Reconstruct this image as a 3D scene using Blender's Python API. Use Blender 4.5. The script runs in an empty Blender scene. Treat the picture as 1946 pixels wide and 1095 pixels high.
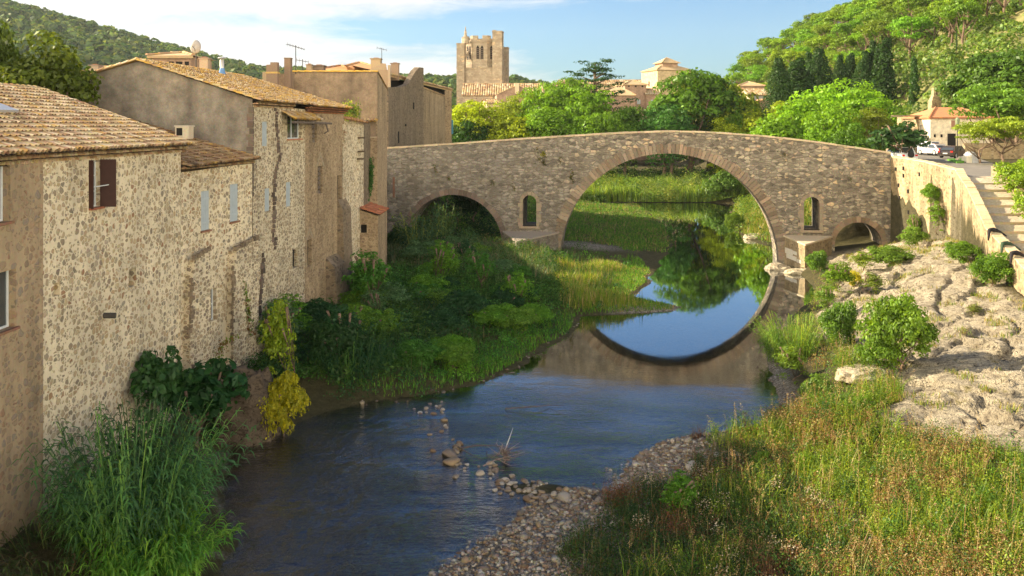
import bpy, math, random
import numpy as np
from mathutils import Vector, noise as mnoise

# ------------------------------------------------------------------ camera, sky, sun, exposure
sc = bpy.context.scene
COL = sc.collection
F, CX, HY, HC = 1700.0, 973.0, 238.0, 12.7      # focal length (photo pixels), principal column, horizon row, eye height
cam = bpy.data.cameras.new('camera'); cam_o = bpy.data.objects.new('camera', cam); COL.objects.link(cam_o)
cam_o.location = (0, 0, HC); cam_o.rotation_euler = (math.radians(90), 0, 0)
cam.sensor_width = 36; cam.lens = F/1946*36; cam.shift_y = -(547.5-HY)/1946
cam.clip_start = .5; cam.clip_end = 9000
sc.camera = cam_o
SUN_AZ, SUN_EL = 17.0, 26.2                       # degrees: sun stands to the left and a little behind the bridge
a, e = math.radians(SUN_AZ), math.radians(SUN_EL)
sdir = Vector((-math.cos(a)*math.cos(e), math.sin(a)*math.cos(e), math.sin(e)))
sl = bpy.data.lights.new('sun', 'SUN'); sl.energy = 5.0; sl.angle = math.radians(.6); sl.color = (1, .84, .60)
so = bpy.data.objects.new('sun', sl); COL.objects.link(so)
so.rotation_euler = (-sdir).to_track_quat('-Z', 'Y').to_euler()
world = bpy.data.worlds.new('World'); sc.world = world; world.use_nodes = True
sc.view_settings.view_transform = 'Standard'; sc.view_settings.look = 'None'
sc.view_settings.exposure = 1.45; sc.view_settings.gamma = 1
sc.cycles.use_denoising = True
sc.cycles.max_bounces = 6; sc.cycles.transparent_max_bounces = 10; sc.cycles.diffuse_bounces = 3
sc.cycles.sample_clamp_indirect = 6

class NT:
    def __init__(s, tree): s.t = tree; s.n = tree.nodes; s.l = tree.links
    def new(s, typ, **kw):
        n = s.n.new(typ)
        for k, v in kw.items():
            if k.startswith('i_'):
                key = k[2:]; key = int(key) if key.isdigit() else key.replace('_', ' ')
                s.put(n.inputs[key], v)
            else: setattr(n, k, v)
        return n
    def put(s, sock, v):
        if hasattr(v, 'is_linked') or isinstance(v, bpy.types.NodeSocket): s.l.new(v, sock)
        else:
            try: sock.default_value = v
            except Exception: sock.default_value = tuple(v)+(1,)
    def m(s, op, a, b=None, c=None, clamp=False):
        n = s.n.new('ShaderNodeMath'); n.operation = op; n.use_clamp = clamp
        for i, v in enumerate((a, b, c)):
            if v is not None: s.put(n.inputs[i], v)
        return n.outputs[0]
    def mix(s, f, a, b, bt='MIX'):
        n = s.n.new('ShaderNodeMix'); n.data_type = 'RGBA'; n.blend_type = bt
        s.put(n.inputs[0], f); s.put(n.inputs[6], a if not isinstance(a, tuple) else tuple(a[:3])+(1,))
        s.put(n.inputs[7], b if not isinstance(b, tuple) else tuple(b[:3])+(1,))
        return n.outputs[2]
    def noise(s, vec, scale, detail=3, rough=.55, dist=0, out=0):
        n = s.n.new('ShaderNodeTexNoise'); n.inputs['Scale'].default_value = scale
        n.inputs['Detail'].default_value = detail; n.inputs['Roughness'].default_value = rough
        n.inputs['Distortion'].default_value = dist
        if vec is not None: s.l.new(vec, n.inputs['Vector'])
        return n.outputs[out]
    def vor(s, vec, scale, feature='F1', rnd=1.0):
        n = s.n.new('ShaderNodeTexVoronoi'); n.feature = feature
        n.inputs['Scale'].default_value = scale; n.inputs['Randomness'].default_value = rnd
        if vec is not None: s.l.new(vec, n.inputs['Vector'])
        return n
    def ramp(s, fac, stops, interp='LINEAR'):
        n = s.n.new('ShaderNodeValToRGB'); n.color_ramp.interpolation = interp
        el = n.color_ramp.elements
        while len(el) < len(stops): el.new(.5)
        for q, (p, c) in zip(el, stops):
            q.position = p; q.color = (c, c, c, 1) if not isinstance(c, tuple) else tuple(c[:3])+(1,)
        s.l.new(fac, n.inputs[0]); return n.outputs[0]
    def map(s, vec, scale=(1, 1, 1), rot=(0, 0, 0), loc=(0, 0, 0)):
        n = s.n.new('ShaderNodeMapping'); n.inputs['Scale'].default_value = scale
        n.inputs['Rotation'].default_value = rot; n.inputs['Location'].default_value = loc
        s.l.new(vec, n.inputs['Vector']); return n.outputs[0]
    def bump(s, h, strength, dist=.05, normal=None):
        n = s.n.new('ShaderNodeBump'); n.inputs['Strength'].default_value = strength; n.inputs['Distance'].default_value = dist
        s.l.new(h, n.inputs['Height'])
        if normal is not None: s.l.new(normal, n.inputs['Normal'])
        return n.outputs[0]
    def sep(s, vec):
        n = s.n.new('ShaderNodeSeparateXYZ'); s.l.new(vec, n.inputs[0]); return n.outputs
    def comb(s, x, y, z):
        n = s.n.new('ShaderNodeCombineXYZ')
        for i, v in enumerate((x, y, z)): s.put(n.inputs[i], v)
        return n.outputs[0]

def build_world():
    w = NT(world.node_tree); w.n.clear()
    out = w.new('ShaderNodeOutputWorld'); bg = w.new('ShaderNodeBackground')
    sky = w.new('ShaderNodeTexSky'); sky.sky_type = 'NISHITA'; sky.sun_disc = False
    sky.sun_elevation = math.radians(SUN_EL); sky.sun_rotation = math.radians(SUN_AZ-90)
    sky.air_density = 1.15; sky.dust_density = .6; sky.ozone_density = 2.2
    tc = w.new('ShaderNodeTexCoord'); g = tc.outputs['Generated']
    X, Y, Z = w.sep(g)
    az = w.m('ARCTAN2', X, Y)                                    # 0 straight ahead, negative to the left
    el = w.m('ARCSINE', Z)
    p = w.comb(w.m('MULTIPLY', az, 2.2), w.m('MULTIPLY', el, 11), 0)
    p = w.map(p, rot=(0, 0, -.12), loc=(3.3, 1.9, 0))
    n1 = w.noise(p, 1.5, 7, .62, .5); n2 = w.noise(w.map(p, loc=(9, 4, 2)), 4.5, 6, .6, .8)
    n = w.m('ADD', w.m('MULTIPLY', n1, .72), w.m('MULTIPLY', n2, .28))
    left = w.m('MULTIPLY', w.m('SUBTRACT', -.02, az), .95)       # more cloud to the left
    left = w.m('MAXIMUM', w.m('MINIMUM', left, .26), -.2)
    low = w.m('MULTIPLY', w.m('SUBTRACT', .082, el), 3.6)        # and near the horizon
    low = w.m('MAXIMUM', low, -.20)
    rear = w.m('MULTIPLY', w.m('SUBTRACT', w.m('ABSOLUTE', az), 1.0), 1.1)   # unseen bright warm cloud added beside and behind as fill light
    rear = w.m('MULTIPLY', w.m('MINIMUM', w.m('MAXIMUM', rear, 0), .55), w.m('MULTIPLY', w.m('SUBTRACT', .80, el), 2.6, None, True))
    topb = w.m('MULTIPLY', w.m('SUBTRACT', 1, w.m('MULTIPLY', w.m('ABSOLUTE', w.m('SUBTRACT', el, .137)), 42), None, True), .30)
    c = w.m('ADD', w.m('ADD', w.m('ADD', n, left), low), topb)
    hi = w.m('MULTIPLY', w.m('SUBTRACT', el, .17), 1.15)          # clear overhead
    hi = w.m('MULTIPLY', w.m('MAXIMUM', hi, 0), w.m('MAXIMUM', w.m('MULTIPLY', w.m('ADD', az, .5), 1.5, None, True), .15))  # clearing eased on the left: unseen cloud added there to brighten the ripples
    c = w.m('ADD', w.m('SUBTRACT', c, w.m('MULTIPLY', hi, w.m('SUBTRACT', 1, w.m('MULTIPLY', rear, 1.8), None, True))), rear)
    cm = w.ramp(c, [(.475, 0.), (.58, .45), (.72, .92), (1, 1.)])
    skyc = w.mix(1, sky.outputs[0], (.33, .48, .65), 'MULTIPLY')
    cl = w.ramp(n2, [(.3, (3.3, 3.25, 3.2)), (.7, (4.4, 4.2, 3.9))])
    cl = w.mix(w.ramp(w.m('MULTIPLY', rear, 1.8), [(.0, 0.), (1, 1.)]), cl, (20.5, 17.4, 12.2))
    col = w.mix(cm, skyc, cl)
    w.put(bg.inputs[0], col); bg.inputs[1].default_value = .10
    w.l.new(bg.outputs[0], out.inputs[0])
build_world()

# ------------------------------------------------------------------ helpers
RNG = np.random.default_rng(7)
def at(px, py, Y):
    """world point seen at photo pixel (px,py) at distance Y"""
    return Vector(((px-CX)/F*Y, Y, HC-(py-HY)/F*Y))
def X_(px, Y): return (px-CX)/F*Y
def Z_(py, Y): return HC-(py-HY)/F*Y

def npmesh(name, V, Fc, C=None, mat=None, parent=None, loc=(0, 0, 0), smooth=False, attr='Col'):
    V = np.asarray(V, dtype=np.float32); me = bpy.data.meshes.new(name)
    Fc = np.asarray(Fc, dtype=np.int32); n, k = Fc.shape
    me.vertices.add(len(V)); me.vertices.foreach_set('co', V.ravel())
    me.loops.add(n*k); me.loops.foreach_set('vertex_index', Fc.ravel())
    me.polygons.add(n); me.polygons.foreach_set('loop_start', np.arange(0, n*k, k, dtype=np.int32))
    if smooth: me.polygons.foreach_set('use_smooth', np.ones(n, dtype=bool))
    if C is not None:
        C = np.asarray(C, dtype=np.float32)
        dom = 'FACE' if len(C) == n else 'POINT'
        at_ = me.attributes.new(attr, 'FLOAT_COLOR', dom)
        at_.data.foreach_set('color', np.concatenate([C, np.ones((len(C), 1), np.float32)], 1).ravel())
    me.update(calc_edges=True)
    if mat is not None: me.materials.append(mat)
    return link(name, me, parent, loc)

def link(name, me, parent=None, loc=(0, 0, 0)):
    o = bpy.data.objects.new(name, me); COL.objects.link(o); o.location = loc
    if parent is not None: o.parent = parent
    return o
def tag(o, label=None, cat=None, group=None, kind=None):
    if label: o['label'] = label
    if cat: o['category'] = cat
    if group: o['group'] = group
    if kind: o['kind'] = kind
    return o
def thing(name, label, cat, loc=(0, 0, 0), rz=0, group=None):
    o = bpy.data.objects.new(name, None); COL.objects.link(o); o.location = loc; o.rotation_euler = (0, 0, rz)
    o.empty_display_size = .5
    return tag(o, label, cat, group)
def dup(o, parent=None, top=True):
    c = o.copy(); COL.objects.link(c)
    if parent is not None: c.parent = parent
    for ch in list(o.children): dup(ch, c, False)
    return c

class MB:
    """collects faces of ONE mesh object"""
    def __init__(s): s.v = []; s.f = []; s.c = []
    def add(s, pts, faces, col=(1, 1, 1)):
        b = len(s.v); s.v += [tuple(p) for p in pts]
        for f in faces: s.f.append(tuple(i+b for i in f)); s.c.append(col)
    def poly(s, pts, col=(1, 1, 1)): s.add(pts, [tuple(range(len(pts)))], col)
    def box(s, x0, x1, y0, y1, z0, z1, col=(1, 1, 1)):
        p = [(x0, y0, z0), (x1, y0, z0), (x1, y1, z0), (x0, y1, z0), (x0, y0, z1), (x1, y0, z1), (x1, y1, z1), (x0, y1, z1)]
        s.add(p, [(3, 2, 1, 0), (4, 5, 6, 7), (0, 1, 5, 4), (1, 2, 6, 5), (2, 3, 7, 6), (3, 0, 4, 7)], col)
    def obox(s, c, u, v, w, hu, hv, hw, col=(1, 1, 1)):
        c, u, v, w = map(Vector, (c, u, v, w)); p = []
        for k in (-1, 1):
            for i, j in ((-1, -1), (1, -1), (1, 1), (-1, 1)): p.append(c+u*hu*i+v*hv*j+w*hw*k)
        s.add(p, [(3, 2, 1, 0), (4, 5, 6, 7), (0, 1, 5, 4), (1, 2, 6, 5), (2, 3, 7, 6), (3, 0, 4, 7)], col)
    def prism(s, base, z0, z1, col=(1, 1, 1), top=None):
        """base: list of (x,y) counter-clockwise; z1 may be a list; top: optional different outline"""
        n = len(base); t = top or base
        zz = z1 if isinstance(z1, (list, tuple)) else [z1]*n
        z00 = z0 if isinstance(z0, (list, tuple)) else [z0]*n
        p = [(b[0], b[1], z) for b, z in zip(base, z00)]+[(b[0], b[1], z) for b, z in zip(t, zz)]
        s.add(p, [tuple(range(n-1, -1, -1)), tuple(range(n, 2*n))]+[(i, (i+1) % n, n+(i+1) % n, n+i) for i in range(n)], col)
    def tube(s, pts, rads, seg=6, col=(1, 1, 1), cap=True):
        pts = [Vector(p) for p in pts]
        if not isinstance(rads, (list, tuple)): rads = [rads]*len(pts)
        rings = []; prev = None
        for i, p in enumerate(pts):
            d = (pts[min(i+1, len(pts)-1)]-pts[max(i-1, 0)]).normalized()
            ref = prev or (Vector((1, 0, 0)) if abs(d.x) < .8 else Vector((0, 1, 0)))
            u = (ref-d*ref.dot(d)).normalized(); w = d.cross(u); prev = u
            rings.append([p+(u*math.cos(t)+w*math.sin(t))*rads[i] for t in [2*math.pi*k/seg for k in range(seg)]])
        P = [q for r in rings for q in r]; fs = []
        for i in range(len(pts)-1):
            for k in range(seg): fs.append((i*seg+k, i*seg+(k+1) % seg, (i+1)*seg+(k+1) % seg, (i+1)*seg+k))
        if cap: fs += [tuple(range(seg-1, -1, -1)), tuple((len(pts)-1)*seg+k for k in range(seg))]
        s.add(P, fs, col)
    def lathe(s, c, prof, seg=16, col=(1, 1, 1)):
        c = Vector(c); P = []
        for r, z in prof: P += [c+Vector((r*math.cos(2*math.pi*k/seg), r*math.sin(2*math.pi*k/seg), z)) for k in range(seg)]
        fs = [(i*seg+k, i*seg+(k+1) % seg, (i+1)*seg+(k+1) % seg, (i+1)*seg+k) for i in range(len(prof)-1) for k in range(seg)]
        fs.append(tuple(range(seg-1, -1, -1))); fs.append(tuple((len(prof)-1)*seg+k for k in range(seg)))
        s.add(P, fs, col)
    def build(s, name, mat, parent=None, smooth=False, loc=None, bevel=0):
        me = bpy.data.meshes.new(name)
        V = s.v
        off = (0, 0, 0)
        if loc is not None: off = loc; V = [(x-loc[0], y-loc[1], z-loc[2]) for x, y, z in V]
        elif parent is not None and parent.type == 'EMPTY' and parent.get('wc'):
            q = parent['wc']; V = [(x-q[0], y-q[1], z-q[2]) for x, y, z in V]
        me.from_pydata(V, [], s.f)
        at_ = me.attributes.new('Col', 'FLOAT_COLOR', 'FACE')
        at_.data.foreach_set('color', np.array([tuple(c)+(1,) for c in s.c], np.float32).ravel())
        if smooth: me.polygons.foreach_set('use_smooth', [True]*len(me.polygons))
        me.update(); me.materials.append(mat)
        o = link(name, me, parent, off)
        if bevel:
            b = o.modifiers.new('b', 'BEVEL'); b.width = bevel; b.segments = 2; b.limit_method = 'ANGLE'
        return o
def wthing(name, label, cat, loc, group=None):
    """thing whose parts are written in world coordinates"""
    o = thing(name, label, cat, loc, 0, group); o['wc'] = tuple(loc); return o

# wall with real recessed openings.  outward normal = right-hand side of p0->p1
def wall(mb, p0, p1, z0, zt0, zt1, holes=(), depth=.3, col=(1, 1, 1), arched=()):
    p0 = Vector((p0[0], p0[1], 0)); p1 = Vector((p1[0], p1[1], 0)); L = (p1-p0).length; d = (p1-p0)/L
    nrm = Vector((d.y, -d.x, 0))
    zl = min(zt0, zt1)
    us = sorted({0., L, *[h[0] for h in holes], *[h[1] for h in holes]})
    zs = sorted({z0, zl, *[h[2] for h in holes], *[h[3] for h in holes]})
    P = lambda u, z, k=0: p0+d*u-nrm*k+Vector((0, 0, z))
    for i in range(len(us)-1):
        for j in range(len(zs)-1):
            um, zm = (us[i]+us[i+1])/2, (zs[j]+zs[j+1])/2
            if any(h[0] < um < h[1] and h[2] < zm < h[3] for h in holes): continue
            mb.poly([P(us[i], zs[j]), P(us[i+1], zs[j]), P(us[i+1], zs[j+1]), P(us[i], zs[j+1])], col)
    if zt0 != zt1:
        if zt0 > zt1: mb.poly([P(0, zl), P(L, zl), P(0, zt0)], col)
        else: mb.poly([P(0, zl), P(L, zl), P(L, zt1)], col)
    for h in holes:
        a, b, c, e_ = h[:4]; k = depth
        mb.poly([P(a, c), P(a, c, k), P(a, e_, k), P(a, e_)], col); mb.poly([P(b, c), P(b, e_), P(b, e_, k), P(b, c, k)], col)
        mb.poly([P(a, c), P(b, c), P(b, c, k), P(a, c, k)], col); mb.poly([P(a, e_), P(a, e_, k), P(b, e_, k), P(b, e_)], col)
    return lambda u, z, k=0: P(u, z, k)

def vnoise(x, y, s=1., seed=0, octs=3):
    """cheap vectorised value noise, -1..1"""
    x = np.asarray(x, float)*s+seed*17.3; y = np.asarray(y, float)*s-seed*9.1; tot = 0; amp = 1; tm = 0
    def h(i, j):
        n = (i.astype(np.int64)*374761393+j.astype(np.int64)*668265263+seed*1442695) & 0x7fffffff
        n = (n ^ (n >> 13))*1274126177 & 0x7fffffff
        return ((n ^ (n >> 16)) & 0xffff)/32767.5-1
    for _ in range(octs):
        i, j = np.floor(x), np.floor(y); fx, fy = x-i, y-j; fx = fx*fx*(3-2*fx); fy = fy*fy*(3-2*fy)
        v = (h(i, j)*(1-fx)+h(i+1, j)*fx)*(1-fy)+(h(i, j+1)*(1-fx)+h(i+1, j+1)*fx)*fy
        tot = tot+v*amp; tm += amp; amp *= .5; x = x*2.03+5.1; y = y*2.03+1.7
    return tot/tm
def sstep(a, b, x):
    t = np.clip((np.asarray(x, float)-a)/(b-a), 0, 1); return t*t*(3-2*t)

# ------------------------------------------------------------------ materials
def mat(name):
    m = bpy.data.materials.new(name); m.use_nodes = True; n = NT(m.node_tree); n.n.clear()
    out = n.new('ShaderNodeOutputMaterial'); return m, n, out
def princ(n, out, col, rough=.9, normal=None, spec=.2, metal=0):
    b = n.new('ShaderNodeBsdfPrincipled'); n.put(b.inputs['Base Color'], col if not isinstance(col, tuple) else tuple(col[:3])+(1,))
    n.put(b.inputs['Roughness'], rough); b.inputs['Specular IOR Level'].default_value = spec; b.inputs['Metallic'].default_value = metal
    if normal is not None: n.l.new(normal, b.inputs['Normal'])
    n.l.new(b.outputs[0], out.inputs[0]); return b
def ocoord(n): return n.new('ShaderNodeTexCoord').outputs['Object']
def attr(n, name='Col'):
    q = n.new('ShaderNodeAttribute'); q.attribute_name = name; return q.outputs['Color']

def rubble(name, mortar, stones, scale=4.2, cover=.12, stain=.35, edge=.10, zs=1.35, bump=.7, wash=.0, noisy=.35):
    """random rubble in lime mortar"""
    m, n, out = mat(name); c = ocoord(n)
    warp = n.noise(c, 2.6, 3, .6, 0, 1)
    cc = n.new('ShaderNodeVectorMath', operation='MULTIPLY_ADD'); n.l.new(warp, cc.inputs[0]); cc.inputs[1].default_value = (noisy,)*3; n.l.new(c, cc.inputs[2])
    cs = n.map(cc.outputs[0], scale=(1, 1, zs))
    ve = n.vor(cs, scale, 'DISTANCE_TO_EDGE'); vf = n.vor(cs, scale, 'F1')
    r, g, b_ = n.sep(vf.outputs['Color'])
    size = n.noise(c, .35, 3, .6)
    thr = n.m('ADD', edge, n.m('MULTIPLY', n.m('SUBTRACT', size, .5), .22))
    nb_ = n.m('MULTIPLY', n.m('SUBTRACT', n.noise(c, scale*3, 2, .6), .5), .22)
    f = n.m('MULTIPLY', n.m('MINIMUM', n.m('SUBTRACT', ve.outputs['Distance'], thr), n.m('SUBTRACT', n.m('ADD', .60, nb_), vf.outputs['Distance'])), 22, None, True)
    keep = n.m('GREATER_THAN', g, cover)
    f = n.m('MULTIPLY', f, keep)
    ve2 = n.vor(cs, scale*1.9, 'DISTANCE_TO_EDGE'); vf2 = n.vor(cs, scale*1.9, 'F1'); r2, g2, b2 = n.sep(vf2.outputs['Color'])
    f2 = n.m('MULTIPLY', n.m('MINIMUM', n.m('SUBTRACT', ve2.outputs['Distance'], n.m('ADD', thr, .02)), n.m('SUBTRACT', n.m('ADD', .58, nb_), vf2.outputs['Distance'])), 22, None, True)
    f2 = n.m('MULTIPLY', n.m('MULTIPLY', f2, n.m('GREATER_THAN', g2, cover+.1)), n.m('SUBTRACT', 1, keep))
    r = n.m('ADD', n.m('MULTIPLY', r, keep), n.m('MULTIPLY', r2, n.m('SUBTRACT', 1, keep)))
    f = n.m('MAXIMUM', f, f2)
    sc_ = n.ramp(r, [(i/(len(stones)-1), s) for i, s in enumerate(stones)])
    sc_ = n.mix(.4, sc_, n.noise(c, 14, 4, .7, 0, 1), 'OVERLAY')
    mo = n.mix(n.ramp(n.noise(c, .55, 5, .65), [(.35, 0.), (.7, 1.)]), tuple(mortar), tuple(q*.78 for q in mortar))
    mo = n.mix(.25, mo, n.noise(c, 9, 5, .7, 0, 1), 'OVERLAY')
    col = n.mix(n.m('MULTIPLY', f, 1-wash), mo, sc_)
    st = n.ramp(n.noise(n.map(c, scale=(1, 1, .22)), .8, 5, .7), [(.42, 1.), (.75, 1-stain)])
    col = n.mix(1, col, st, 'MULTIPLY')
    hgt = n.m('ADD', f, n.m('MULTIPLY', n.noise(c, 18, 3, .7), .6))
    princ(n, out, col, .92, n.bump(hgt, bump, .035)); return m

def coursed(name, c1, c2, cm, bw=.55, bh=.28, patina=((.16, .12, .08), .5), wild=.0, grey=None):
    """squared blocks laid in courses; the mesh is written along its own X"""
    m, n, out = mat(name); c = ocoord(n); x, y, z = n.sep(c)
    v = n.comb(n.m('ADD', x, n.m('MULTIPLY', y, 1.0)), z, 0)
    wn = n.noise(c, .9, 4, .65, 0, 1)
    vm = n.new('ShaderNodeVectorMath', operation='MULTIPLY_ADD'); n.l.new(wn, vm.inputs[0]); vm.inputs[1].default_value = (.5, .42, 0); n.l.new(v, vm.inputs[2])
    b = n.new('ShaderNodeTexBrick'); n.l.new(vm.outputs[0], b.inputs['Vector'])
    b.inputs['Scale'].default_value = 1; b.inputs['Brick Width'].default_value = bw; b.inputs['Row Height'].default_value = bh
    b.inputs['Mortar Size'].default_value = .025; b.inputs['Mortar Smooth'].default_value = .5
    b.inputs['Color1'].default_value = (0, 0, 0, 1); b.inputs['Color2'].default_value = (1, 1, 1, 1); b.inputs['Mortar'].default_value = (.5, .5, .5, 1)
    cv = n.map(vm.outputs[0], scale=(1/bw*.85, 1/bh*.8, 1))
    vr = n.vor(cv, 1.0, 'F1', .85); r, g, bb = n.sep(vr.outputs['Color']); ve = n.vor(cv, 1.0, 'DISTANCE_TO_EDGE', .85)
    sel = n.ramp(n.noise(n.map(c, loc=(3, 2, 8)), .33, 3, .6), [(.47-wild*.25, 0.), (.53-wild*.25, 1.)])
    mort = n.mix(sel, b.outputs['Fac'], n.ramp(ve.outputs['Distance'], [(.02, 1.), (.11, 0.)]))
    k = n.mix(sel, n.mix(.4, b.outputs['Color'], r), r)
    st = n.ramp(k, [(.05, c1), (.45, tuple((p+q)/2 for p, q in zip(c1, c2))), (.8, c2), (.97, tuple(q*w_ for q, w_ in zip(c2, (1.35, 1.15, .95))))])
    if grey:
        gk = n.ramp(n.m('ADD', n.m('ADD', n.m('MULTIPLY', x, .045), n.m('MULTIPLY', z, .03)), n.m('MULTIPLY', n.noise(c, .35, 4, .7), .8)), [(.0, 1.), (.62, 0.)])
        st = n.mix(n.m('MULTIPLY', gk, .8), st, n.mix(1, n.ramp(k, [(0, .55), (1, 1.3)]), tuple(grey), 'MULTIPLY'))
    col = n.mix(mort, st, tuple(cm))
    col = n.mix(.75, col, n.noise(c, 9, 6, .8, 0, 1), 'OVERLAY')
    pat = n.ramp(n.noise(c, .5, 6, .72), [(.44, 0.), (.62, patina[1])])
    col = n.mix(pat, col, tuple(patina[0]))
    lich = n.ramp(n.noise(n.map(c, loc=(5, 5, 5)), 2.1, 5, .7), [(.66, 0.), (.74, .75)])
    col = n.mix(lich, col, (.42, .29, .12))
    veg = n.ramp(n.noise(n.map(c, loc=(1, 9, 4)), 1.9, 6, .75), [(.60, 0.), (.67, .85)])
    col = n.mix(veg, col, (.06, .055, .03))
    h = n.m('ADD', n.m('SUBTRACT', 1, mort), n.m('MULTIPLY', n.noise(c, 6, 6, .8), 1.8))
    princ(n, out, col, .95, n.bump(h, .9, .08)); return m

def plaster(name, base, dark, streak=.6, warm=None, bumps=.3, stones=0):
    m, n, out = mat(name); c = ocoord(n)
    st = n.m('MULTIPLY', n.ramp(n.noise(n.map(c, scale=(1.0, 1.0, .16)), .8, 2, .5), [(.45, 0.), (.72, streak)]), n.ramp(n.noise(c, .3, 4, .6), [(.3, .25), (.6, 1.)]))
    col = n.mix(st, tuple(base), tuple(dark))
    bl = n.ramp(n.noise(c, .4, 5, .65), [(.45, 0.), (.7, .6)])
    col = n.mix(bl, col, tuple(warm or base))
    if stones:
        v = n.vor(n.map(c, scale=(1, 1, 1.3)), 2.6, 'F1'); r, g, b_ = n.sep(v.outputs['Color'])
        f = n.m('MULTIPLY', n.m('LESS_THAN', n.m('ADD', v.outputs['Distance'], n.m('MULTIPLY', n.noise(c, 7, 3), .3)), .42), n.m('GREATER_THAN', r, 1-stones))
        col = n.mix(n.m('MULTIPLY', f, .75), col, n.ramp(g, [(0, (.16, .13, .11)), (.5, (.28, .2, .13)), (1, (.36, .27, .17))]))
    col = n.mix(1, col, n.ramp(n.noise(n.map(c, loc=(2, 8, 5)), 1.4, 7, .75), [(.32, .62), (.5, .95), (.68, 1.3)]), 'MULTIPLY')
    col = n.mix(.6, col, n.noise(c, 16, 5, .75, 0, 1), 'OVERLAY')
    princ(n, out, col, .95, n.bump(n.noise(c, 9, 6, .75), bumps, .06)); return m

def rockcol(n, c):
    nz = n.noise(c, 1.1, 9, .72, .4); nf = n.noise(c, 6, 8, .75, .2)
    rock = n.ramp(nz, [(.34, (.33, .27, .19)), (.43, (.48, .41, .29)), (.53, (.63, .545, .39)), (.75, (.74, .65, .48))])
    ns = n.noise(n.map(c, scale=(.5, 1.6, 2.5), rot=(0, 0, .55)), 1.6, 9, .78, .6)
    rock = n.mix(n.ramp(ns, [(.40, .8), (.475, 0.)]), rock, (.24, .20, .145))
    rock = n.mix(n.ramp(nf, [(.40, .9), (.455, 0.)]), rock, (.15, .12, .085))
    return nz, nf, ns, rock

def simple(name, col, rough=.7, var=.15, nscale=6, spec=.3, metal=0, bump=.15):
    m, n, out = mat(name); c = ocoord(n)
    cc = n.mix(1, tuple(col), n.ramp(n.noise(c, nscale, 4, .65), [(.3, 1-var), (.7, 1.+var)]), 'MULTIPLY')
    princ(n, out, cc, rough, n.bump(n.noise(c, nscale*3, 3), bump, .02), spec, metal); return m

def tilemat(name, lichen=.5, dark=.25, tone=(1, 1, 1)):
    m, n, out = mat(name); c = ocoord(n); a_ = attr(n)
    col = n.mix(1, a_, tuple(tone), 'MULTIPLY')
    col = n.mix(.5, col, n.noise(c, 12, 4, .7, 0, 1), 'OVERLAY')
    dk = n.ramp(n.noise(n.map(c, loc=(7, 3, 1)), .9, 5, .7), [(.55, 0.), (.7, dark)])
    col = n.mix(dk, col, (.06, .05, .04))
    li = n.ramp(n.noise(c, 1.9, 5, .75), [(.60-lichen*.16, 0.), (.68-lichen*.12, .85)])
    col = n.mix(li, col, (.56, .33, .05))
    princ(n, out, col, .9, n.bump(n.noise(c, 25, 3), .3, .02)); return m

def leafmat(name, trans=.40, gloss=.018, tint=(1, 1, 1)):
    m, n, out = mat(name); a_ = attr(n)
    oi = n.new('ShaderNodeObjectInfo')
    col = n.mix(1, a_, oi.outputs['Color'], 'MULTIPLY')
    col = n.mix(1, col, tuple(tint), 'MULTIPLY')
    d = n.new('ShaderNodeBsdfDiffuse'); n.l.new(col, d.inputs[0])
    t = n.new('ShaderNodeBsdfTranslucent'); n.l.new(n.mix(1, col, (1.5, 1.35, .6), 'MULTIPLY'), t.inputs[0])
    mx = n.new('ShaderNodeMixShader'); mx.inputs[0].default_value = trans; n.l.new(d.outputs[0], mx.inputs[1]); n.l.new(t.outputs[0], mx.inputs[2])
    g = n.new('ShaderNodeBsdfGlossy'); g.inputs['Roughness'].default_value = .45; g.inputs[0].default_value = (.8, .85, .8, 1)
    m2 = n.new('ShaderNodeMixShader'); m2.inputs[0].default_value = gloss; n.l.new(mx.outputs[0], m2.inputs[1]); n.l.new(g.outputs[0], m2.inputs[2])
    n.l.new(m2.outputs[0], out.inputs[0]); return m

M = {}
M['leaf'] = leafmat('leaf')
M['bark'] = simple('bark', (.17, .12, .085), .95, .4, 5, .1, 0, .6)
M['cream'] = rubble('cream_rubble', (.84, .73, .52), [(.34, .28, .19), (.56, .44, .27), (.27, .23, .17), (.50, .37, .21), (.40, .35, .27), (.62, .49, .30), (.36, .21, .12)], 4.2, .36, .28, .06, 1.25, 1., .0, .16)
M['tan'] = rubble('tan_render', (.46, .35, .22), [(.24, .19, .14), (.36, .26, .16), (.28, .23, .18), (.42, .30, .18), (.32, .2, .13)], 3.6, .45, .45, .07, 1.2, .8, .05, .15)
M['white_rubble'] = rubble('white_rubble', (.76, .66, .47), [(.30, .24, .16), (.42, .33, .21), (.22, .18, .14), (.48, .36, .22), (.34, .30, .23)], 4.0, .25, .38, .06, 1.55, .9, 0, .10)
M['brown_rubble'] = rubble('brown_rubble', (.50, .38, .24), [(.25, .18, .11), (.32, .23, .13), (.2, .14, .1), (.36, .26, .15), (.28, .22, .15)], 4.2, .25, .5, .06, 1.5, .8, .25)
M['dark_rubble'] = rubble('dark_rubble', (.30, .235, .16), [(.18, .14, .10), (.27, .2, .13), (.13, .105, .08), (.34, .26, .17)], 3.4, .05, .4, .05, 1.6, 1.)
M['gold_rubble'] = rubble('gold_rubble', (.46, .36, .21), [(.42, .32, .18), (.30, .22, .13), (.50, .39, .24), (.20, .15, .09), (.46, .39, .27)], 3.0, .12, .6, .045, 1.6, 1., 0, .12)
M['grey_render'] = plaster('grey_render', (.25, .22, .18), (.065, .055, .048), 1., (.27, .20, .14), .4)
M['brown_render'] = plaster('brown_render', (.29, .215, .15), (.13, .10, .075), .8, (.38, .28, .17), .8)
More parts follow.
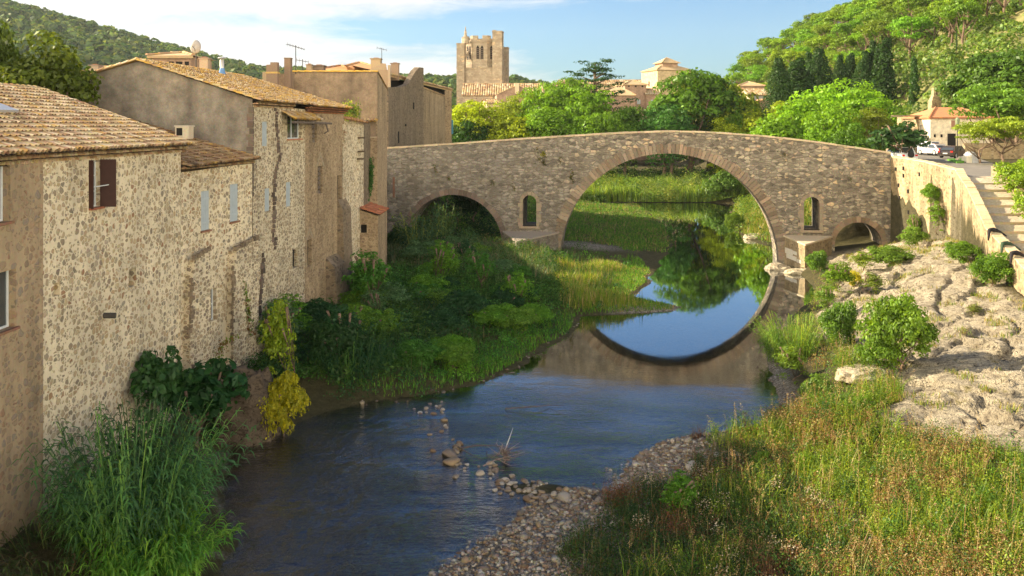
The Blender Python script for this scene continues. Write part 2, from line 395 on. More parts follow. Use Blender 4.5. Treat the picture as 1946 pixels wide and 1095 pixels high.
M['bridge'] = coursed('bridge_stone', (.13, .115, .095), (.46, .405, .31), (.25, .22, .17), .42, .21, ((.15, .125, .095), .55), .7, (.27, .25, .225))
M['ring'] = None
M['abbey'] = coursed('abbey_stone', (.33, .27, .20), (.47, .40, .30), (.36, .30, .22), 1.1, .5, ((.22, .16, .11), .4))
M['pale'] = plaster('pale_render', (.55, .43, .26), (.40, .30, .18), .35, (.6, .47, .3), .2)
M['white'] = plaster('white_render', (.78, .68, .50), (.66, .56, .4), .3, (.8, .7, .54), .1)
M['mauve'] = plaster('mauve_render', (.36, .25, .18), (.27, .19, .14), .3, (.4, .28, .2), .3)
M['tile'] = tilemat('roof_tile', .35, .35)
M['tile_yellow'] = tilemat('lichen_tile', .85, .35)
M['tile_dark'] = tilemat('dark_tile', .2, .8, (.62, .55, .5))  # roof tile in a darker tone with stronger dark patches
M['tile_red'] = tilemat('red_tile', .15, .3, (.95, .72, .6))
M['brick'] = simple('brick', (.36, .17, .09), .9, .3, 8)
M['blue'] = simple('blue_paint', (.40, .46, .50), .6, .08, 3)
M['shutter'] = simple('maroon_paint', (.05, .02, .015), .55, .2, 4)
M['wood'] = simple('grey_wood', (.15, .12, .1), .85, .35, 5)
M['frame'] = simple('white_frame', (.62, .66, .68), .5, .05)
M['dark'] = simple('dark_void', (.018, .016, .014), .9, .1)
M['iron'] = simple('iron', (.05, .045, .04), .6, .2, 6, .4)
M['metal'] = simple('pale_metal', (.5, .5, .5), .4, .1, 6, .5, .3)
M['dry'] = simple('dead_wood', (.30, .23, .17), .9, .3, 5)
m, n, out = mat('window_glass'); princ(n, out, (.05, .06, .065), .08, None, .8); M['glass'] = m
def attrmat(name, rough=.9, ns=14, spec=.15, bump=.4):
    m, n, out = mat(name); c = ocoord(n)
    col = n.mix(.5, attr(n), n.noise(c, ns, 4, .7, 0, 1), 'OVERLAY')
    princ(n, out, col, rough, n.bump(n.noise(c, ns*1.5, 4, .7), bump, .03), spec); return m
M['ring'] = attrmat('arch_ring_stone', .9, 7)
M['stone'] = attrmat('river_stone', .75, 9, .25)
M['attr'] = attrmat('painted')
m, n, out = mat('limestone'); c = ocoord(n); nz, nf, ns, rk_ = rockcol(n, c); princ(n, out, n.mix(1, rk_, attr(n), 'MULTIPLY'), .95, n.bump(n.m('ADD', n.m('ADD', nz, ns), n.m('MULTIPLY', nf, .6)), 1., .15)); M['limestone'] = m

# ------------------------------------------------------------------ terrain
PL = np.array([(10, -7), (25.2, -8.2), (31, -10), (35.3, -11.3), (39.1, -8.6), (41, -6.8), (42.2, -3.9), (43.4, -2.1), (45.3, -.5), (48.3, .77), (53.7, 3.4), (59.6, 4.8), (61.3, 11.3), (62.6, 11.6), (66, 8.8), (71.5, 10.8), (79.4, 12.9), (93, 16.5), (107, 18.7), (137.5, 20), (141, 12), (145, -15), (150, -40)])
PR = np.array([(10, -5.5), (20, -3.2), (25.2, -1.2), (26.9, -.2), (28.3, .8), (29.9, 1.0), (31.2, 3.8), (34.2, 4.6), (35.6, 6), (36.5, 8.5), (38.4, 11.4), (41.4, 12.3), (47.8, 13.6), (53.7, 15.7), (58, 18), (67, 22.9), (74, 24.2), (79, 25.5), (93, 27), (99.5, 26), (107, 26.8), (120, 30), (133, 32.7), (146, 38)])
PF = np.array([(10, -14.9), (24.9, -14.3), (37.4, -13.85), (43.8, -12.7), (51.4, -11.9), (58, -10.9), (63, -10.5), (66, -9.9), (71.3, -9.9), (88, -12.3), (120, -8.2), (200, -8)])
PW = np.array([(10, 22, 0, 1.2), (28, 24, 0, 1.5), (36, 26, 0, 2.5), (44, 27.3, 3.2, 2.9), (50, 28.6, 4.7, 3.1), (57.5, 30.5, 6.0, 3.7), (64, 32.6, 8.15, 4.1), (69, 34.2, 9.2, 3.9), (75, 34.4, 9.6, 3.0), (81.3, 34.4, 9.8, 1.7), (86.2, 34.4, 0, 1.6), (87.2, 38, 0, 8.8), (100, 42, 0, 8.8), (125, 49, 0, 8.8), (150, 60, 0, 9), (200, 60, 0, 9)])
xl = lambda Y: np.interp(Y, PL[:, 0], PL[:, 1])
xr = lambda Y: np.interp(Y, PR[:, 0], PR[:, 1])
xfa = lambda Y: np.interp(Y, PF[:, 0], PF[:, 1])
xwa = lambda Y: np.interp(Y, PW[:, 0], PW[:, 1])
zpar = lambda Y: np.interp(Y, PW[:, 0], PW[:, 2])
zfo = lambda Y: np.interp(Y, PW[:, 0], PW[:, 3])
ROADZ = 8.7
def stairz(Y): return np.clip(ROADZ-.32*(69-np.asarray(Y, float))+.55*np.clip((69.3-np.asarray(Y, float))/2, 0, 1), 1.2, ROADZ+.05)

def slabs(x, Y, size, seed):
    """broken plates: height offset per cell and distance to the crack between cells"""
    u = (x*.86+Y*.5)/size+vnoise(x, Y, .7, seed+3, 3)*.22; v = (Y*.86-x*.5)/(size*.62)+vnoise(x, Y, .7, seed+4, 3)*.22; i, j = np.floor(u).astype(int), np.floor(v).astype(int)
    def h(a, b, k): n = (a*73856093 ^ b*19349663 ^ (k+seed)*83492791) & 0x7fffffff; n = (n ^ (n >> 13))*1274126177 & 0x7fffffff; return ((n ^ (n >> 16)) & 0xffff)/65535.
    f1 = np.full(x.shape, 9.); f2 = np.full(x.shape, 9.); hh = np.zeros(x.shape)
    for a in (-1, 0, 1):
        for b in (-1, 0, 1):
            I, J = i+a, j+b; du, dv = I+.1+.8*h(I, J, 1)-u, J+.1+.8*h(I, J, 2)-v; d = np.sqrt(du*du+dv*dv); val = h(I, J, 3)-.5+(h(I, J, 4)-.5)*du*1.3+(h(I, J, 5)-.5)*dv*1.3
            new = d < f1; f2 = np.where(new, f1, np.minimum(f2, d)); hh = np.where(new, val, hh); f1 = np.minimum(f1, d)
    return hh, f2-f1
def terrain(x, Y, masks=False):
    x = np.asarray(x, float); Y = np.asarray(Y, float)
    wob = vnoise(x, Y, .45, 3, 3)*.55*sstep(12, 25, Y)
    L, R, Fa, W = xl(Y), xr(Y), xfa(Y), xwa(Y)
    dl, dr = L-x+wob, x-R+wob
    far = Y-146.5+vnoise(x, Y, .2, 8)*1.5
    s = np.minimum(np.minimum(-dl, -dr), -far)
    bed = -np.minimum(.16*np.maximum(s, 0), .5)+vnoise(x, Y, 1.3, 5)*.035
    # shallows where the water breaks over stones
    bed = bed+.16*np.exp(-((x+1.2)**2/2.2+(Y-36)**2/14))+.15*sstep(34, 26, Y)*sstep(-7, -2, x)
    bump_l = vnoise(x, Y, .25, 11, 4)
    # left bank
    q = np.clip(dl, 0, 60)
    zl_ = .04+.07*np.minimum(q, 3)+.07*np.clip(q-3, 0, 12)+bump_l*.16*sstep(.5, 4, q)
    zl_ = np.where(Y < 44, np.minimum(.03+.20*q, .95), zl_)
    up = sstep(-2, -13, x)*sstep(88.5, 96, Y)
    zl_ = zl_+up*7.5
    zl_ = zl_+sstep(0.3, 1.6, Fa-x)*(8.6-zl_)*(Y < 150)
    # right bank
    t = np.clip(dr/np.maximum(W-R, 1), 0, 1)
    near = sstep(37, 31, Y)
    zf = zfo(Y)
    prof = (1-near)*t**.72+near*(t**1.3)
    zr_ = .04+prof*zf
    behind = sstep(85.6, 88, Y)
    zr_ = zr_*(1-behind)+behind*(.04+8.7*t**np.interp(Y, [86, 90, 104, 115], [2.9, 2.6, 1.5, 1.2]))
    ridg = 1-np.abs(vnoise(x, Y, .33, 21, 4)); ridg2 = vnoise(x*.75+Y*.4, Y*.9-x*.3, .8, 31, 4)
    thr = np.interp(Y, [29, 31, 34, 38, 42, 50, 60, 82], [18, 14, 9.5, 5.5, 4, 2.7, 2.5, 2.5])
    rk = sstep(-.5, .5, dr-thr+1.3*vnoise(x, Y, .5, 41))*sstep(84, 80, Y)
    rk = rk*sstep(1.02, .9, t+0*x)
    steps = np.abs(((ridg*2.3+x*.22-Y*.12) % 1)-.5)*2
    rg3 = 1-np.abs(vnoise(x*1.1-Y*.5, Y*1.2+x*.5, 1.5, 37, 3))
    zr_ = zr_+rk*(ridg*.5-.3+ridg2*.15+steps**3*.14+rg3*.07-.05)*sstep(84, 70, Y)
    zt = zr_+.3*vnoise(x, Y, .22, 61, 3); st = .5; fr = (zt/st) % 1; ter = (sstep(.30, .62, fr)-fr)*st
    zr_ = zr_+rk*ter*.55*sstep(84, 76, Y)
    for sc_, sd, wd, dp in ((.16, 71, .025, .34), (.30, 73, .02, .16)):
        nn_ = vnoise(x*.8+Y*.5, Y-x*.6, sc_, sd, 3); zr_ = zr_-rk*dp*np.exp(-(nn_/wd)**2)*sstep(84, 74, Y)
    s1, c1 = slabs(x, Y, 4.2, 1); s2, c2 = slabs(x, Y, 1.15, 2)
    zr_ = zr_+rk*sstep(82, 74, Y)*(s1*.26-.18*np.exp(-(c1/.04)**2)+s2*.04-.03*np.exp(-(c2/.10)**2))
    zr_ = zr_+(1-rk)*vnoise(x, Y, .8, 12, 3)*.09*sstep(.3, 3, dr)
    # ledge of the waterside rock
    zr_ = zr_+.75*np.exp(-((x-15.6)**2/2.8+(Y-41.2)**2/2.2))
    inside = x > W
    sz = np.where(Y < 69, stairz(Y)-.35, ROADZ-.06)
    toroad = np.where(Y < 69, sz+sstep(W+3.4, W+6.5, x)*np.clip(ROADZ+.2-sz, 0, 9), ROADZ-.06+sstep(36, 45, x)*0)
    zr_ = np.where(inside & (Y > 40) & (Y < 87), toroad, zr_)
    hillfoot = sstep(60, 95, x)*12*sstep(40, 120, Y)
    zr_ = np.where(x > 58, np.maximum(zr_, 8.6+hillfoot), zr_)
    z = np.where(s > 0, bed, np.where(far > 0, .1+.07*np.clip(far, 0, 40), np.where(dl > 0, zl_, zr_)))
    z = np.where((far > 0) & (x < -6), np.maximum(z, 8.6*sstep(-4, -16, x)), z)
    z = np.where((far > 0) & (x > 30), np.maximum(z, 8.6*sstep(30, 60, x)), z)
    # gravel spits and bars
    def hump(z, cx, cy, rx, ry, h, ang=0):
        c_, s_ = math.cos(ang), math.sin(ang); u = ((x-cx)*c_+(Y-cy)*s_)/rx; v = (-(x-cx)*s_+(Y-cy)*c_)/ry
        return np.maximum(z, h-(h+.42)*np.clip(u*u+v*v, 0, 1.4)**1.0*1.0+vnoise(x, Y, 1.6, 6)*.05)
    z = np.where(s > -.6, hump(z, 2.2, 30.7, 5.0, 1.15, .16, -.33), z)
    z = np.where(s > -.6, hump(z, -5.2, 41.3, 3.4, .9, .03, .2), z)
    if not masks: return z
    gr = np.clip(sstep(.62, .25, z)*sstep(60, 45, Y)*(dr > -1.5), 0, 1); gr = np.maximum(gr, sstep(2.5, .3, np.abs(Y-61.5))*sstep(1.5, 3.5, x-4)*(dl > -1))
    gr = np.maximum(gr, sstep(1, 0, np.abs((Y-89.5)/3.5))*sstep(1, 0, np.abs((x-7.5)/6.5))*1.2)
    gr = np.maximum(gr, near*sstep(.12, .0, np.abs(vnoise(x, Y, .35, 77)))*.6)
    gr = np.clip(gr*(x < 24), 0, 1)
    return z, np.clip(rk, 0, 1), gr, np.clip(-z*2.2, 0, 1)*(s > -.5)

def build_ground():
    gx = np.concatenate([-20-np.cumsum(np.geomspace(.3, 90, 34))[::-1], np.arange(-20, 9, .25), np.arange(9, 36, .13), np.arange(36, 38, .25), 38+np.cumsum(np.geomspace(.3, 90, 34))])
    gy = np.concatenate([np.array([-60, -20, 0, 5, 9]), np.arange(12, 25, .3), np.arange(25, 70, .13), np.arange(70, 95, .2), 95+np.cumsum(np.geomspace(.25, 200, 90))])
    XX, YY = np.meshgrid(gx, gy); Z, rk, gr, bed = terrain(XX, YY, True)
    nx, ny = len(gx), len(gy)
    i = np.arange((nx-1)*(ny-1)); r_, c_ = i//(nx-1), i % (nx-1); b = r_*nx+c_
    Fc = np.stack([b, b+1, b+nx+1, b+nx], 1)
    V = np.stack([XX.ravel(), YY.ravel(), Z.ravel()], 1)
    m, n, out = mat('ground_mat'); c = ocoord(n)
    mk = attr(n); rk_, gr_, bd_ = n.sep(mk)
    # limestone
    nz, nf, ns, rock = rockcol(n, c)
    crack = n.vor(n.map(c, scale=(1, .7, 1.6), rot=(0, 0, .5)), .7, 'DISTANCE_TO_EDGE'); wv = n.noise(c, 3, 4, .6)
    ck = n.m('MULTIPLY', n.m('LESS_THAN', n.m('ADD', crack.outputs['Distance'], n.m('MULTIPLY', wv, .12)), .062), n.m('GREATER_THAN', n.noise(n.map(c, loc=(2, 7, 1)), .4, 3), .5))
    rock = n.mix(n.m('MULTIPLY', ck, .7), rock, (.10, .08, .055))
    gmask = n.ramp(n.noise(n.map(c, loc=(4, 4, 4)), 1.1, 6, .72), [(.58, 0.), (.66, .8)])
    rock = n.mix(gmask, rock, (.21, .18, .06))
    # pebbles
    pv = n.vor(c, 9, 'F1'); pe = n.vor(c, 9, 'DISTANCE_TO_EDGE'); r, g, b_ = n.sep(pv.outputs['Color'])
    peb = n.ramp(r, [(0, (.22, .18, .14)), (.35, (.36, .31, .25)), (.7, (.47, .42, .35)), (1, (.55, .5, .43))])
    peb = n.mix(n.ramp(pe.outputs['Distance'], [(.0, 1.), (.09, 0.)]), peb, (.08, .065, .05))
    soil = n.ramp(n.noise(c, 2, 6, .7), [(.35, (.075, .07, .03)), (.6, (.12, .105, .045)), (.8, (.2, .16, .08))])
    bedc = n.mix(n.ramp(n.noise(n.map(c, scale=(1, .6, 1)), .5, 6, .7), [(.35, 0.), (.65, 1.)]), (.035, .03, .012), (.11, .08, .035))
    bedc = n.mix(n.m('MULTIPLY', n.ramp(r, [(.5, 0.), (.8, 1.)]), .5), bedc, (.18, .14, .08))
    col = n.mix(gr_, soil, peb); col = n.mix(rk_, col, rock); col = n.mix(bd_, col, bedc)
    h = n.m('ADD', n.m('MULTIPLY', n.m('ADD', n.m('ADD', nz, ns), n.m('MULTIPLY', nf, .6)), 1.8), n.m('MULTIPLY', pe.outputs['Distance'], 1.))
    h = n.m('SUBTRACT', h, n.m('MULTIPLY', n.m('MULTIPLY', ck, rk_), .5))
    princ(n, out, col, .95, n.bump(h, 1., .22))
    o = npmesh('ground', V, Fc, np.stack([rk.ravel(), gr.ravel(), bed.ravel()], 1), m, smooth=True)
    tag(o, kind='structure', label='river banks, gravel bars and pale limestone outcrop')
build_ground()

def build_water():
    m, n, out = mat('river_water'); c = ocoord(n); x, y, z = n.sep(c)
    riff = n.ramp(n.m('DIVIDE', y, 100), [(.30, 1.25), (.39, .75), (.44, .05), (.50, .008), (.60, .004), (1, .003)])
    rx = n.ramp(n.m('ADD', n.m('DIVIDE', x, 20), .5), [(.3, 1.), (.62, .75), (.85, .45)])
    riff = n.m('MULTIPLY', riff, rx)
    w1 = n.noise(n.map(c, scale=(1, .55, 1), rot=(0, 0, .5)), 1.9, 4, .65, .3)
    w2 = n.noise(n.map(c, scale=(.7, 1.5, 1), rot=(0, 0, -.25)), 5.5, 3, .65)
    w3 = n.noise(n.map(c, scale=(.35, 1, 1)), 1.1, 3, .6)
    patch = n.ramp(n.noise(n.map(c, scale=(.5, 1, 1), rot=(0, 0, .35)), .5, 4, .65), [(.35, .35), (.65, 1.4)])
    h = n.m('MULTIPLY', n.m('ADD', n.m('MULTIPLY', w1, .8), n.m('MULTIPLY', w2, .35)), n.m('MULTIPLY', n.m('MULTIPLY', riff, 2.0), patch))
    # a ring of ripples where a fish rose
    dx, dy = n.m('SUBTRACT', x, 10.3), n.m('SUBTRACT', y, 56.0)
    r = n.m('SQRT', n.m('ADD', n.m('MULTIPLY', dx, dx), n.m('MULTIPLY', dy, dy)))
    ring = n.m('MULTIPLY', n.m('SINE', n.m('MULTIPLY', r, 14)), n.m('MULTIPLY', n.ramp(n.m('DIVIDE', r, 3), [(.0, 1.), (.9, 0.)]), .010))
    h = n.m('ADD', n.m('ADD', h, ring), n.m('MULTIPLY', w3, .0018))
    nb = n.bump(h, .8, .10)
    tr = n.new('ShaderNodeBsdfTransparent'); tr.inputs[0].default_value = (.62, .58, .40, 1)
    gl = n.new('ShaderNodeBsdfGlossy'); gl.inputs['Roughness'].default_value = .03; gl.inputs[0].default_value = (.92, .96, 1, 1); n.l.new(nb, gl.inputs['Normal'])
    fr = n.new('ShaderNodeFresnel'); fr.inputs[0].default_value = 1.52; n.l.new(nb, fr.inputs['Normal'])
    f = n.m('MULTIPLY', fr.outputs[0], 1.75, None, True)
    mx = n.new('ShaderNodeMixShader'); n.l.new(f, mx.inputs[0]); n.l.new(tr.outputs[0], mx.inputs[1]); n.l.new(gl.outputs[0], mx.inputs[2])
    n.l.new(mx.outputs[0], out.inputs[0])
    mb = MB(); mb.poly([(-22, -10, 0), (40, -10, 0), (60, 165, 0), (-40, 165, 0)])
    tag(mb.build('water', m), kind='structure', label='shallow clear river reflecting the sky')
build_water()

# ------------------------------------------------------------------ the bridge
BA = math.radians(8.0); BO = Vector((14.9, 84, 0))
def b2w(t, y, z): return (BO.x+t*math.cos(BA)+y*math.sin(BA), BO.y-t*math.sin(BA)+y*math.cos(BA), z)
def px2t(px):
    k = (px-CX)/F; return (k*84-14.9)/(math.cos(BA)+math.sin(BA)*k)
def bY(t): return 84-t*math.sin(BA)
TOPS = [(px2t(px), HC-(py-HY)*bY(px2t(px))/F) for px, py in [(700, 282), (737, 280), (860, 272), (1000, 262), (1100, 256), (1200, 250.5), (1275, 248), (1350, 250), (1450, 257), (1550, 268), (1692, 289)]]
def btop(t): return float(np.interp(t, [q[0] for q in TOPS], [q[1] for q in TOPS]))
MR, MC, MZ = 10.15, -.28, -.1
def arch(c, r, zc, zb=-1.5): return lambda t: (zb, zc+math.sqrt(max(r*r-(t-c)**2, 0)))
OPEN = [(-20.8-4.8, -20.8+4.8, arch(-20.8, 4.8, 1.15)),
        (-14.05, -12.66, lambda t: (3.0, 5.15+.85*math.sqrt(max(1-((t+13.355)/.70)**2, 0)))),
        (MC-MR, MC+MR, arch(MC, MR, MZ)),
        (12.05, 13.5, lambda t: (3.05, 5.35+.78*math.sqrt(max(1-((t-12.775)/.73)**2, 0)))),
        (16.9-2.1, 16.9+2.1, arch(16.9, 2.1, 1.75))]
BW = 3.9
def build_bridge():
    b = thing('stone_bridge', 'old humpbacked stone bridge with one large arch over the river', 'bridge', BO, -BA)
    ts = set(np.arange(-29, 20.001, .5).round(3))
    for a, c, f in OPEN:
        k = 48 if c-a > 15 else 20
        ts |= {round(float((a+c)/2-(c-a)/2*math.cos(math.pi*i/k)), 4) for i in range(k+1)}
    ts |= {19.7}; ts = sorted(t for t in ts if t <= 19.7)
    mb = MB()
    rj = random.Random(5)
    for i in range(len(ts)-1):
        t0, t1 = ts[i], ts[i+1]
        if t1-t0 < 1e-4: continue
        tm = (t0+t1)/2; a0, a1 = [-1.5], [-1.5]
        for o0, o1, f in OPEN:
            if o0 < tm < o1:
                l0, h0 = f(t0); l1, h1 = f(t1)
                a0 += [l0, h0]; a1 += [l1, h1]
                mb.poly([(t0, 0, h0), (t1, 0, h1), (t1, BW, h1), (t0, BW, h0)])
                if l0 > -1: mb.poly([(t0, 0, l0), (t0, BW, l0), (t1, BW, l1), (t1, 0, l1)])
        p0, p1 = btop(t0)-.16, btop(t1)-.16
        a0.append(p0); a1.append(p1)
        for j in range(0, len(a0), 2):
            if a0[j+1]-a0[j] < 1e-3 and a1[j+1]-a1[j] < 1e-3: continue
            mb.poly([(t0, 0, a0[j]), (t1, 0, a1[j]), (t1, 0, a1[j+1]), (t0, 0, a0[j+1])])
            mb.poly([(t0, BW, a0[j]), (t0, BW, a0[j+1]), (t1, BW, a1[j+1]), (t1, BW, a1[j])])
        # parapets stand proud of a lower deck
        for y0, y1 in ((0, .42), (BW-.42, BW)): mb.poly([(t0, y0, p0), (t1, y0, p1), (t1, y1, p1), (t0, y1, p0)])
        d0, d1 = p0-.95, p1-.95
        mb.poly([(t0, .42, p0), (t1, .42, p1), (t1, .42, d1), (t0, .42, d0)]); mb.poly([(t0, BW-.42, p0), (t0, BW-.42, d0), (t1, BW-.42, d1), (t1, BW-.42, p1)])
        mb.poly([(t0, .42, d0), (t1, .42, d1), (t1, BW-.42, d1), (t0, BW-.42, d0)])
    for o0, o1, f in (OPEN[1], OPEN[3]):
        for t in (o0, o1):
            l, h = f(t); mb.poly([(t, 0, l), (t, 0, h), (t, BW, h), (t, BW, l)])
    mb.poly([(19.7, 0, -1.5), (19.7, BW, -1.5), (19.7, BW, btop(19.7)-.16), (19.7, 0, btop(19.7)-.16)])
    mb.build('masonry', M['bridge'], b)
    # coping stones
    cps = (MB(), MB()); t = -28.8
    while t < 19.4:
        w = rj.uniform(.55, 1.1); t1 = min(t+w-.02, 19.7); z0, z1 = btop(t), btop(t1); k = rj.uniform(.8, 1.15); j = rj.uniform(-.015, .02)
        cc = (.47*k, .38*k, .25*k)
        for cp, (y0, y1) in zip(cps, ((-.06, .47), (BW-.47, BW+.06))):
            p = [(t, y0, z0-.157), (t1, y0, z1-.157), (t1, y1, z1-.157), (t, y1, z0-.157), (t, y0+.03, z0+j), (t1, y0+.03, z1+j), (t1, y1, z1+j), (t, y1, z0+j)]
            cp.add(p, [(3, 2, 1, 0), (4, 5, 6, 7), (0, 1, 5, 4), (1, 2, 6, 5), (2, 3, 7, 6), (3, 0, 4, 7)], cc)
        t = t1+.02
    for cp in cps: cp.build('coping', M['ring'], b)
    # voussoirs: wedge blocks round each arch
    def ring(name, c, r, zc, th, n, a0=0., a1=math.pi, col=(.27, .215, .16), proud=.05):
        mb = MB()
        for i in range(n):
            u0 = a0+(a1-a0)*i/n+.0025; u1 = a0+(a1-a0)*(i+1)/n-.0025; k = rj.uniform(.6, 1.25); T = th*rj.uniform(.8, 1.06); pr = proud*rj.uniform(.6, 1.3)
            P = []
            for y in (-pr, .5):
                for u, rr in ((u0, r-.02), (u1, r-.02), (u1, r+T), (u0, r+T)): P.append((c+rr*math.cos(u), y, zc+rr*math.sin(u)))
            g = rj.random(); cc = (col[0]*k*(1+.12*g), col[1]*k, col[2]*k*(1-.1*g))
            mb.add(P, [(0, 1, 2, 3), (7, 6, 5, 4), (0, 4, 5, 1), (1, 5, 6, 2), (2, 6, 7, 3), (3, 7, 4, 0)], cc)
        mb.build(name, M['ring'], b)
    ring('arch_ring', MC, MR, MZ, .95, 92, .03, math.pi-.03, (.25, .205, .155))
    ring('arch_ring', -20.8, 4.8, 1.15, .55, 34, 0, math.pi, (.17, .14, .12))
    ring('arch_ring', 16.9, 2.1, 1.75, .5, 19, 0, math.pi, (.23, .18, .13))
    # dressed jambs of the two niches
    for o0, o1, f in (OPEN[1], OPEN[3]):
        mb = MB(); zb = f((o0+o1)/2)[0]; zs = f(o0+.001)[1]; zt = f((o0+o1)/2)[1]
        z = zb
        while z < zs:
            h = rj.uniform(.28, .42)
            for s, e in ((-1, o0), (1, o1)):
                w = rj.uniform(.22, .5); k = rj.uniform(.8, 1.2); cc = (.27*k, .22*k, .16*k)
                x0, x1 = (e-w, e+.03) if s < 0 else (e-.03, e+w)
                mb.box(x0, x1, -.035, .6, z+.008, min(z+h, zs+.1)-.008, cc)
            z += h
        cx = (o0+o1)/2; rw = (o1-o0)/2
        for i in range(7):
            u0 = math.pi*i/7+.02; u1 = math.pi*(i+1)/7-.02; P = []
            for y in (-.035, .6):
                for u, q in ((u0, .97), (u1, .97), (u1, 1.45), (u0, 1.45)): P.append((cx+rw*q*math.cos(u), y, zs+(zt-zs)*q*math.sin(u)))
            k = rj.uniform(.8, 1.2); mb.add(P, [(0, 1, 2, 3), (7, 6, 5, 4), (0, 4, 5, 1), (1, 5, 6, 2), (2, 6, 7, 3), (3, 7, 4, 0)], (.27*k, .22*k, .16*k))
        mb.box(o0-.3, o1+.3, -.12, .7, zb-.22, zb, (.3, .24, .17))
        mb.build('niche_frame', M['ring'], b)
    # cutwaters
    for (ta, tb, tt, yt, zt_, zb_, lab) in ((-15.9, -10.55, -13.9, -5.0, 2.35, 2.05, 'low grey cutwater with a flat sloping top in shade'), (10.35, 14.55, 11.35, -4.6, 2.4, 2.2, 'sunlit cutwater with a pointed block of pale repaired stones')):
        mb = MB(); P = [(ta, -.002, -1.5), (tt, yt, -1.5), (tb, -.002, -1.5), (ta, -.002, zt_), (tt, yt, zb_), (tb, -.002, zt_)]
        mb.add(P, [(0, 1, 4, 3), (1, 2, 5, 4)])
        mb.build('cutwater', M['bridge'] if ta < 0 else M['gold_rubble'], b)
        mb = MB(); e = .10
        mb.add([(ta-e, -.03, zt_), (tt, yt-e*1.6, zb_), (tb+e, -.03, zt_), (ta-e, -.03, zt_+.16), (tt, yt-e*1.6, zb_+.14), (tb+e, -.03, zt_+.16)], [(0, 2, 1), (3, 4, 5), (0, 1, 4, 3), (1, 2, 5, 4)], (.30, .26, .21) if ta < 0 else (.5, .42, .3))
        c2 = mb.build('cutwater_cap', M['ring'], b)
        c2['label'] = lab
    mb = MB()
    for (u0, u1, z0, z1) in ((.03, .42, .95, 1.45), (.43, .62, 1.1, 1.4), (.1, .6, .55, .94), (.62, .8, .5, .8)):   # pale repair blocks on the left flank
        A = Vector((10.35, -.002, 0)); B = Vector((11.35, -4.6, 0)); d = B-A; nn = Vector((-.977, -.212, 0))
        P = [A+d*u+nn*.015+Vector((0, 0, z)) for u, z in ((u0, z0), (u1, z0), (u1, z1), (u0, z1))]; P += [p-nn*.2 for p in P]
        mb.add(P, [(0, 1, 2, 3), (0, 4, 5, 1), (1, 5, 6, 2), (2, 6, 7, 3), (3, 7, 4, 0)], (.62, .57, .48))
    mb.build('repair_stones', M['ring'], b)
    # rust-red vertical drain stain stone by the left arch
    mb = MB(); mb.box(-26.85, -26.65, -.03, .2, 5.6, 7.6, (.22, .12, .08)); mb.build('downpipe', M['ring'], b)
build_bridge()

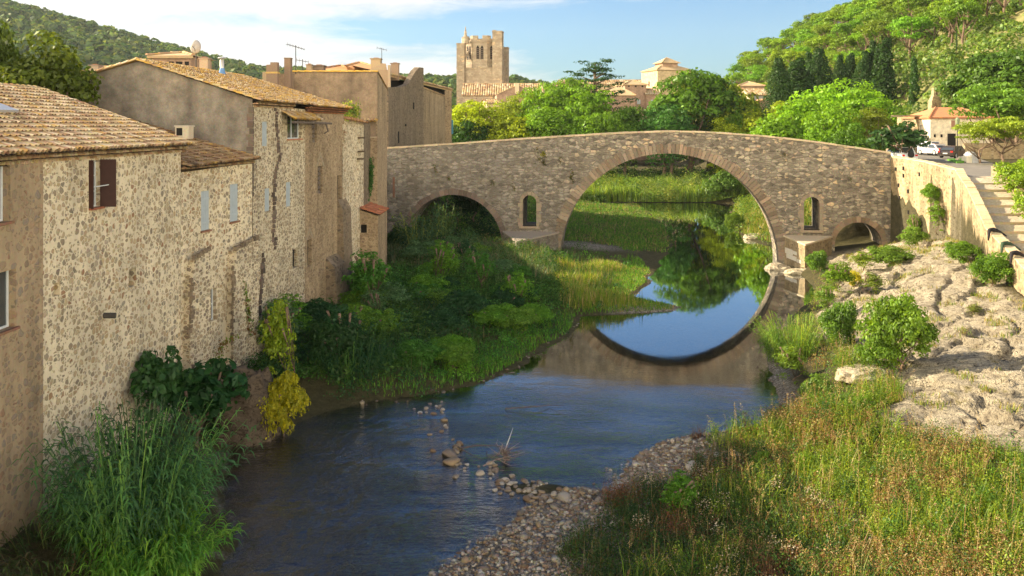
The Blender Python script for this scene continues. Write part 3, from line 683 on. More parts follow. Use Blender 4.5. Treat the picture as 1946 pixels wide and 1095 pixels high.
# ------------------------------------------------------------------ retaining wall, stairs, road on the right
def build_right():
    mb = MB(); pts = [(q[1], q[0], q[2]) for q in PW if 43 < q[0] < 82]; pts[-1] = (34.45, 81.35, 9.8)
    fine = []
    for a, b in zip(pts[:-1], pts[1:]):
        L = math.dist(a[:2], b[:2]); k = max(2, int(L/.6))
        fine += [tuple(a[i]+(b[i]-a[i])*j/k for i in range(3)) for j in range(k)]
    fine.append(pts[-1])
    fine = [(x+.05*mnoise.noise((y, 0, 1)), y, z+.05*mnoise.noise((y*1.3, 2, 1))) for x, y, z in fine]; fine[-1] = pts[-1]
    th = .55
    for (x0, y0, z0), (x1, y1, z1) in zip(fine[:-1], fine[1:]):
        mb.poly([(x0, y0, z0), (x1, y1, z1), (x1, y1, 1.0), (x0, y0, 1.0)])
        mb.poly([(x0, y0, z0), (x0+th, y0, z0), (x1+th, y1, z1), (x1, y1, z1)])
        mb.poly([(x0+th, y0, z0), (x0+th, y0, 1.0), (x1+th, y1, 1.0), (x1+th, y1, z1)])
    x0, y0, z0 = fine[0]; mb.poly([(x0, y0, 1), (x0+th, y0, 1), (x0+th, y0, z0), (x0, y0, z0)])
    w = thing('retaining_wall', 'tall sunlit golden stone wall that joins the bridge and drops along the stairs', 'wall', (34, 69, 0)); w['wc'] = (34, 69, 0)
    mb.build('masonry', M['gold_rubble'], w)
    cp = MB(); r = random.Random(3)
    for (x0, y0, z0), (x1, y1, z1) in zip(fine[:-1], fine[1:]):
        k = r.uniform(.85, 1.12); j = r.uniform(-.03, .04)
        P = [(x0-.05, y0+.02, z0+.004), (x0+th+.05, y0+.02, z0+.004), (x1+th+.05, y1-.01, z1+.004), (x1-.05, y1-.01, z1+.004)]
        P += [(p[0], p[1], p[2]+.10+j) for p in P]
        cp.add(P, [(3, 2, 1, 0), (4, 5, 6, 7), (0, 1, 5, 4), (1, 2, 6, 5), (2, 3, 7, 6), (3, 0, 4, 7)], (.60*k, .48*k, .29*k))
    cp.build('coping', M['ring'], w)
    mb = MB()
    for y, z in ((80.2, 8.6), (78.6, 8.1), (78.6, 8.75), (77.7, 6.8), (75.5, 8.4), (79.4, 6.1), (77.6, 5.0), (79.6, 7.2)):
        x = float(np.interp(y, PW[:, 0], PW[:, 1])); mb.box(x-.06, x+.2, y-.1, y+.1, z, z+.32, (.1, .075, .05))
    mb.build('putlog_hole', M['dark'], w)
    # stairs
    s = thing('stone_stairs', 'broad cobbled stairs with long shallow steps climbing behind the parapet', 'stairs', (33, 60, 0)); s['wc'] = (33, 60, 0)
    mb = MB(); ed = MB(); y = 69.0
    for k in range(17):
        y1 = y-1.38; z = float(stairz(y-.1)); z2 = z-.33
        xa0, xa1 = float(xwa(y1))+.5, float(xwa(y))+.5; wd0, wd1 = 3.1, 2.7
        mb.poly([(xa0, y1, z2), (xa0+wd0, y1, z2), (xa1+wd1, y, z), (xa1, y, z)])
        mb.poly([(xa0, y1, z2-.6), (xa0+wd0, y1, z2-.6), (xa0+wd0, y1, z2), (xa0, y1, z2)])
        ed.box(xa0+.03, xa0+wd0-.03, y1-.05, y1+.13, z2-.2, z2+.03, (.42, .34, .22))
        y = y1
    m = rubble('cobbles', (.58, .48, .33), [(.60, .52, .37), (.50, .42, .3), (.64, .56, .42), (.42, .35, .25)], 6, .05, .2, .05, 1, .6)
    mb.build('tread', m, s); ed.build('step_edge', M['ring'], s)
    # low wall on the far side of the stairs
    wl = MB()
    ys = np.arange(70, 44, -1.0)
    for ya, yb in zip(ys[:-1], ys[1:]):
        xa, xb = float(xwa(ya))+3.25, float(xwa(yb))+3.6; za, zb = float(stairz(ya))+.75, float(stairz(yb))+.75+.9*(1-(yb-44)/26)
        za = float(stairz(ya))+.75+.9*(1-(ya-44)/26)
        P = [(xa, ya, za-2.5), (xb, yb, zb-2.5), (xb, yb, zb), (xa, ya, za), (xa+.5, ya, za-2.5), (xb+.5, yb, zb-2.5), (xb+.5, yb, zb), (xa+.5, ya, za)]
        wl.add(P, [(3, 2, 1, 0), (4, 5, 6, 7), (3, 7, 6, 2)], (1, 1, 1))
    tag(wl.build('garden_wall', M['gold_rubble']), 'low sunlit stone wall along the right side of the stairs', 'wall')
    # cloths thrown over the parapet
    for (y, c, lab) in ((56.4, (.03, .028, .03), 'black jacket thrown over the stair parapet, farthest of the three'), (53.6, (.05, .08, .05), 'dark green jacket between the two black ones on the parapet'), (51.8, (.035, .03, .03), 'black jacket trailing down the parapet nearest the right edge')):
        mb = MB(); P = []; x = float(xwa(y)); z = float(zpar(y))+.17
        for i in range(9):
            u = i/8; P.append(Vector((x-.35+u*1.2, y+.5*math.sin(u*3)-.3, z+.16*math.sin(u*math.pi)-(.5 if i in (0,) else 0)-.25*u*u)))
        mb.tube(P, [.05, .12, .14, .12, .15, .13, .1, .08, .03], 6, c); tag(mb.build('draped_jacket', M['attr'], smooth=True), lab, 'clothing')
    # road
    m, n, out = mat('asphalt'); c = ocoord(n)
    col = n.ramp(n.noise(c, .6, 6, .7), [(.3, (.15, .135, .115)), (.6, (.22, .20, .17)), (.8, (.30, .26, .2))]); princ(n, out, col, .9, n.bump(n.noise(c, 20, 3), .2, .02))
    mb = MB(); mb.poly([(34.8, 69, ROADZ), (39.5, 69, ROADZ), (43, 76, ROADZ), (48, 88, ROADZ+.03), (56, 108, ROADZ+.1), (66, 124, ROADZ+.2), (58, 128, ROADZ+.2), (46, 116, ROADZ+.1), (40.5, 98, ROADZ+.05), (36, 86, ROADZ), (34.8, 82, ROADZ)])
    o = mb.build('road', m); tag(o, kind='structure')
build_right()

# ------------------------------------------------------------------ roofs and houses
TC = [(.50, .37, .22), (.44, .30, .17), (.57, .45, .29), (.30, .20, .12), (.50, .38, .20), (.60, .49, .33), (.38, .24, .14)]
def tile_roof(mb, E0, E1, R0, R1, pitch=.235, rl=.38, seed=1, cols=TC, under=(.07, .05, .035), seg=4):
    E0, E1, R0, R1 = map(Vector, (E0, E1, R0, R1)); r = random.Random(seed)
    nc = max(1, int((E1-E0).length/pitch)); nr = max(1, int(((R0-E0).length+(R1-E1).length)/2/rl))
    U0 = (E1-E0).normalized(); N = U0.cross((R0-E0).normalized()); N = N if N.z > 0 else -N
    mb.poly([E0, E1, R1, R0], under)
    Q = lambda u, v: (E0.lerp(E1, u)).lerp(R0.lerp(R1, u), v)
    for i in range(nc):
        u = (i+.5)/nc; hw = (Q((i+1)/nc, 0)-Q(i/nc, 0)).length/2; cshift = r.uniform(-.01, .01)
        for j in range(nr):
            v0, v1 = j/nr, min(1, (j+1.18)/nr)
            A, B = Q(u, v0)-(R0-E0).normalized()*(.02+r.uniform(-.03, .03)), Q(u, v1)
            wA = hw*.80; wB = hw*.66; up = .055+r.uniform(-.008, .012); sk = U0*r.uniform(-.012, .012)
            c = r.choice(cols); k = r.uniform(.78, 1.12); c = (c[0]*k, c[1]*k, c[2]*k)
            P = []
            for (o, w, h) in ((A+N*up, wA, .105), (B+N*.018, wB, .08)):
                for q in range(seg+1):
                    th = math.pi*q/seg; P.append(o+sk+U0*(-math.cos(th)*w)+N*(math.sin(th)*h))
            mb.add(P, [(q, q+1, seg+2+q, seg+1+q) for q in range(seg)], c)
            # channel tile between covers
            if j % 1 == 0:
                A2, B2 = Q((i+1)/nc, v0), Q((i+1)/nc, v1); k = r.uniform(.55, .85); w = hw*.55
                mb.add([A2-U0*w+N*.05, A2+N*.022, A2+U0*w+N*.05, B2-U0*w+N*.03, B2+N*.006, B2+U0*w+N*.03], [(0, 1, 4, 3), (1, 2, 5, 4)], (c[0]*k, c[1]*k, c[2]*k))
def ridge_row(mb, A, B, w=.13, seed=1, cols=TC, l=.42):
    A, B = Vector(A), Vector(B); n = max(1, int((B-A).length/l)); r = random.Random(seed); d = (B-A).normalized(); s = d.cross(Vector((0, 0, 1))).normalized()
    for i in range(n):
        c = r.choice(cols); a, b = A.lerp(B, i/n)-d*.03, A.lerp(B, (i+1)/n); P = []
        for o, k in ((a+Vector((0, 0, .03)), 1.), (b, .85)):
            for q in range(6): th = math.pi*q/5; P.append(o+s*(-math.cos(th)*w*k)+Vector((0, 0, math.sin(th)*w*.9*k)))
        mb.add(P, [(q, q+1, 7+q, 6+q) for q in range(5)]+[(5, 4, 3, 2, 1, 0)], c)
def genoise(mb, p0, p1, z, rows=2, seed=1, pitch=.235, step=.15, h=.15, cols=TC):
    """rows of half-round tile ends under an eave, top at z"""
    p0, p1 = Vector((p0[0], p0[1], 0)), Vector((p1[0], p1[1], 0)); L = (p1-p0).length; d = (p1-p0)/L; nn = Vector((d.y, -d.x, 0)); n = int(L/pitch); r = random.Random(seed)
    for k in range(rows):
        zz = z-h*(k+1)+.02; out = step*(rows-k)
        P0 = p0+nn*(out-.04)+Vector((0, 0, zz+h-.035)); P1 = p1+nn*(out-.04)+Vector((0, 0, zz+h-.035)); dn = Vector((0, 0, .033))
        bk = nn*(out-.04)
        mb.add([P0, P1, P1-bk, P0-bk, P0+dn, P1+dn, P1-bk+dn, P0-bk+dn], [(0, 1, 5, 4), (3, 2, 1, 0), (4, 5, 6, 7)], (.42, .30, .17))
        mb.add([P0-nn*.12, P1-nn*.12, P1-nn*.12-Vector((0, 0, h)), P0-nn*.12-Vector((0, 0, h))], [(0, 1, 2, 3)], (.05, .035, .025))
        for i in range(n):
            c = r.choice(cols); o = p0+d*((i+.5+(k % 2)*.5)*L/n)+Vector((0, 0, zz)); P = []
            for q in range(6):
                th = math.pi*q/5; a = o+d*(-math.cos(th)*pitch*.46)+Vector((0, 0, math.sin(th)*(h-.045)))
                P += [a+nn*out, a]
            mb.add(P, [(2*q, 2*q+2, 2*q+3, 2*q+1) for q in range(5)], c)

def ray_u(p0, p1, px):
    """distance along wall p0->p1 where photo column px falls"""
    k = (px-CX)/F; dx, dy = p1[0]-p0[0], p1[1]-p0[1]
    t = (k*p0[1]-p0[0])/(dx-k*dy); return t*math.hypot(dx, dy), p0[1]+t*dy
def hole_px(p0, p1, x0, x1, y0, y1):
    u0, Ya = ray_u(p0, p1, x0); u1, Yb = ray_u(p0, p1, x1); Ym = (Ya+Yb)/2
    return (u0, u1, Z_(y1, Ym), Z_(y0, Ym))
def frame_set(par, P, h, k, kind='window', bars=1):
    """window, shutter or plain dark back for hole h on plane function P at recess k"""
    a, b, c, d = h; mb = MB()
    if kind == 'shutter':
        n = 5
        for i in range(n):
            u0 = a+(b-a)*i/n+.006; u1 = a+(b-a)*(i+1)/n-.006
            mb.add([P(u0, c+.01, k-.03), P(u1, c+.01, k-.03), P(u1, d-.01, k-.03), P(u0, d-.01, k-.03), P(u0, c+.01, k), P(u1, c+.01, k), P(u1, d-.01, k), P(u0, d-.01, k)], [(0, 1, 2, 3), (0, 3, 7, 4), (1, 5, 6, 2), (4, 7, 6, 5)])
        for z in (c+.2*(d-c), c+.8*(d-c)): mb.add([P(a, z-.05, k-.05), P(b, z-.05, k-.05), P(b, z+.05, k-.05), P(a, z+.05, k-.05), P(a, z-.05, k-.02), P(b, z-.05, k-.02), P(b, z+.05, k-.02), P(a, z+.05, k-.02)], [(0, 1, 2, 3), (0, 4, 5, 1), (3, 2, 6, 7)])
        return mb.build('shutter', M['blue'], par)
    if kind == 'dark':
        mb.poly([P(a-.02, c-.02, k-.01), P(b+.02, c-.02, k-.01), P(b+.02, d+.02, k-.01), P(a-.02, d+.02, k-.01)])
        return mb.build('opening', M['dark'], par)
    def bar(u0, u1, z0, z1):
        mb.add([P(u0, z0, k-.06), P(u1, z0, k-.06), P(u1, z1, k-.06), P(u0, z1, k-.06), P(u0, z0, k), P(u1, z0, k), P(u1, z1, k), P(u0, z1, k)], [(0, 1, 2, 3), (0, 3, 7, 4), (1, 5, 6, 2), (0, 4, 5, 1), (3, 2, 6, 7)])
    w = .06; bar(a, a+w, c, d); bar(b-w, b, c, d); bar(a+w, b-w, c, c+w); bar(a+w, b-w, d-w, d); m_ = (a+b)/2; bar(m_-w*.7, m_+w*.7, c+w, d-w)
    for i in range(bars): z = c+(d-c)*(i+1)/(bars+1); bar(a+w, m_-w*.7, z-.02, z+.02); bar(m_+w*.7, b-w, z-.02, z+.02)
    fr = mb.build('window_frame', M['frame'], par)
    g = MB(); g.poly([P(a, c, k-.02), P(b, c, k-.02), P(b, d, k-.02), P(a, d, k-.02)]); g.build('pane', M['glass'], par)
    return fr
def sill(par, P, h, col=(.27, .14, .09), out=.09):
    a, b, c, d = h; mb = MB()
    mb.add([P(a-.06, c-.07, -out), P(b+.06, c-.07, -out), P(b+.06, c, -out), P(a-.06, c, -out), P(a-.06, c-.07, .02), P(b+.06, c-.07, .02), P(b+.06, c, .02), P(a-.06, c, .02)], [(0, 1, 2, 3), (3, 2, 6, 7), (0, 4, 5, 1), (0, 3, 7, 4), (1, 5, 6, 2)], col)
    mb.build('sill', M['ring'], par)
def ragged(mb, P, u0, u1, z0, z1, seed, out=.12, size=.3, col=(.17, .13, .10)):
    """rough stones standing proud along a line from (u0,z0) to (u1,z1)"""
    r = random.Random(seed); n = int(math.hypot(u1-u0, z1-z0)/size*1.25)+1
    for i in range(n):
        t = (i+.5)/n; u = u0+(u1-u0)*t+r.uniform(-.10, .10); z = z0+(z1-z0)*t; w, h = size*r.uniform(.35, .7), size*r.uniform(.3, .52); o = out*r.uniform(.5, 1.3); k = r.uniform(.6, 1.4)
        q = [(-w, -h), (w, -h), (w*r.uniform(.7, 1), h), (-w*r.uniform(.7, 1), h)]
        mb.add([P(u+a, z+b, .03) for a, b in q]+[P(u+a*.8, z+b*.8, -o) for a, b in q], [(4, 5, 6, 7), (0, 1, 5, 4), (1, 2, 6, 5), (2, 3, 7, 6), (3, 0, 4, 7)], tuple(c*k for c in col))

def riverside_houses():
    # ---- house nearest the camera
    h = wthing('stone_house', 'long nearest stone house with maroon shutters and a broad sunlit tile roof', 'house', (-17, 26, 0))
    a0, a1, a2 = (-14.69, 14), (-14.22, 27.0), (-13.85, 37.4)
    hA = [hole_px(a0, a1, -42, 15, 305, 425), hole_px(a0, a1, -42, 26, 519, 633)]
    mb = MB(); e = .07
    b0, b1 = (a0[0]+e, a0[1]), (a1[0]+e, a1[1]); P = wall(mb, b0, b1, -.6, 11.72, 11.72, hA, .34)
    mb.poly([(b1[0], b1[1], -.6), (a1[0]-.1, a1[1], -.6), (a1[0]-.1, a1[1], 11.72), (b1[0], b1[1], 11.72)])
    mb.build('rendered_wall', M['tan'], h)
    for q in hA: frame_set(h, P, q, .28, 'window', 0); sill(h, P, q)
    hB = [hole_px(a1, a2, 170, 191, 305, 394), hole_px(a1, a2, 245, 258, 510, 545), hole_px(a1, a2, 103, 115, 537, 562)]
    mb = MB(); P = wall(mb, a1, a2, -.6, 11.72, 11.72, hB, .3)
    w0, w1 = Vector((-13.85, 37.4, 0)), Vector((-22.5, 37.4, 0))
    mb.poly([(-13.85, 37.4, -.6), (-26, 37.4, -.6), (-26, 37.4, 11.6), (-19.9, 37.4, 14.0), (-13.85, 37.4, 11.72)])
    mb.poly([(-14.69, 14, -.6), (-14.69, 14, 11.72), (-19.9, 14, 14.0), (-26, 14, 11.6), (-26, 14, -.6)])
    mb.poly([(-26, 14, -.6), (-26, 14, 11.6), (-26, 37.4, 11.6), (-26, 37.4, -.6)])
    mb.build('stone_wall', M['cream'], h)
    q = hB[0]; frame_set(h, P, q, .22, 'window', 2); sill(h, P, q, (.30, .12, .07), .14)
    frame_set(h, P, hB[1], .28, 'dark'); 
    mbk = MB(); c_ = hB[2]; mbk.poly([P(c_[0]-.05, c_[2]-.05, .24), P(c_[1]+.05, c_[2]-.05, .24), P(c_[1]+.05, c_[3]+.05, .24), P(c_[0]-.05, c_[3]+.05, .24)]); mbk.build('blocked_opening', M['pale'], h)
    sm = MB()                                                       # maroon leaf standing open, far side
    for (u, du, dk) in ((q[1]+.0, .10, -.50), (q[0]-.0, -.03, -.16)):
        A = P(u, q[2]-.02, 0); B = P(u+du, q[2]-.02, dk); H = Vector((0, 0, q[3]-q[2]+.04)); t = (B-A).normalized().cross(Vector((0, 0, 1)))*.045
        s2 = MB(); s2.add([A, B, B+H, A+H, A+t, B+t, B+H+t, A+H+t], [(0, 1, 2, 3), (7, 6, 5, 4), (0, 4, 5, 1), (1, 5, 6, 2), (2, 6, 7, 3), (3, 7, 4, 0)])
        s2.build('shutter', M['shutter'], h)
    s2 = MB(); s2.tube([P(q[0], (q[2]+q[3])/2-.1, -.05), P(q[1]+.1, (q[2]+q[3])/2-.05, -.3)], .018, 5, (.6, .58, .5)); s2.build('shutter_bar', M['frame'], h)
    r1 = MB(); ov = .42
    tile_roof(r1, (-14.75+ov, 13.8, 11.86), (-13.80+ov, 37.7, 11.86), (-19.9, 13.8, 14.2), (-19.9, 37.7, 14.2), seed=4)
    r1.poly([(-19.9, 13.8, 14.2), (-19.9, 37.7, 14.2), (-26.4, 37.7, 11.6), (-26.4, 13.8, 11.6)], (.4, .28, .16))
    ridge_row(r1, (-19.9, 13.8, 14.22), (-19.9, 37.7, 14.22), seed=2)
    ridge_row(r1, (-13.80+ov, 37.62, 11.9), (-19.9, 37.62, 14.25), .10, 3)
    r1.build('roof', M['tile'], h)
    g = MB(); genoise(g, (-14.69, 14), (-13.85, 37.55), 11.86, 2, 5); g.build('cornice', M['ring'], h)
    mb = MB(); c_ = Vector((-17.1, 29.6, 13.28)); sl_ = Vector((-6.1, 0, 2.34)).normalized(); up = Vector((2.34, 0, 6.1)).normalized()
    mb.obox(c_, (0, 1, 0), sl_, up, .62, .45, .09, (.34, .36, .38)); mb.build('skylight', M['metal'], h)
    mb = MB(); mb.tube([P(hole_px(a1, a2, 197, 198, 590, 596)[0], Z_(592, 31.5), .1), P(hole_px(a1, a2, 197, 198, 590, 596)[0]+.1, Z_(592, 31.5)-.02, -.38)], .10, 7, (.05, .045, .04)); mb.build('drain_spout', M['iron'], h)
    # ---- lower house
    h = wthing('stone_house', 'lower stone house with two pale blue shutters and a shaded tile roof', 'house', (-16, 40.5, 0))
    a, b = (-13.85, 37.42), (-12.72, 43.8)
    H2 = [hole_px(a, b, 382, 398, 363, 438), hole_px(a, b, 437, 452.5, 350, 421), hole_px(a, b, 397, 411, 549, 610)]
    mb = MB(); P = wall(mb, a, b, -.8, 10.72, 10.85, H2, .26)
    mb.build('stone_wall', M['cream'], h)
    for q in H2[:2]: frame_set(h, P, q, .06, 'shutter'); sill(h, P, q)
    frame_set(h, P, H2[2], .22, 'window', 1)
    mb = MB()                                                       # stepped buttress leaning on the wall
    for (x0, x1, y0, y1, sd) in ((352, 386, 482, 640, 3), (432, 478, 462, 720, 4)):
        ua, _ = ray_u(a, b, x0); ub, Yb = ray_u(a, b, x1); zt = Z_((y0), (_+Yb)/2)
        z0 = Z_(y1, _); o = .34
        pts = [(ua, zt-.9), (ua+.25, zt-.25), (ua+.5, zt), (ub, zt+.12)]
        base = [(ub, -.8), (ua-.25, -.8), (ua-.2, z0)]
        ring_ = pts+base; n_ = len(ring_)
        V = [P(u, z, .02) for u, z in ring_]+[P(u, z, -o*(1.25 if z < 1 else 1)) for u, z in ring_]
        mb.add(V, [tuple(range(n_, 2*n_))[::-1]]+[(i, (i+1) % n_, n_+(i+1) % n_, n_+i) for i in range(n_)])
        cb = MB(); Pk = lambda u, z, k=0, P=P, o=o: P(u, z, k-o+.02)
        ragged(cb, Pk, ua-.02, ua-.15, zt-.9, z0, sd, .05, .26); cb.build('buttress_edge', M['dark_rubble'], h); cb = MB(); ragged(cb, Pk, ua+.1, ub, zt-.1, zt+.14, sd+9, .09, .26); cb.build('buttress_top', M['dark_rubble'], h)
    mb.build('buttress', M['white_rubble'], h)
    r1 = MB(); tile_roof(r1, (-13.85+.38, 37.42, 10.92), (-12.72+.42, 43.78, 11.03), (-20.6, 37.42, 13.3), (-20.0, 43.78, 13.3), seed=14, pitch=.22, rl=.36)
    r1.build('roof', M['tile_dark'], h)
    g = MB(); genoise(g, a, b, 10.98, 1, 6, .2, .17); g.build('cornice', M['ring'], h)
    # box with a little window on this roof
    c = wthing('roof_ventilator', 'small cream rendered box with a dark grille on the low roof', 'roof box', (-16.6, 42.2, 11.6))
    mb = MB(); x0, x1 = X_(333, 42.6), X_(358, 42.6); z1 = Z_(238.5, 42.6)
    mb.box(x0, x1, 42.6, 43.3, 11.2, z1-.06, (.6, .52, .4)); mb.box(x0-.04, x1+.04, 42.55, 43.35, z1-.06, z1, (.55, .5, .42)); mb.build('housing', M['attr'], c)
    mb = MB(); mb.box(x0+.06, x0+.34, 42.585, 42.62, z1-.48, z1-.12); mb.build('grille', M['dark'], c)
    # ---- tall house with the grey gable
    h = wthing('tall_house', 'tall stone house with a dark streaked grey gable and yellow lichened roof', 'house', (-16, 50, 0))
    a, b, c_ = (-12.7, 43.82), (-11.9, 51.4), (-10.9, 58.0)
    HA = [hole_px(a, b, 498, 508.5, 231, 278), hole_px(a, b, 503, 513, 358, 402), hole_px(a, b, 543.5, 553, 346, 393), hole_px(a, b, 546, 573, 219, 264), hole_px(a, b, 556, 567, 473, 509)]
    mb = MB(); P = wall(mb, a, b, -.8, 13.75, 13.6, HA, .3); mb.build('stone_wall', M['white_rubble'], h)
    for q in HA[:3]: frame_set(h, P, q, .08, 'shutter')
    frame_set(h, P, HA[3], .24, 'window', 0); sill(h, P, HA[3], (.45, .2, .12)); frame_set(h, P, HA[4], .26, 'dark')
    for (x0, y0, x1, y1, s, sd) in ((523, 205, 529, 290, .22, 1), (533, 290, 520, 340, .24, 2), (520, 340, 519, 460, .3, 3), (500, 480, 492, 600, .34, 4), (523, 450, 523, 475, .3, 8)):
        cr = MB(); u0, Ya = ray_u(a, b, x0); u1, Yb = ray_u(a, b, x1); ragged(cr, P, u0, u1, Z_(y0, Ya), Z_(y1, Yb), sd, .09, s, (.13, .10, .08)); cr.build('seam_stones', M['ring'], h)
    HB = [hole_px(b, c_, 593.5, 602, 217, 271), hole_px(b, c_, 604, 613, 316, 368), hole_px(b, c_, 584, 592.5, 455, 506), hole_px(b, c_, 641, 649, 333, 388)]
    mb = MB(); P2 = wall(mb, b, c_, -.8, 13.6, 13.55, HB, .32)
    mb.build('brown_wall', M['brown_rubble'], h)
    for q in HB: frame_set(h, P2, q, .26, 'dark')
    for q, kind in ((HB[0], 'g'), (HB[1], 'd')):
        mb = MB(); n = 6
        for i in range(n):
            z0 = q[2]+(q[3]-q[2])*i/n; mb.add([P2(q[0]+.03, z0, .12), P2(q[1]-.03, z0, .12), P2(q[1]-.03, z0+(q[3]-q[2])/n*.7, .12), P2(q[0]+.03, z0+(q[3]-q[2])/n*.7, .12)], [(0, 1, 2, 3)])
        mb.build('wooden_louvre', M['wood'], h)
    for q, (x0, x1, ytop) in ((HB[1], (603, 614, 312)), (HB[2], (583, 593.5, 449))):      # pointed heads
        cr = MB(); um, w = (q[0]+q[1])/2, (q[1]-q[0])/2
        for s in (-1, 1):
            cr.add([P2(um+s*w*1.1, q[3], -.01), P2(um, q[3]+w*1.5, -.01), P2(um, q[3]+w*2.3, -.01), P2(um+s*w*1.8, q[3], -.01), P2(um+s*w*1.1, q[3], .2), P2(um, q[3]+w*1.5, .2)], [(0, 1, 2, 3) if s < 0 else (3, 2, 1, 0), (0, 4, 5, 1)], (.33, .27, .19))
        cr.build('pointed_head', M['ring'], h)
    # buttress tower at the foot of the brown wall
    mb = MB(); zt = Z_(478, 55)
    for (x0, x1, yt, o) in ((619, 641, 490, .55), (641, 657, 380, .35)):
        u0, Ya = ray_u(b, c_, x0); u1, Yb = ray_u(b, c_, x1); zt = Z_(yt, Ya)
        V = []
        for u, z, k in ((u0, -.8, -o*1.7), (u1, -.8, -o*1.7), (u1, zt-.6, -o), (u0, zt-.6, -o), (u0, zt, 0), (u1, zt, 0), (u0, -.8, 0), (u1, -.8, 0)): V.append(P2(u, z, k))
        mb.add(V, [(0, 1, 2, 3), (3, 2, 5, 4), (0, 3, 4, 6), (1, 7, 5, 2)])
    mb.build('buttress', M['dark_rubble'], h)
    # gable wall
    zr, xrg = 15.75, -18.3
    mb = MB(); mb.poly([(-12.72, 43.84, 8.5), (-12.72, 43.84, 13.98), (xrg, 43.84, zr+.1), (-22.4, 43.84, 14.62), (-22.4, 43.84, 8.5)][::-1])
    mb.poly([(-10.9, 58, -.8), (-22, 60, -.8), (-22, 60, 14.5), (-17.2, 59, 15.7), (-10.9, 58, 13.55)]); mb.poly([(-22.4, 43.84, 4), (-22.4, 43.84, 14.55), (-22, 60, 14.5), (-22, 60, 4)])
    mb.build('gable_wall', M['grey_render'], h)
    mb = MB(); r = random.Random(8); z = 9.2                       # rough quoins at the corner
    while z < 13.3:
        hh = r.uniform(.22, .36); w = r.uniform(.12, .42); k = r.uniform(.7, 1.2)
        mb.box(-12.70-w, -12.68, 43.80, 43.95, z+.01, z+hh-.01, (.15*k, .115*k, .09*k)); z += hh
    mb.build('quoin', M['ring'], h)
    r1 = MB(); R0, R1 = (xrg, 43.6, zr+.12), (-17.4, 58.4, zr+.1)
    tile_roof(r1, (-12.25, 43.6, 13.86), (-11.5, 51.5, 13.84), R0, (-17.8, 51.5, zr+.11), seed=24, pitch=.25)
    tile_roof(r1, (-11.35, 51.5, 13.78), (-10.35, 58.4, 13.74), (-17.8, 51.5, zr+.11), R1, seed=25, pitch=.25)
    r1.poly([R0, R1, (-22.6, 60.2, 14.5), (-22.8, 43.6, 14.5)], (.42, .3, .17))
    ridge_row(r1, (-12.25, 43.66, 13.9), R0, .12, 3); ridge_row(r1, R0, (-22.8, 43.66, 14.55), .12, 5); ridge_row(r1, R0, R1, .13, 7)
    r1.build('roof', M['tile_yellow'], h)
    g = MB(); genoise(g, a, (-12.15, 49.2), 13.84, 2, 6, .22, .14, .13); genoise(g, b, c_, 13.78, 3, 7, .22, .13, .13, [(.36, .16, .09), (.42, .2, .1), (.3, .14, .08)]); g.build('cornice', M['ring'], h)
    # little pent roof over the balcony window, with its beams
    u0, Ya = ray_u(a, b, 534); u1, Yb = ray_u(a, b, 588)
    r1 = MB(); A, B = P(u0, 13.0, -.75), P(u1, 12.95, -.75); A2, B2 = P(u0, 13.42, .0), P(u1, 13.38, .0)
    tile_roof(r1, A, B, A2, B2, seed=5, pitch=.23, rl=.3); r1.build('pent_roof', M['tile_yellow'], h)
    mb = MB(); mb.tube([P(u0+.1, 12.86, -.62), P(u1+2.2, 12.80, -.62)], .07, 6, (.2, .2, .19)); mb.tube([P(u1+1.2, 12.8, -.6), P(u1+1.3, 12.35, -.7), P(u1+1.2, 12.2, -.5)], .05, 5, (.1, .09, .09)); mb.build('gutter_beam', M['wood'], h)
    # ---- narrow annex with plants on its roof
    h = wthing('annex', 'narrow stone annex with a tile strip on top between tall house and brown block', 'house', (-11, 60.5, 0))
    a, b = (-10.88, 58.05), (-10.45, 63.0); H = [hole_px(a, b, 651, 656, 247, 271)]
    mb = MB(); P = wall(mb, a, b, 0, 13.0, 12.75, H, .3); mb.poly([(a[0], a[1], 12.9), (b[0], b[1], 12.7), (b[0]-4, b[1], 13.3), (a[0]-4, a[1], 13.3)]); mb.build('stone_wall', M['cream'], h); frame_set(h, P, H[0], .25, 'dark')
    mb = MB(); mb.poly([(-10.45, 63, 0), (-10.45, 66, 0), (-10.45, 66, 13.0), (-10.45, 63, 13.0)]); mb.build('side_wall', M['dark_rubble'], h)
    r1 = MB(); tile_roof(r1, (a[0]+.25, a[1], 13.02), (b[0]+.3, b[1]+.2, 12.8), (a[0]-.9, a[1], 13.38), (b[0]-.8, b[1]+.2, 13.2), seed=8, rl=.3); r1.build('roof', M['tile_red'], h)
    for (px, py) in ((683, 262), (683, 288), (681, 302)): mb = MB(); q = ray_u(a, b, px-1); mb.obox(P(q[0], Z_(py, q[1]), -.18), (1, 0, 0), (0, 1, 0), (0, 0, 1), .22, .3, .05, (.12, .09, .06)); mb.build('ledge_stone', M['ring'], h)
    # ---- tall rendered block
    h = wthing('rendered_block', 'tall brown rendered block with a line of yellow ridge tiles', 'house', (-13, 69, 0))
    xa, xb = X_(552, 66), X_(717, 66); zt = Z_(137, 66)
    H = [(xx0-xa, xx1-xa, z0, z1) for xx0, xx1, z0, z1 in ((X_(693.5, 66), X_(700.5, 66), Z_(268, 66), Z_(231, 66)), (X_(704, 66), X_(714.5, 66), Z_(260, 66), Z_(232, 66)), (X_(688.5, 66), X_(700, 66), Z_(326, 66), Z_(290, 66)))]
    mb = MB(); P = wall(mb, (xa, 66), (xb, 66), 11.3, zt, zt, H[:0], .35); mb.build('render', M['brown_render'], h)
    mb = MB(); H3 = [(max(q[0], .05), q[1], q[2], q[3]) for q in H]; wall(mb, (xa, 65.98), (xb, 65.98), 0, 13.0, 13.0, H3, .4)
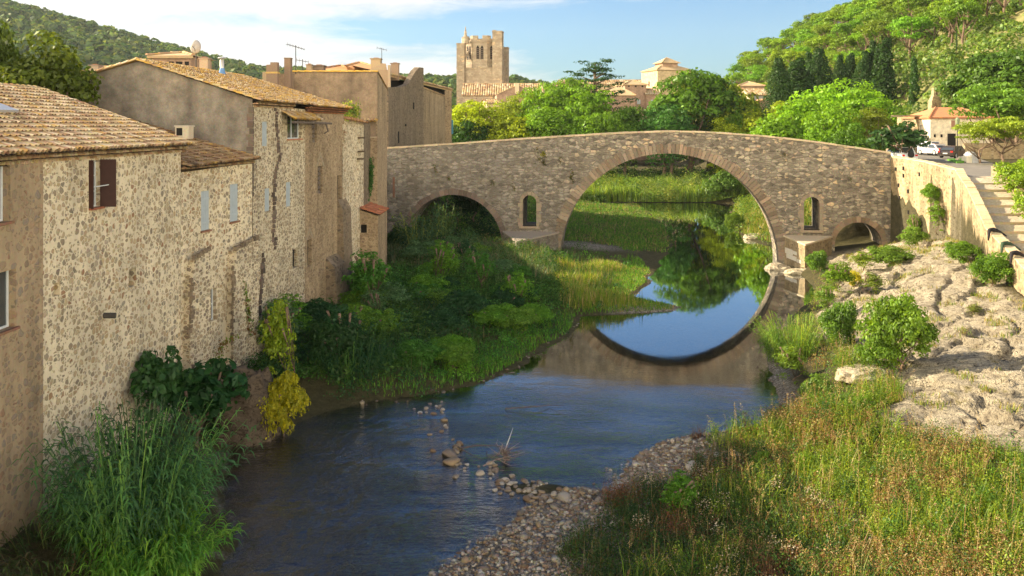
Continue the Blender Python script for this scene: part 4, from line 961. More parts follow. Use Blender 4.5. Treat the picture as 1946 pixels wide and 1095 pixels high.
    mb.poly([(xb, 65.98, 0), (xb-.05, 71.5, 0), (xb-.05, 71.5, Z_(170, 71.5)), (xb, 65.98, zt)]); mb.poly([(xa, 66, 8), (xa, 66, zt), (xa, 71.5, 15), (xa, 71.5, 8)])
    mb.poly([(xa, 71.5, 5), (xa, 71.5, Z_(170, 71.5)), (xb-.05, 71.5, Z_(170, 71.5)), (xb-.05, 71.5, 0)])
    mb.build('rough_wall', M['brown_rubble'], h)
    for q in H3[:2]: 
        w = MB(); w.poly([P(q[0], q[2], .38), P(q[1], q[2], .38), P(q[1], q[3], .38), P(q[0], q[3], .38)]); w.build('bricked_panel', M['brick'] if q is H3[0] else M['pale'], h); sill(h, lambda u, z, k=0: P(u, z, k-.02), q, (.5, .42, .3), .08)
    frame_set(h, P, H3[2], .36, 'dark')
    r1 = MB(); ridge_row(r1, (xa, 65.95, zt), (xb+.05, 65.95, zt), .13, 4, [(.62, .42, .10), (.66, .45, .12), (.55, .36, .12)], .5)
    ridge_row(r1, (xb, 66, zt), (xb-.05, 71.5, Z_(170, 71.5)), .1, 4); r1.poly([(xa, 66, zt), (xb, 66, zt), (xb, 71.5, 15.6), (xa, 71.5, 15.6)], (.4, .28, .16))
    u0 = X_(690, 65.9); tile_roof(r1, (u0, 65.55, Z_(232, 66)), (xb, 65.55, Z_(232, 66)), (u0, 66, Z_(227, 66)), (xb, 66, Z_(227, 66)), rl=.3, seed=3)
    r1.build('roof', M['tile_yellow'], h)
    # chimneys left of the block
    for nm, px0, px1, pt, pb, Y, lab in (('chimney_stack', 506, 527, 123, 175, 63, 'wide stepped rendered chimney stack at the left of the brown block'), ('chimney_stack', 540, 552, 111, 170, 64, 'slim tall brown chimney beside the yellow ridge tiles')):
        c = MB(); x0, x1 = X_(px0, Y), X_(px1, Y); z1, z0 = Z_(pt, Y), Z_(pb, Y)-1
        c.box(x0, x1, Y, Y+.55, z0, z1, (.24, .17, .12))
        if px0 == 506: c.box(x0+.28, x1, Y+.003, Y+.5, z1, z1+.17, (.24, .17, .12)); c.box(x0-.28, x0, Y+.05, Y+.5, z0, z1-.5, (.36, .27, .17)); c.box(x0-.03, x1+.03, Y-.03, Y+.58, z1-.62, z1-.5, (.5, .34, .12))
        else: c.box(x0-.02, x1+.02, Y-.02, Y+.57, z1-.02, z1+.05, (.2, .15, .11))
        tag(c.build(nm, M['attr']), lab, 'chimney')
    mb = MB(); x0, x1 = X_(524, 65), X_(556, 65); mb.box(x0, x1, 65, 65.5, 12, Z_(140, 65)); tag(mb.build('low_wall', M['brown_render']), 'short rendered wall linking the two chimneys', 'wall')
    # ---- outhouse
    h = wthing('outhouse', 'small stone outhouse with a sloping red roof and one dark square window', 'outhouse', (-10.2, 64, 0))
    x0, x1 = X_(668, 62), X_(718, 62); zl, zr_ = Z_(391, 62)-.12, Z_(407, 62)-.12
    H = [(X_(684, 62)-x0, X_(697, 62)-x0, Z_(443, 62), Z_(427, 62))]
    mb = MB(); P = wall(mb, (x0, 62), (x1, 62), -.5, zl, zr_, H, .35); wall(mb, (x1, 62), (x1, 66), -.5, zr_, zr_)
    mb.build('stone_wall', M['brown_rubble'], h); frame_set(h, P, H[0], .3, 'dark')
    r1 = MB(); tile_roof(r1, (x1+.18, 61.8, zr_+.06), (x1+.18, 66, zr_+.06), (x0-.05, 61.8, zl+.12), (x0-.05, 66, zl+.12), seed=18, cols=[(.5, .24, .15), (.42, .2, .13), (.55, .3, .2), (.36, .2, .14)]); r1.build('roof', M['tile_red'], h)
    # ---- ruined houses beyond, above the bridge head
    h = wthing('ruined_house', 'roofless brown stone house with a jagged curving gable beside the bridge', 'house', (-12, 96, 8))
    mb = MB()
    top = [(738, 88, 166), (752, 92, 166), (764, 96, 165), (776, 99, 160), (783, 101, 147), (790, 103, 135), (797, 104.5, 128), (805, 106, 129)]
    for (p0, Y0, t0), (p1, Y1, t1) in zip(top[:-1], top[1:]):
        A = (X_(p0, Y0), Y0); B = (X_(p1, Y1), Y1); wall(mb, A, B, 5, Z_(t0, Y0), Z_(t1, Y1))
        mb.poly([(A[0], A[1], Z_(t0, Y0)), (B[0], B[1], Z_(t1, Y1)), (B[0]-.6, B[1], Z_(t1, Y1)), (A[0]-.6, A[1], Z_(t0, Y0))])
    A = X_(805, 106); mb.poly([(A, 106, 5), (A-.6, 106, 5), (A-.6, 106, Z_(129, 106)), (A, 106, Z_(129, 106))]); mb.poly([(X_(738, 88), 88, 5), (X_(738, 88), 88, Z_(166, 88)), (X_(738, 88)-6, 88, Z_(166, 88)), (X_(738, 88)-6, 88, 5)])
    A2, B2 = (X_(805, 106), 106.0), (X_(846, 118), 118.0); mb2 = MB()
    wall(mb2, A2, B2, 5, Z_(168, 106), Z_(184, 118), [(6, 6.6, 9.5, 10.6), (9.3, 9.8, 10, 11)], .3); mb2.build('far_wall', M['brown_rubble'], h)
    mb.build('stone_wall', M['dark_rubble'], h)
    for (px, y0, y1) in ((757, 250, 272), (786, 195, 208), (771, 236, 240)):
        Yq = float(np.interp(px, [q[0] for q in top], [q[1] for q in top])); w_ = MB(); w_.box(X_(px, Yq)-.4, X_(px, Yq)+.06, Yq-.3, Yq+.3, Z_(y1, Yq), Z_(y0, Yq)); w_.build('opening', M['dark'], h)
    r1 = MB(); ridge_row(r1, (A2[0], A2[1], Z_(168, 106)), (B2[0], B2[1], Z_(184, 118)), .16, 3); r1.build('wall_tiles', M['tile'], h)
    h = wthing('open_barn', 'dark open loft under a long sloping tile roof behind the ruined wall', 'barn', (-12, 108, 8))
    mb = MB(); r1 = MB()
    P0, P1 = (X_(737, 92)-1.5, 92), (X_(860, 123), 123)
    zA, zB = Z_(134, 92), Z_(171, 123)
    r1.add([(P0[0], P0[1], zA), (P1[0], P1[1], zB), (P1[0]-5, P1[1]+1, zB+1.2), (P0[0]-5, P0[1], zA+1.2), (P0[0], P0[1], zA-.25), (P1[0], P1[1], zB-.25)], [(0, 1, 2, 3), (0, 4, 5, 1)], (.4, .28, .16))
    ridge_row(r1, (P0[0], P0[1], zA), (P1[0], P1[1], zB), .2, 3, l=.7); r1.build('roof', M['tile'], h)
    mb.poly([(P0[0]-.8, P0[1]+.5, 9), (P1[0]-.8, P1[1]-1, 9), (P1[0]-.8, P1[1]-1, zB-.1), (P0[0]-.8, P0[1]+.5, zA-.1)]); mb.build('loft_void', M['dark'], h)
    mb = MB(); mb.box(X_(845, 119), X_(857.5, 119), 119, 120, 5, Z_(172, 119), (.33, .27, .2)); mb.poly([(X_(857.5, 119), 119, 5), (X_(857.5, 119)-1, 127, 5), (X_(857.5, 119)-1, 127, 17), (X_(857.5, 119), 119, 17)], (.3, .25, .2)); mb.build('end_pier', M['brown_rubble'], h)
    mb = MB(); mb.box(X_(857.6, 119)+.002, X_(859.5, 119), 119.2, 121, Z_(255, 119), Z_(228, 119)); mb.build('blue_shutter', simple('teal_paint', (.05, .22, .32)), h)
    mb = MB(); mb.box(X_(737, 90), X_(742, 90), 89.9, 90.3, 13, Z_(124, 90), (.42, .32, .22)); mb.box(X_(700, 90), X_(741, 90), 90, 90.4, 13, Z_(133, 90), (.36, .26, .17))
    mb.poly([(X_(700, 90), 90.2, Z_(133, 90)), (X_(735, 90), 90.2, Z_(133, 90)), (X_(733, 90), 90.2, Z_(121, 90)), (X_(725, 90), 90.2, Z_(120, 90))], (.4, .3, .2))
    tag(mb.build('gable_fragment', M['attr']), 'lit broken gable fragment standing above the dark loft', 'wall')
riverside_houses()

# generic house in its own frame: x across the front, y back
def block(name, label, px0, px1, Y, depth, zb, ze, zr, kind, wm, rm, rot=0., wins=(), wcol=(1, 1, 1), over=.3, cols=TC, cat='house', hipk=.5):
    x0, x1 = X_(px0, Y), X_(px1, Y); w = x1-x0
    h = thing(name, label, cat, ((x0+x1)/2, Y, zb), math.radians(rot))
    hw = w/2; H = ze-zb; R = zr-zb; mb = MB(); D = depth
    mb.box(-hw, hw, 0, D, -4, H-.02, wcol)
    if kind == 'front':   # gable faces the camera
        for y in (0, D): mb.poly([(-hw, y, H-.02), (hw, y, H-.02), (0, y, R-.05)] if y == 0 else [(hw, y, H-.02), (-hw, y, H-.02), (0, y, R-.05)], wcol)
    if kind == 'side':
        for x in (-hw, hw): mb.poly([(x, 0, H-.02), (x, D/2, R-.05), (x, D, H-.02)], wcol)
    mb.build('wall', wm, h)
    rf = MB(); o = over; c = lambda k: tuple(q*k for q in cols[0])
    if kind == 'side':
        rf.add([(-hw-o, -o, H), (hw+o, -o, H), (hw+o, D/2, R), (-hw-o, D/2, R), (hw+o, D+o, H), (-hw-o, D+o, H)], [(0, 1, 2, 3), (3, 2, 4, 5)], cols[0])
        rf.add([(-hw-o, -o, H-.14), (hw+o, -o, H-.14), (hw+o, -o, H), (-hw-o, -o, H)], [(0, 1, 2, 3)], c(.7))
        if Y < 300:
            tile_roof(rf, (-hw-o, -o, H+.02), (hw+o, -o, H+.02), (-hw-o, D/2, R+.02), (hw+o, D/2, R+.02), pitch=max(.3, Y/380), rl=max(.5, Y/260), seed=int(px0), cols=cols, seg=2)
            ridge_row(rf, (-hw-o, D/2, R+.02), (hw+o, D/2, R+.02), .18, 3, cols, 1.)
    elif kind == 'front':
        rf.add([(-hw-o, -o, H-.1), (0, -o, R), (hw+o, -o, H-.1), (hw+o, D, H-.1), (0, D, R), (-hw-o, D, H-.1)], [(0, 1, 4, 5), (1, 2, 3, 4)], cols[0])
        rf.add([(-hw-o, -o, H-.28), (0, -o, R-.18), (hw+o, -o, H-.28), (-hw-o, -o, H-.1), (0, -o, R), (hw+o, -o, H-.1)], [(0, 1, 4, 3), (1, 2, 5, 4)], c(1.1))
    else:  # hip
        hk = min(hw, D/2)*2*hipk
        A, B = (-hw+hk, D/2, R), (hw-hk, D/2, R)
        if hw-hk < .05: A = B = (0, D/2, R)
        rf.add([(-hw-o, -o, H), (hw+o, -o, H), (hw+o, D+o, H), (-hw-o, D+o, H), A, B], [(0, 1, 5, 4), (1, 2, 5), (2, 3, 4, 5), (3, 0, 4)], cols[0])
        rf.add([(-hw-o, -o, H-.2), (hw+o, -o, H-.2), (hw+o, -o, H), (-hw-o, -o, H), (-hw-o, D+o, H-.2), (-hw-o, D+o, H)], [(0, 1, 2, 3), (4, 0, 3, 5)], c(.75))
        for s, T in ((-1, A), (1, B)): ridge_row(rf, (s*(hw+o), -o, H), T, .15, 2, cols, .8)
    rf.build('roof', rm, h)
    for (face, u, z, ww, hh, kd) in wins:
        q = MB()
        if face == 'f': q.box(u-ww/2, u+ww/2, -.035, .25, z, z+hh)
        else: q.box(-hw-.035, -hw+.2, u-ww/2, u+ww/2, z, z+hh)
        q.build('window' if kd == 'dark' else 'shutter', M['dark'] if kd == 'dark' else M[kd], h)
    return h

# ------------------------------------------------------------------ farther village
def far_village():
    T = M['tile']; A = M['abbey']
    z = Z_
    block('roof_house', 'small house with a pyramid tile roof and three tiny dark windows behind the gable ridge', 290, 362, 64, 4.5, 13, z(106, 64), z(95, 64), 'hip', M['mauve'], T, 0,
          [('f', .55, 2.5+1.45, .45, .3, 'dark'), ('f', -.0, 2.5+1.45, .3, .3, 'dark'), ('f', 1.1, 2.5+1.45, .3, .3, 'dark')], hipk=.5)
    block('roof_house', 'low distant house with a chimney left of the grey gable', 158, 222, 80, 7, 12, z(137, 80), z(124, 80), 'side', M['mauve'], T, -8)
    block('roof_house', 'brown hip roofed house with the lower left peak behind the rendered block', 598, 668, 92, 9, 10, z(134, 92), z(119, 92), 'hip', M['mauve'], M['tile_red'], 0, hipk=.5)
    block('roof_house', 'brown hip roofed house with the higher peak behind the yellow ridge', 645, 722, 98, 9, 10, z(131, 98), z(113, 98), 'hip', M['mauve'], M['tile_red'], 10, hipk=.5)
    def chim(px, pt, pb, Y, w, lab, cap=True, col=(.36, .26, .17)):
        c = wthing('chimney', lab, 'chimney', (X_(px, Y), Y, z(pb, Y))); mb = MB(); x = X_(px, Y)
        mb.box(x-w, x+w, Y-w, Y+w, z(pb, Y)-1, z(pt, Y)-.18, col); mb.build('shaft', M['attr'], c)
        mb = MB(); mb.box(x-w*1.2, x+w*1.2, Y-w*1.2, Y+w*1.2, z(pt, Y)-.18, z(pt, Y)-.08, tuple(q*.8 for q in col)); mb.box(x-w*.5, x+w*.5, Y-w*.5, Y+w*.5, z(pt, Y)-.08, z(pt, Y), (.3, .14, .08)); mb.build('cap', M['attr'], c)
    chim(389.5, 108, 130, 60, .28, 'plain tan chimney between the satellite dish and the steel flue', col=(.42, .33, .24))
    chim(588, 121, 134, 85, .25, 'tiny chimney with a pot right of the small aerial')
    chim(607, 123, 133, 86, .5, 'stubby square chimney left of the brown hip roofs', col=(.22, .16, .12))
    chim(715, 110, 130, 95, .5, 'chimney with an open cap below the right aerial', col=(.42, .32, .2))
    chim(751, 119, 136, 100, .42, 'lone chimney rising behind the sloping loft roof', col=(.33, .24, .17))
    chim(182, 122, 140, 79, .4, 'chimney on the distant house at the left', col=(.34, .26, .2))
    # steel flue
    f = wthing('metal_flue', 'shiny metal chimney flue with a flat cap and a blue base', 'chimney', (X_(422, 52), 52, z(133, 52))); mb = MB(); x = X_(422, 52)
    mb.tube([(x, 52, z(136, 52)-.5), (x, 52, z(113, 52))], .12, 10, (.6, .6, .6)); mb.build('pipe', M['metal'], f, smooth=True)
    mb = MB(); mb.lathe((x, 52, z(113, 52)), [(.05, .05), (.26, .06), (.2, .12), (.02, .16)], 12); mb.build('cowl', M['metal'], f)
    mb = MB(); mb.lathe((x, 52, z(137, 52)-.2), [(.2, 0), (.2, .15), (.13, .42)], 10); mb.build('flashing', simple('blue_flashing', (.12, .25, .5)), f)
    # satellite dish on a mast
    d = wthing('satellite_dish', 'grey satellite dish on a tall mast behind the gable roof', 'satellite dish', (X_(371, 56), 56, z(127, 56)))
    x = X_(371, 56); zc = z(89, 56); mb = MB(); P = []; R_ = .42
    for r, dy in ((0, .12), (R_*.5, .09), (R_*.85, .02), (R_, -.05)):
        P += [(x+r*.8*math.cos(t), 56-dy, zc+r*math.sin(t)) for t in [2*math.pi*k/20 for k in range(20)]]
    mb.add(P, [(i*20+k, i*20+(k+1) % 20, (i+1)*20+(k+1) % 20, (i+1)*20+k) for i in range(3) for k in range(20)], (.5, .48, .46)); 
    o = mb.build('reflector', simple('dish_grey', (.36, .34, .33), .6), d, smooth=True); sd = o.modifiers.new('s', 'SOLIDIFY'); sd.thickness = .02
    mb = MB(); mb.tube([(x+.02, 56.1, z(131, 56)), (x+.02, 56.1, z(78, 56))], .035, 6); mb.build('mast', M['iron'], d)
    mb = MB(); mb.tube([(x, 56, zc-.3), (x+.1, 55.6, zc-.15), (x, 55.5, zc)], .02, 5); mb.build('feed_arm', M['iron'], d)
    def aerial(px, pt, pb, Y, lab, n, L, ang=0):
        c = wthing('aerial', lab, 'antenna', (X_(px, Y), Y, z(pb, Y))); x = X_(px, Y); zt = z(pt, Y); mb = MB()
        mb.tube([(x, Y, z(pb, Y)-.5), (x, Y, zt)], .03, 5); mb.build('mast', M['iron'], c)
        mb = MB(); d_ = Vector((math.cos(ang), math.sin(ang), -.3*math.sin(ang+.5))).normalized(); o_ = Vector((x, Y, zt-.12))
        mb.tube([o_-d_*L*.5, o_+d_*L*.5], .02, 4)
        for i in range(n):
            p = o_+d_*L*(i/(n-1)-.5); s = Vector((0, 0, 1)); s2 = d_.cross(s).normalized(); k = .38-.03*i
            mb.tube([p-s2*k, p+s2*k], .013, 4); mb.tube([p-s*k*.45, p+s*k*.45], .011, 4)
        mb.build('elements', M['iron'], c)
    aerial(562, 86, 128, 66, 'tall television aerial with a grid of rods behind the brown block', 7, 1.3, .5)
    aerial(575, 113, 132, 67, 'short double television aerial leaning beside the tall one', 5, .9, .1)
    aerial(725.5, 91, 114, 92, 'television aerial on the chimney near the centre of the village roofs', 4, 1.0, .3)
    # church tower -----------------------------------------------------
    Yt = 258.0; t = thing('church_tower', 'tall medieval stone bell tower with battlements, buttresses and a thin pinnacle', 'tower', (X_(911, Yt), Yt, 6), math.radians(-9))
    s = Yt/F; g = 6
    zl = lambda py: z(py, Yt)-g
    hw = 5.9
    mb = MB(); mb.box(-hw, hw, 0, 2*hw, -4, zl(130)); mb.box(-hw-.2, hw+.2, -.2, 2*hw+.2, zl(130), zl(128.5)); mb.build('lower_stage', A, t)
    mb = MB(); o8 = [(hw*.93*math.cos(math.radians(22.5+45*k)), hw+hw*.93*math.sin(math.radians(22.5+45*k))) for k in range(8)]
    mb.prism(o8, zl(128.5), zl(80)); oo = [(x*1.05, hw+(y-hw)*1.05) for x, y in o8]; mb.prism(oo, zl(80), zl(78)); mb.build('belfry', A, t)
    mb = MB()
    for k in range(8):
        a_, b_ = o8[k], o8[(k+1) % 8]
        for u0, u1, h_ in ((0., .32, 67), (.68, 1., 67), (.32, .68, 75)):
            p, q = Vector((*a_, 0)).lerp(Vector((*b_, 0)), u0), Vector((*a_, 0)).lerp(Vector((*b_, 0)), u1); nn = Vector((p.x+q.x, p.y+q.y-2*hw, 0)).normalized()*.6
            mb.add([p+Vector((0, 0, zl(78))), q+Vector((0, 0, zl(78))), q-nn+Vector((0, 0, zl(78))), p-nn+Vector((0, 0, zl(78))), p+Vector((0, 0, zl(h_))), q+Vector((0, 0, zl(h_))), q-nn+Vector((0, 0, zl(h_))), p-nn+Vector((0, 0, zl(h_)))], [(0, 1, 5, 4), (1, 2, 6, 5), (2, 3, 7, 6), (3, 0, 4, 7), (4, 5, 6, 7)])
    mb.build('battlement', A, t)
    for sx, sy, tops, w in ((-1, -1, 82, 1.15), (1, -1, 60, 1.4), (-1, 1, 92, 1.3), (1, 1, 84, 1.2)):
        mb = MB(); cx, cy = sx*(hw-.5), hw+sy*(hw-.3)
        mb.box(cx-w, cx+w, cy-w, cy+w, -4, zl(tops)); mb.box(cx-w-.12, cx+w+.12, cy-w-.12, cy+w+.12, zl(tops)-.35, zl(tops)-.1)
        mb.box(cx-w-.1, cx+w+.1, cy-w-.1, cy+w+.1, zl(130), zl(128.4))
        if tops == 60: mb.box(cx-w, cx-w*.3, cy-w-.01, cy+w, zl(60), zl(58.5))
        mb.build('buttress', A, t)
        # flying arch into the belfry
        mb = MB(); P0 = Vector((cx*.86, hw+(cy-hw)*.86, zl(112))); P1 = Vector((cx*.52, hw+(cy-hw)*.52, zl(95)))
        mb.tube([P0, P0.lerp(P1, .5)+Vector((0, 0, .9)), P1], [.45, .4, .4], 5); mb.build('flying_arch', A, t)
    mb = MB(); cx, cy = -(hw-.5), .3
    mb.lathe((cx+1.2, cy+.2, zl(82)), [(1.1, 0), (1.1, 1.7), (1.2, 1.8), (.6, 1.95), (.3, 2.9), (.42, 3.0), (.1, 4.2), (.2, 4.3), (.03, 5.0)], 8); mb.build('pinnacle', A, t)
    mb = MB()
    for k in range(8):
        a_, b_ = Vector((*o8[k], 0)), Vector((*o8[(k+1) % 8], 0)); c_ = (a_+b_)/2; d_ = (b_-a_).normalized(); nn = Vector((c_.x, c_.y-hw, 0)).normalized()
        for off in (-.62, .62):
            P = [c_+d_*(off+du)+nn*.03+Vector((0, 0, zz)) for du, zz in ((-.42, zl(112)), (.42, zl(112)), (.42, zl(90)), (0, zl(85.5)), (-.42, zl(90)))]
            mb.poly(P)
    mb.build('belfry_window', M['dark'], t)
    mb = MB()
    for k in range(8):
        a_, b_ = Vector((*o8[k], 0)), Vector((*o8[(k+1) % 8], 0)); c_ = (a_+b_)/2; d_ = (b_-a_).normalized(); nn = Vector((c_.x, c_.y-hw, 0)).normalized()
        for zz in np.linspace(zl(110), zl(92), 6):
            q = c_+nn*.08+Vector((0, 0, zz)); mb.obox(q, d_, nn, (0, 0, 1), .95, .06, .10, (.3, .24, .18))
    mb.build('louvre', M['wood'], t)
    # abbey church and ranges
    block('abbey_church', 'long abbey nave with a pale tiled roof at the foot of the tower', 879, 1032, 238, 14, 9, z(182, 238), z(157, 238), 'side', A, T, 0, cat='church')
    block('abbey_transept', 'gabled stone transept joined to the abbey nave', 944, 1022, 228, 10, 9, z(179, 228), z(161, 228), 'front', M['mauve'], T, 4, over=.3, cat='church')
    mb = MB(); mb.box(X_(978.5, 227), X_(986.5, 227), 227.2, 228.6, z(178, 227), z(158, 227), (.66, .54, .37)); tag(mb.build('gable_pier', M['attr']), 'pale stone pier on the gable of the transept', 'pier')
    block('abbey_lean_to', 'small lit lean-to with a tile roof below the nave', 925, 950, 222, 5, 9, z(196, 222), z(189, 222), 'side', M['pale'], T, 20, cat='house')
    block('abbey_range', 'long low abbey range with a flat line of roof behind the cedar', 1064, 1250, 262, 9, 9, z(161, 262), z(151, 262), 'side', M['pale'], T, 0, cat='house')
    block('abbey_range', 'small peaked roof left of the cedar tree', 1058, 1100, 250, 8, 9, z(160, 250), z(151, 250), 'front', M['mauve'], T, 15, cat='house')
    block('abbey_house', 'abbey house with a broad tile roof left of the dark turret', 1143, 1207, 214, 8, 8, z(181, 214), z(165, 214), 'hip', M['mauve'], T, 0, cat='house', hipk=.35)
    block('abbey_turret', 'square turret with small top openings, its front in shade', 1186, 1230, 222, 6.5, 8, z(161, 222), z(151, 222), 'hip', M['mauve'], T, 14, [('f', q, z(165.5, 222)-8, .45, .55, 'dark') for q in (-1.8, 0, 1.8)]+[('s', q, z(166, 222)-8, .45, .55, 'dark') for q in (1.5, 3.3, 5)]+[('f', .8, z(198, 222)-8, .9, 1.1, 'blue')], cat='tower')
    block('abbey_house', 'low shaded house wing right of the turret', 1228, 1256, 222, 6, 8, z(180, 222), z(168, 222), 'side', M['mauve'], T, 0, [('f', -.2, z(198, 222)-8, .9, 1.1, 'blue')], cat='house')
    h = block('dovecote_tower', 'tall square lit building with a stepped pyramid roof above the trees', 1246, 1318, 242, 9.5, 8, z(133, 242), z(120, 242), 'hip', M['pale'], T, 18, [('s', 5, z(164, 242)-8, .7, 1.5, 'dark'), ('s', 2.4, z(180, 242)-8, .7, 1.5, 'dark')], cat='tower', hipk=.42)
    mb = MB(); H = z(119, 242)-8; mb.box(-2.3, 2.3, 2.5, 7, H-1.2, H, (.3, .22, .15)); mb.build('lantern_wall', M['mauve'], h)
    mb = MB(); mb.add([(-2.9, 1.9, H), (2.9, 1.9, H), (2.9, 7.6, H), (-2.9, 7.6, H), (0, 4.7, H+1.7)], [(0, 1, 4), (1, 2, 4), (2, 3, 4), (3, 0, 4), (3, 2, 1, 0)], TC[0])
    for c_ in ((-2.9, 1.9), (2.9, 1.9)): ridge_row(mb, (c_[0], c_[1], H), (0, 4.7, H+1.7), .15, 3, TC, .8)
    mb.build('lantern_roof', T, h)
    block('village_house', 'mauve house with a shallow tile roof left of the cypresses', 1405, 1452, 205, 7, 8, z(163, 205), z(154, 205), 'hip', M['mauve'], T, 0, cat='house')
    block('village_house', 'cream house with a pale roof lower down left of the cypresses', 1424, 1462, 192, 7, 8, z(181, 192), z(168, 192), 'side', M['pale'], T, 6, [('f', .3, z(193, 192)-8, 3.2, 1.2, 'metal')], cat='house')
    block('village_house', 'small reddish roof edge showing among the trees', 1432, 1480, 180, 6, 8, z(196, 180), z(187, 180), 'front', M['mauve'], M['tile_red'], 0, cat='house')
    # white house on the right bank -----------------------------------
    Yh = 126; x0 = X_(1767, Yh)
    h = block('white_house', 'cream rendered house with a red tile roof, brown shutter and two tiny openings', 1767, 1885, Yh, 8, 8.9, z(223, Yh), z(203, Yh), 'hip', M['white'], M['tile_red'], 2,
              [('f', X_(1775.5, Yh)-X_(1826, Yh), z(261, Yh)-8.9, .28, .42, 'dark'), ('f', X_(1788.5, Yh)-X_(1826, Yh), z(261, Yh)-8.9, .28, .42, 'dark')], cols=[(.56, .32, .19), (.5, .28, .16), (.6, .38, .24)], hipk=.35)
    cx = X_(1826, Yh); mb = MB(); x = X_(1811, Yh)-cx; z0, z1 = z(245, Yh)-8.9, z(229, Yh)-8.9
    for s in (0, 1): mb.box(x-.26+.27*s, x-.01+.27*s, -.06, .05, z0, z1, (.36, .20, .14))
    mb.build('shutter', M['attr'], h)
    mb = MB(); mb.box(X_(1800, Yh)-cx, X_(1816, Yh)-cx, -.02, .5, 0, z(254, Yh)-8.9, (.03, .025, .02)); mb.build('porch_opening', M['dark'], h)
    h = thing('old_stone_house', 'older golden stone house with a wooden balcony left of the cream house', 'house', (X_(1756, 129), 129, 8.9)); mb = MB(); w = X_(1767, 129)-X_(1744, 129)
    mb.box(-w/2, w/2, 0, 7, -1, z(222, 129)-8.9); mb.build('wall', M['gold_rubble'], h)
    mb = MB(); zb = z(249, 129)-8.9
    for i in range(9): mb.box(-w/2+i*w/9+.03, -w/2+i*w/9+.09, -.75, -.69, zb, zb+.75)
    mb.box(-w/2, w/2-.1, -.78, -.66, zb+.75, zb+.83); mb.box(-w/2, w/2-.1, -.8, 0, zb-.1, zb); mb.build('balcony', M['wood'], h)
    mb = MB(); mb.box(-w/2+.2, w/2-.5, -.02, .1, z(244, 129)-8.9, z(228, 129)-8.9); mb.box(-w/2+.1, .35, -.02, .1, .0, z(267, 129)-8.9); mb.build('dark_opening', M['dark'], h)
    mb = MB(); mb.box(-w/2-3.5, w/2, -.3, 1, z(222, 129)-8.9, z(219, 129)-8.9); mb.build('parapet', M['gold_rubble'], h)
    # stone oratory
    Yo = 140; t = wthing('stone_oratory', 'weathered stone oratory with a pointed niche and a hollow top behind the cream roof', 'monument', (X_(1780, Yo), Yo, 9)); x = X_(1780, Yo); k = Yo/F
    mb = MB(); mb.prism([(x-9*k, Yo), (x+9*k, Yo), (x+9*k, Yo+1.4), (x-9*k, Yo+1.4)], 9, z(193, Yo)); mb.prism([(x-9*k, Yo), (x+9*k, Yo), (x+9*k, Yo+1.4), (x-9*k, Yo+1.4)], z(193, Yo)+.003, z(181, Yo), top=[(x-4.5*k, Yo+.2), (x+4.5*k, Yo+.2), (x+4.5*k, Yo+1.1), (x-4.5*k, Yo+1.1)]); mb.build('body', M['gold_rubble'], t)
    mb = MB(); mb.box(x-4.4*k, x-2.6*k, Yo+.2, Yo+1, z(181, Yo)+.003, z(170, Yo)); mb.box(x+2.6*k, x+4.4*k, Yo+.2, Yo+1, z(181, Yo)+.003, z(170, Yo)); mb.box(x-4.8*k, x+4.8*k, Yo+.15, Yo+1.05, z(170, Yo)+.003, z(167, Yo)); mb.build('open_top', M['gold_rubble'], t)
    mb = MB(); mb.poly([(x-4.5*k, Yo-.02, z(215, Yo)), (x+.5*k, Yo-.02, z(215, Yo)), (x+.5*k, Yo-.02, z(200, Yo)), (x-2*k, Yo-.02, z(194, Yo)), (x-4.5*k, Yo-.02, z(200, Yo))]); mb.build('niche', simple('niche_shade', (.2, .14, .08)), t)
    # brown end wall under the fig tree, grass strip
    mb = MB(); x0, x1 = X_(1712, 99), X_(1745, 99)
    mb.prism([(x0, 99), (x1-.6, 98.4), (x1, 99.2), (x1+1.2, 103), (x0, 103)], 8.4, [Z_(278, 99), Z_(281, 99), Z_(281, 99), Z_(277, 99), Z_(274, 99)])
    tag(mb.build('garden_wall', M['brown_render']), 'rounded ochre garden wall under the dark fig tree', 'wall')
    mb = MB(); Yg = 97; mb.prism([(X_(1800, 99), 99), (X_(1818, 92), 92), (X_(1832, 93), 93), (X_(1826, 100), 100)], 8.5, 8.98); tag(mb.build('lawn', simple('lawn_green', (.10, .26, .03), .9, .4, 20)), kind='structure')
    mb = MB(); mb.box(X_(1834, 104), X_(1980, 104), 104, 104.6, 8.3, z(272, 104)); tag(mb.build('yard_wall', M['gold_rubble']), 'golden rough stone wall behind the pale trunks', 'wall')
    # street lamp
    Yl = 95.5; x = X_(1819.5, Yl); zb = 8.95; t = wthing('street_lamp', 'slim brown street lamp on a pale foot by the grass strip', 'street lamp', (x, Yl, zb))
    mb = MB(); mb.lathe((x, Yl, zb-.2), [(.2, 0), (.2, .35), (.12, .5)], 8, (.6, .5, .38)); mb.build('foot', M['attr'], t)
    mb = MB(); mb.tube([(x, Yl, zb+.2), (x, Yl, z(238, Yl))], [.065, .04], 8); mb.build('pole', M['iron'], t)
    mb = MB(); zl_ = z(238, Yl); mb.lathe((x, Yl, zl_), [(.05, 0), (.2, .12), (.26, .55), (.3, .58), (.05, .85)], 6, (.2, .24, .14)); mb.build('lantern', M['attr'], t)
    # container and panel
    Yc = 93.5; x = X_(1845, Yc); t = wthing('recycling_container', 'white dome topped container with a hatched front beside the lamp', 'container', (x, Yc, 8.7))
    mb = MB(); mb.box(x-.62, x+.62, Yc-.4, Yc+.8, 8.7, 9.45, (.62, .58, .48)); mb.build('body', M['attr'], t, bevel=.08)
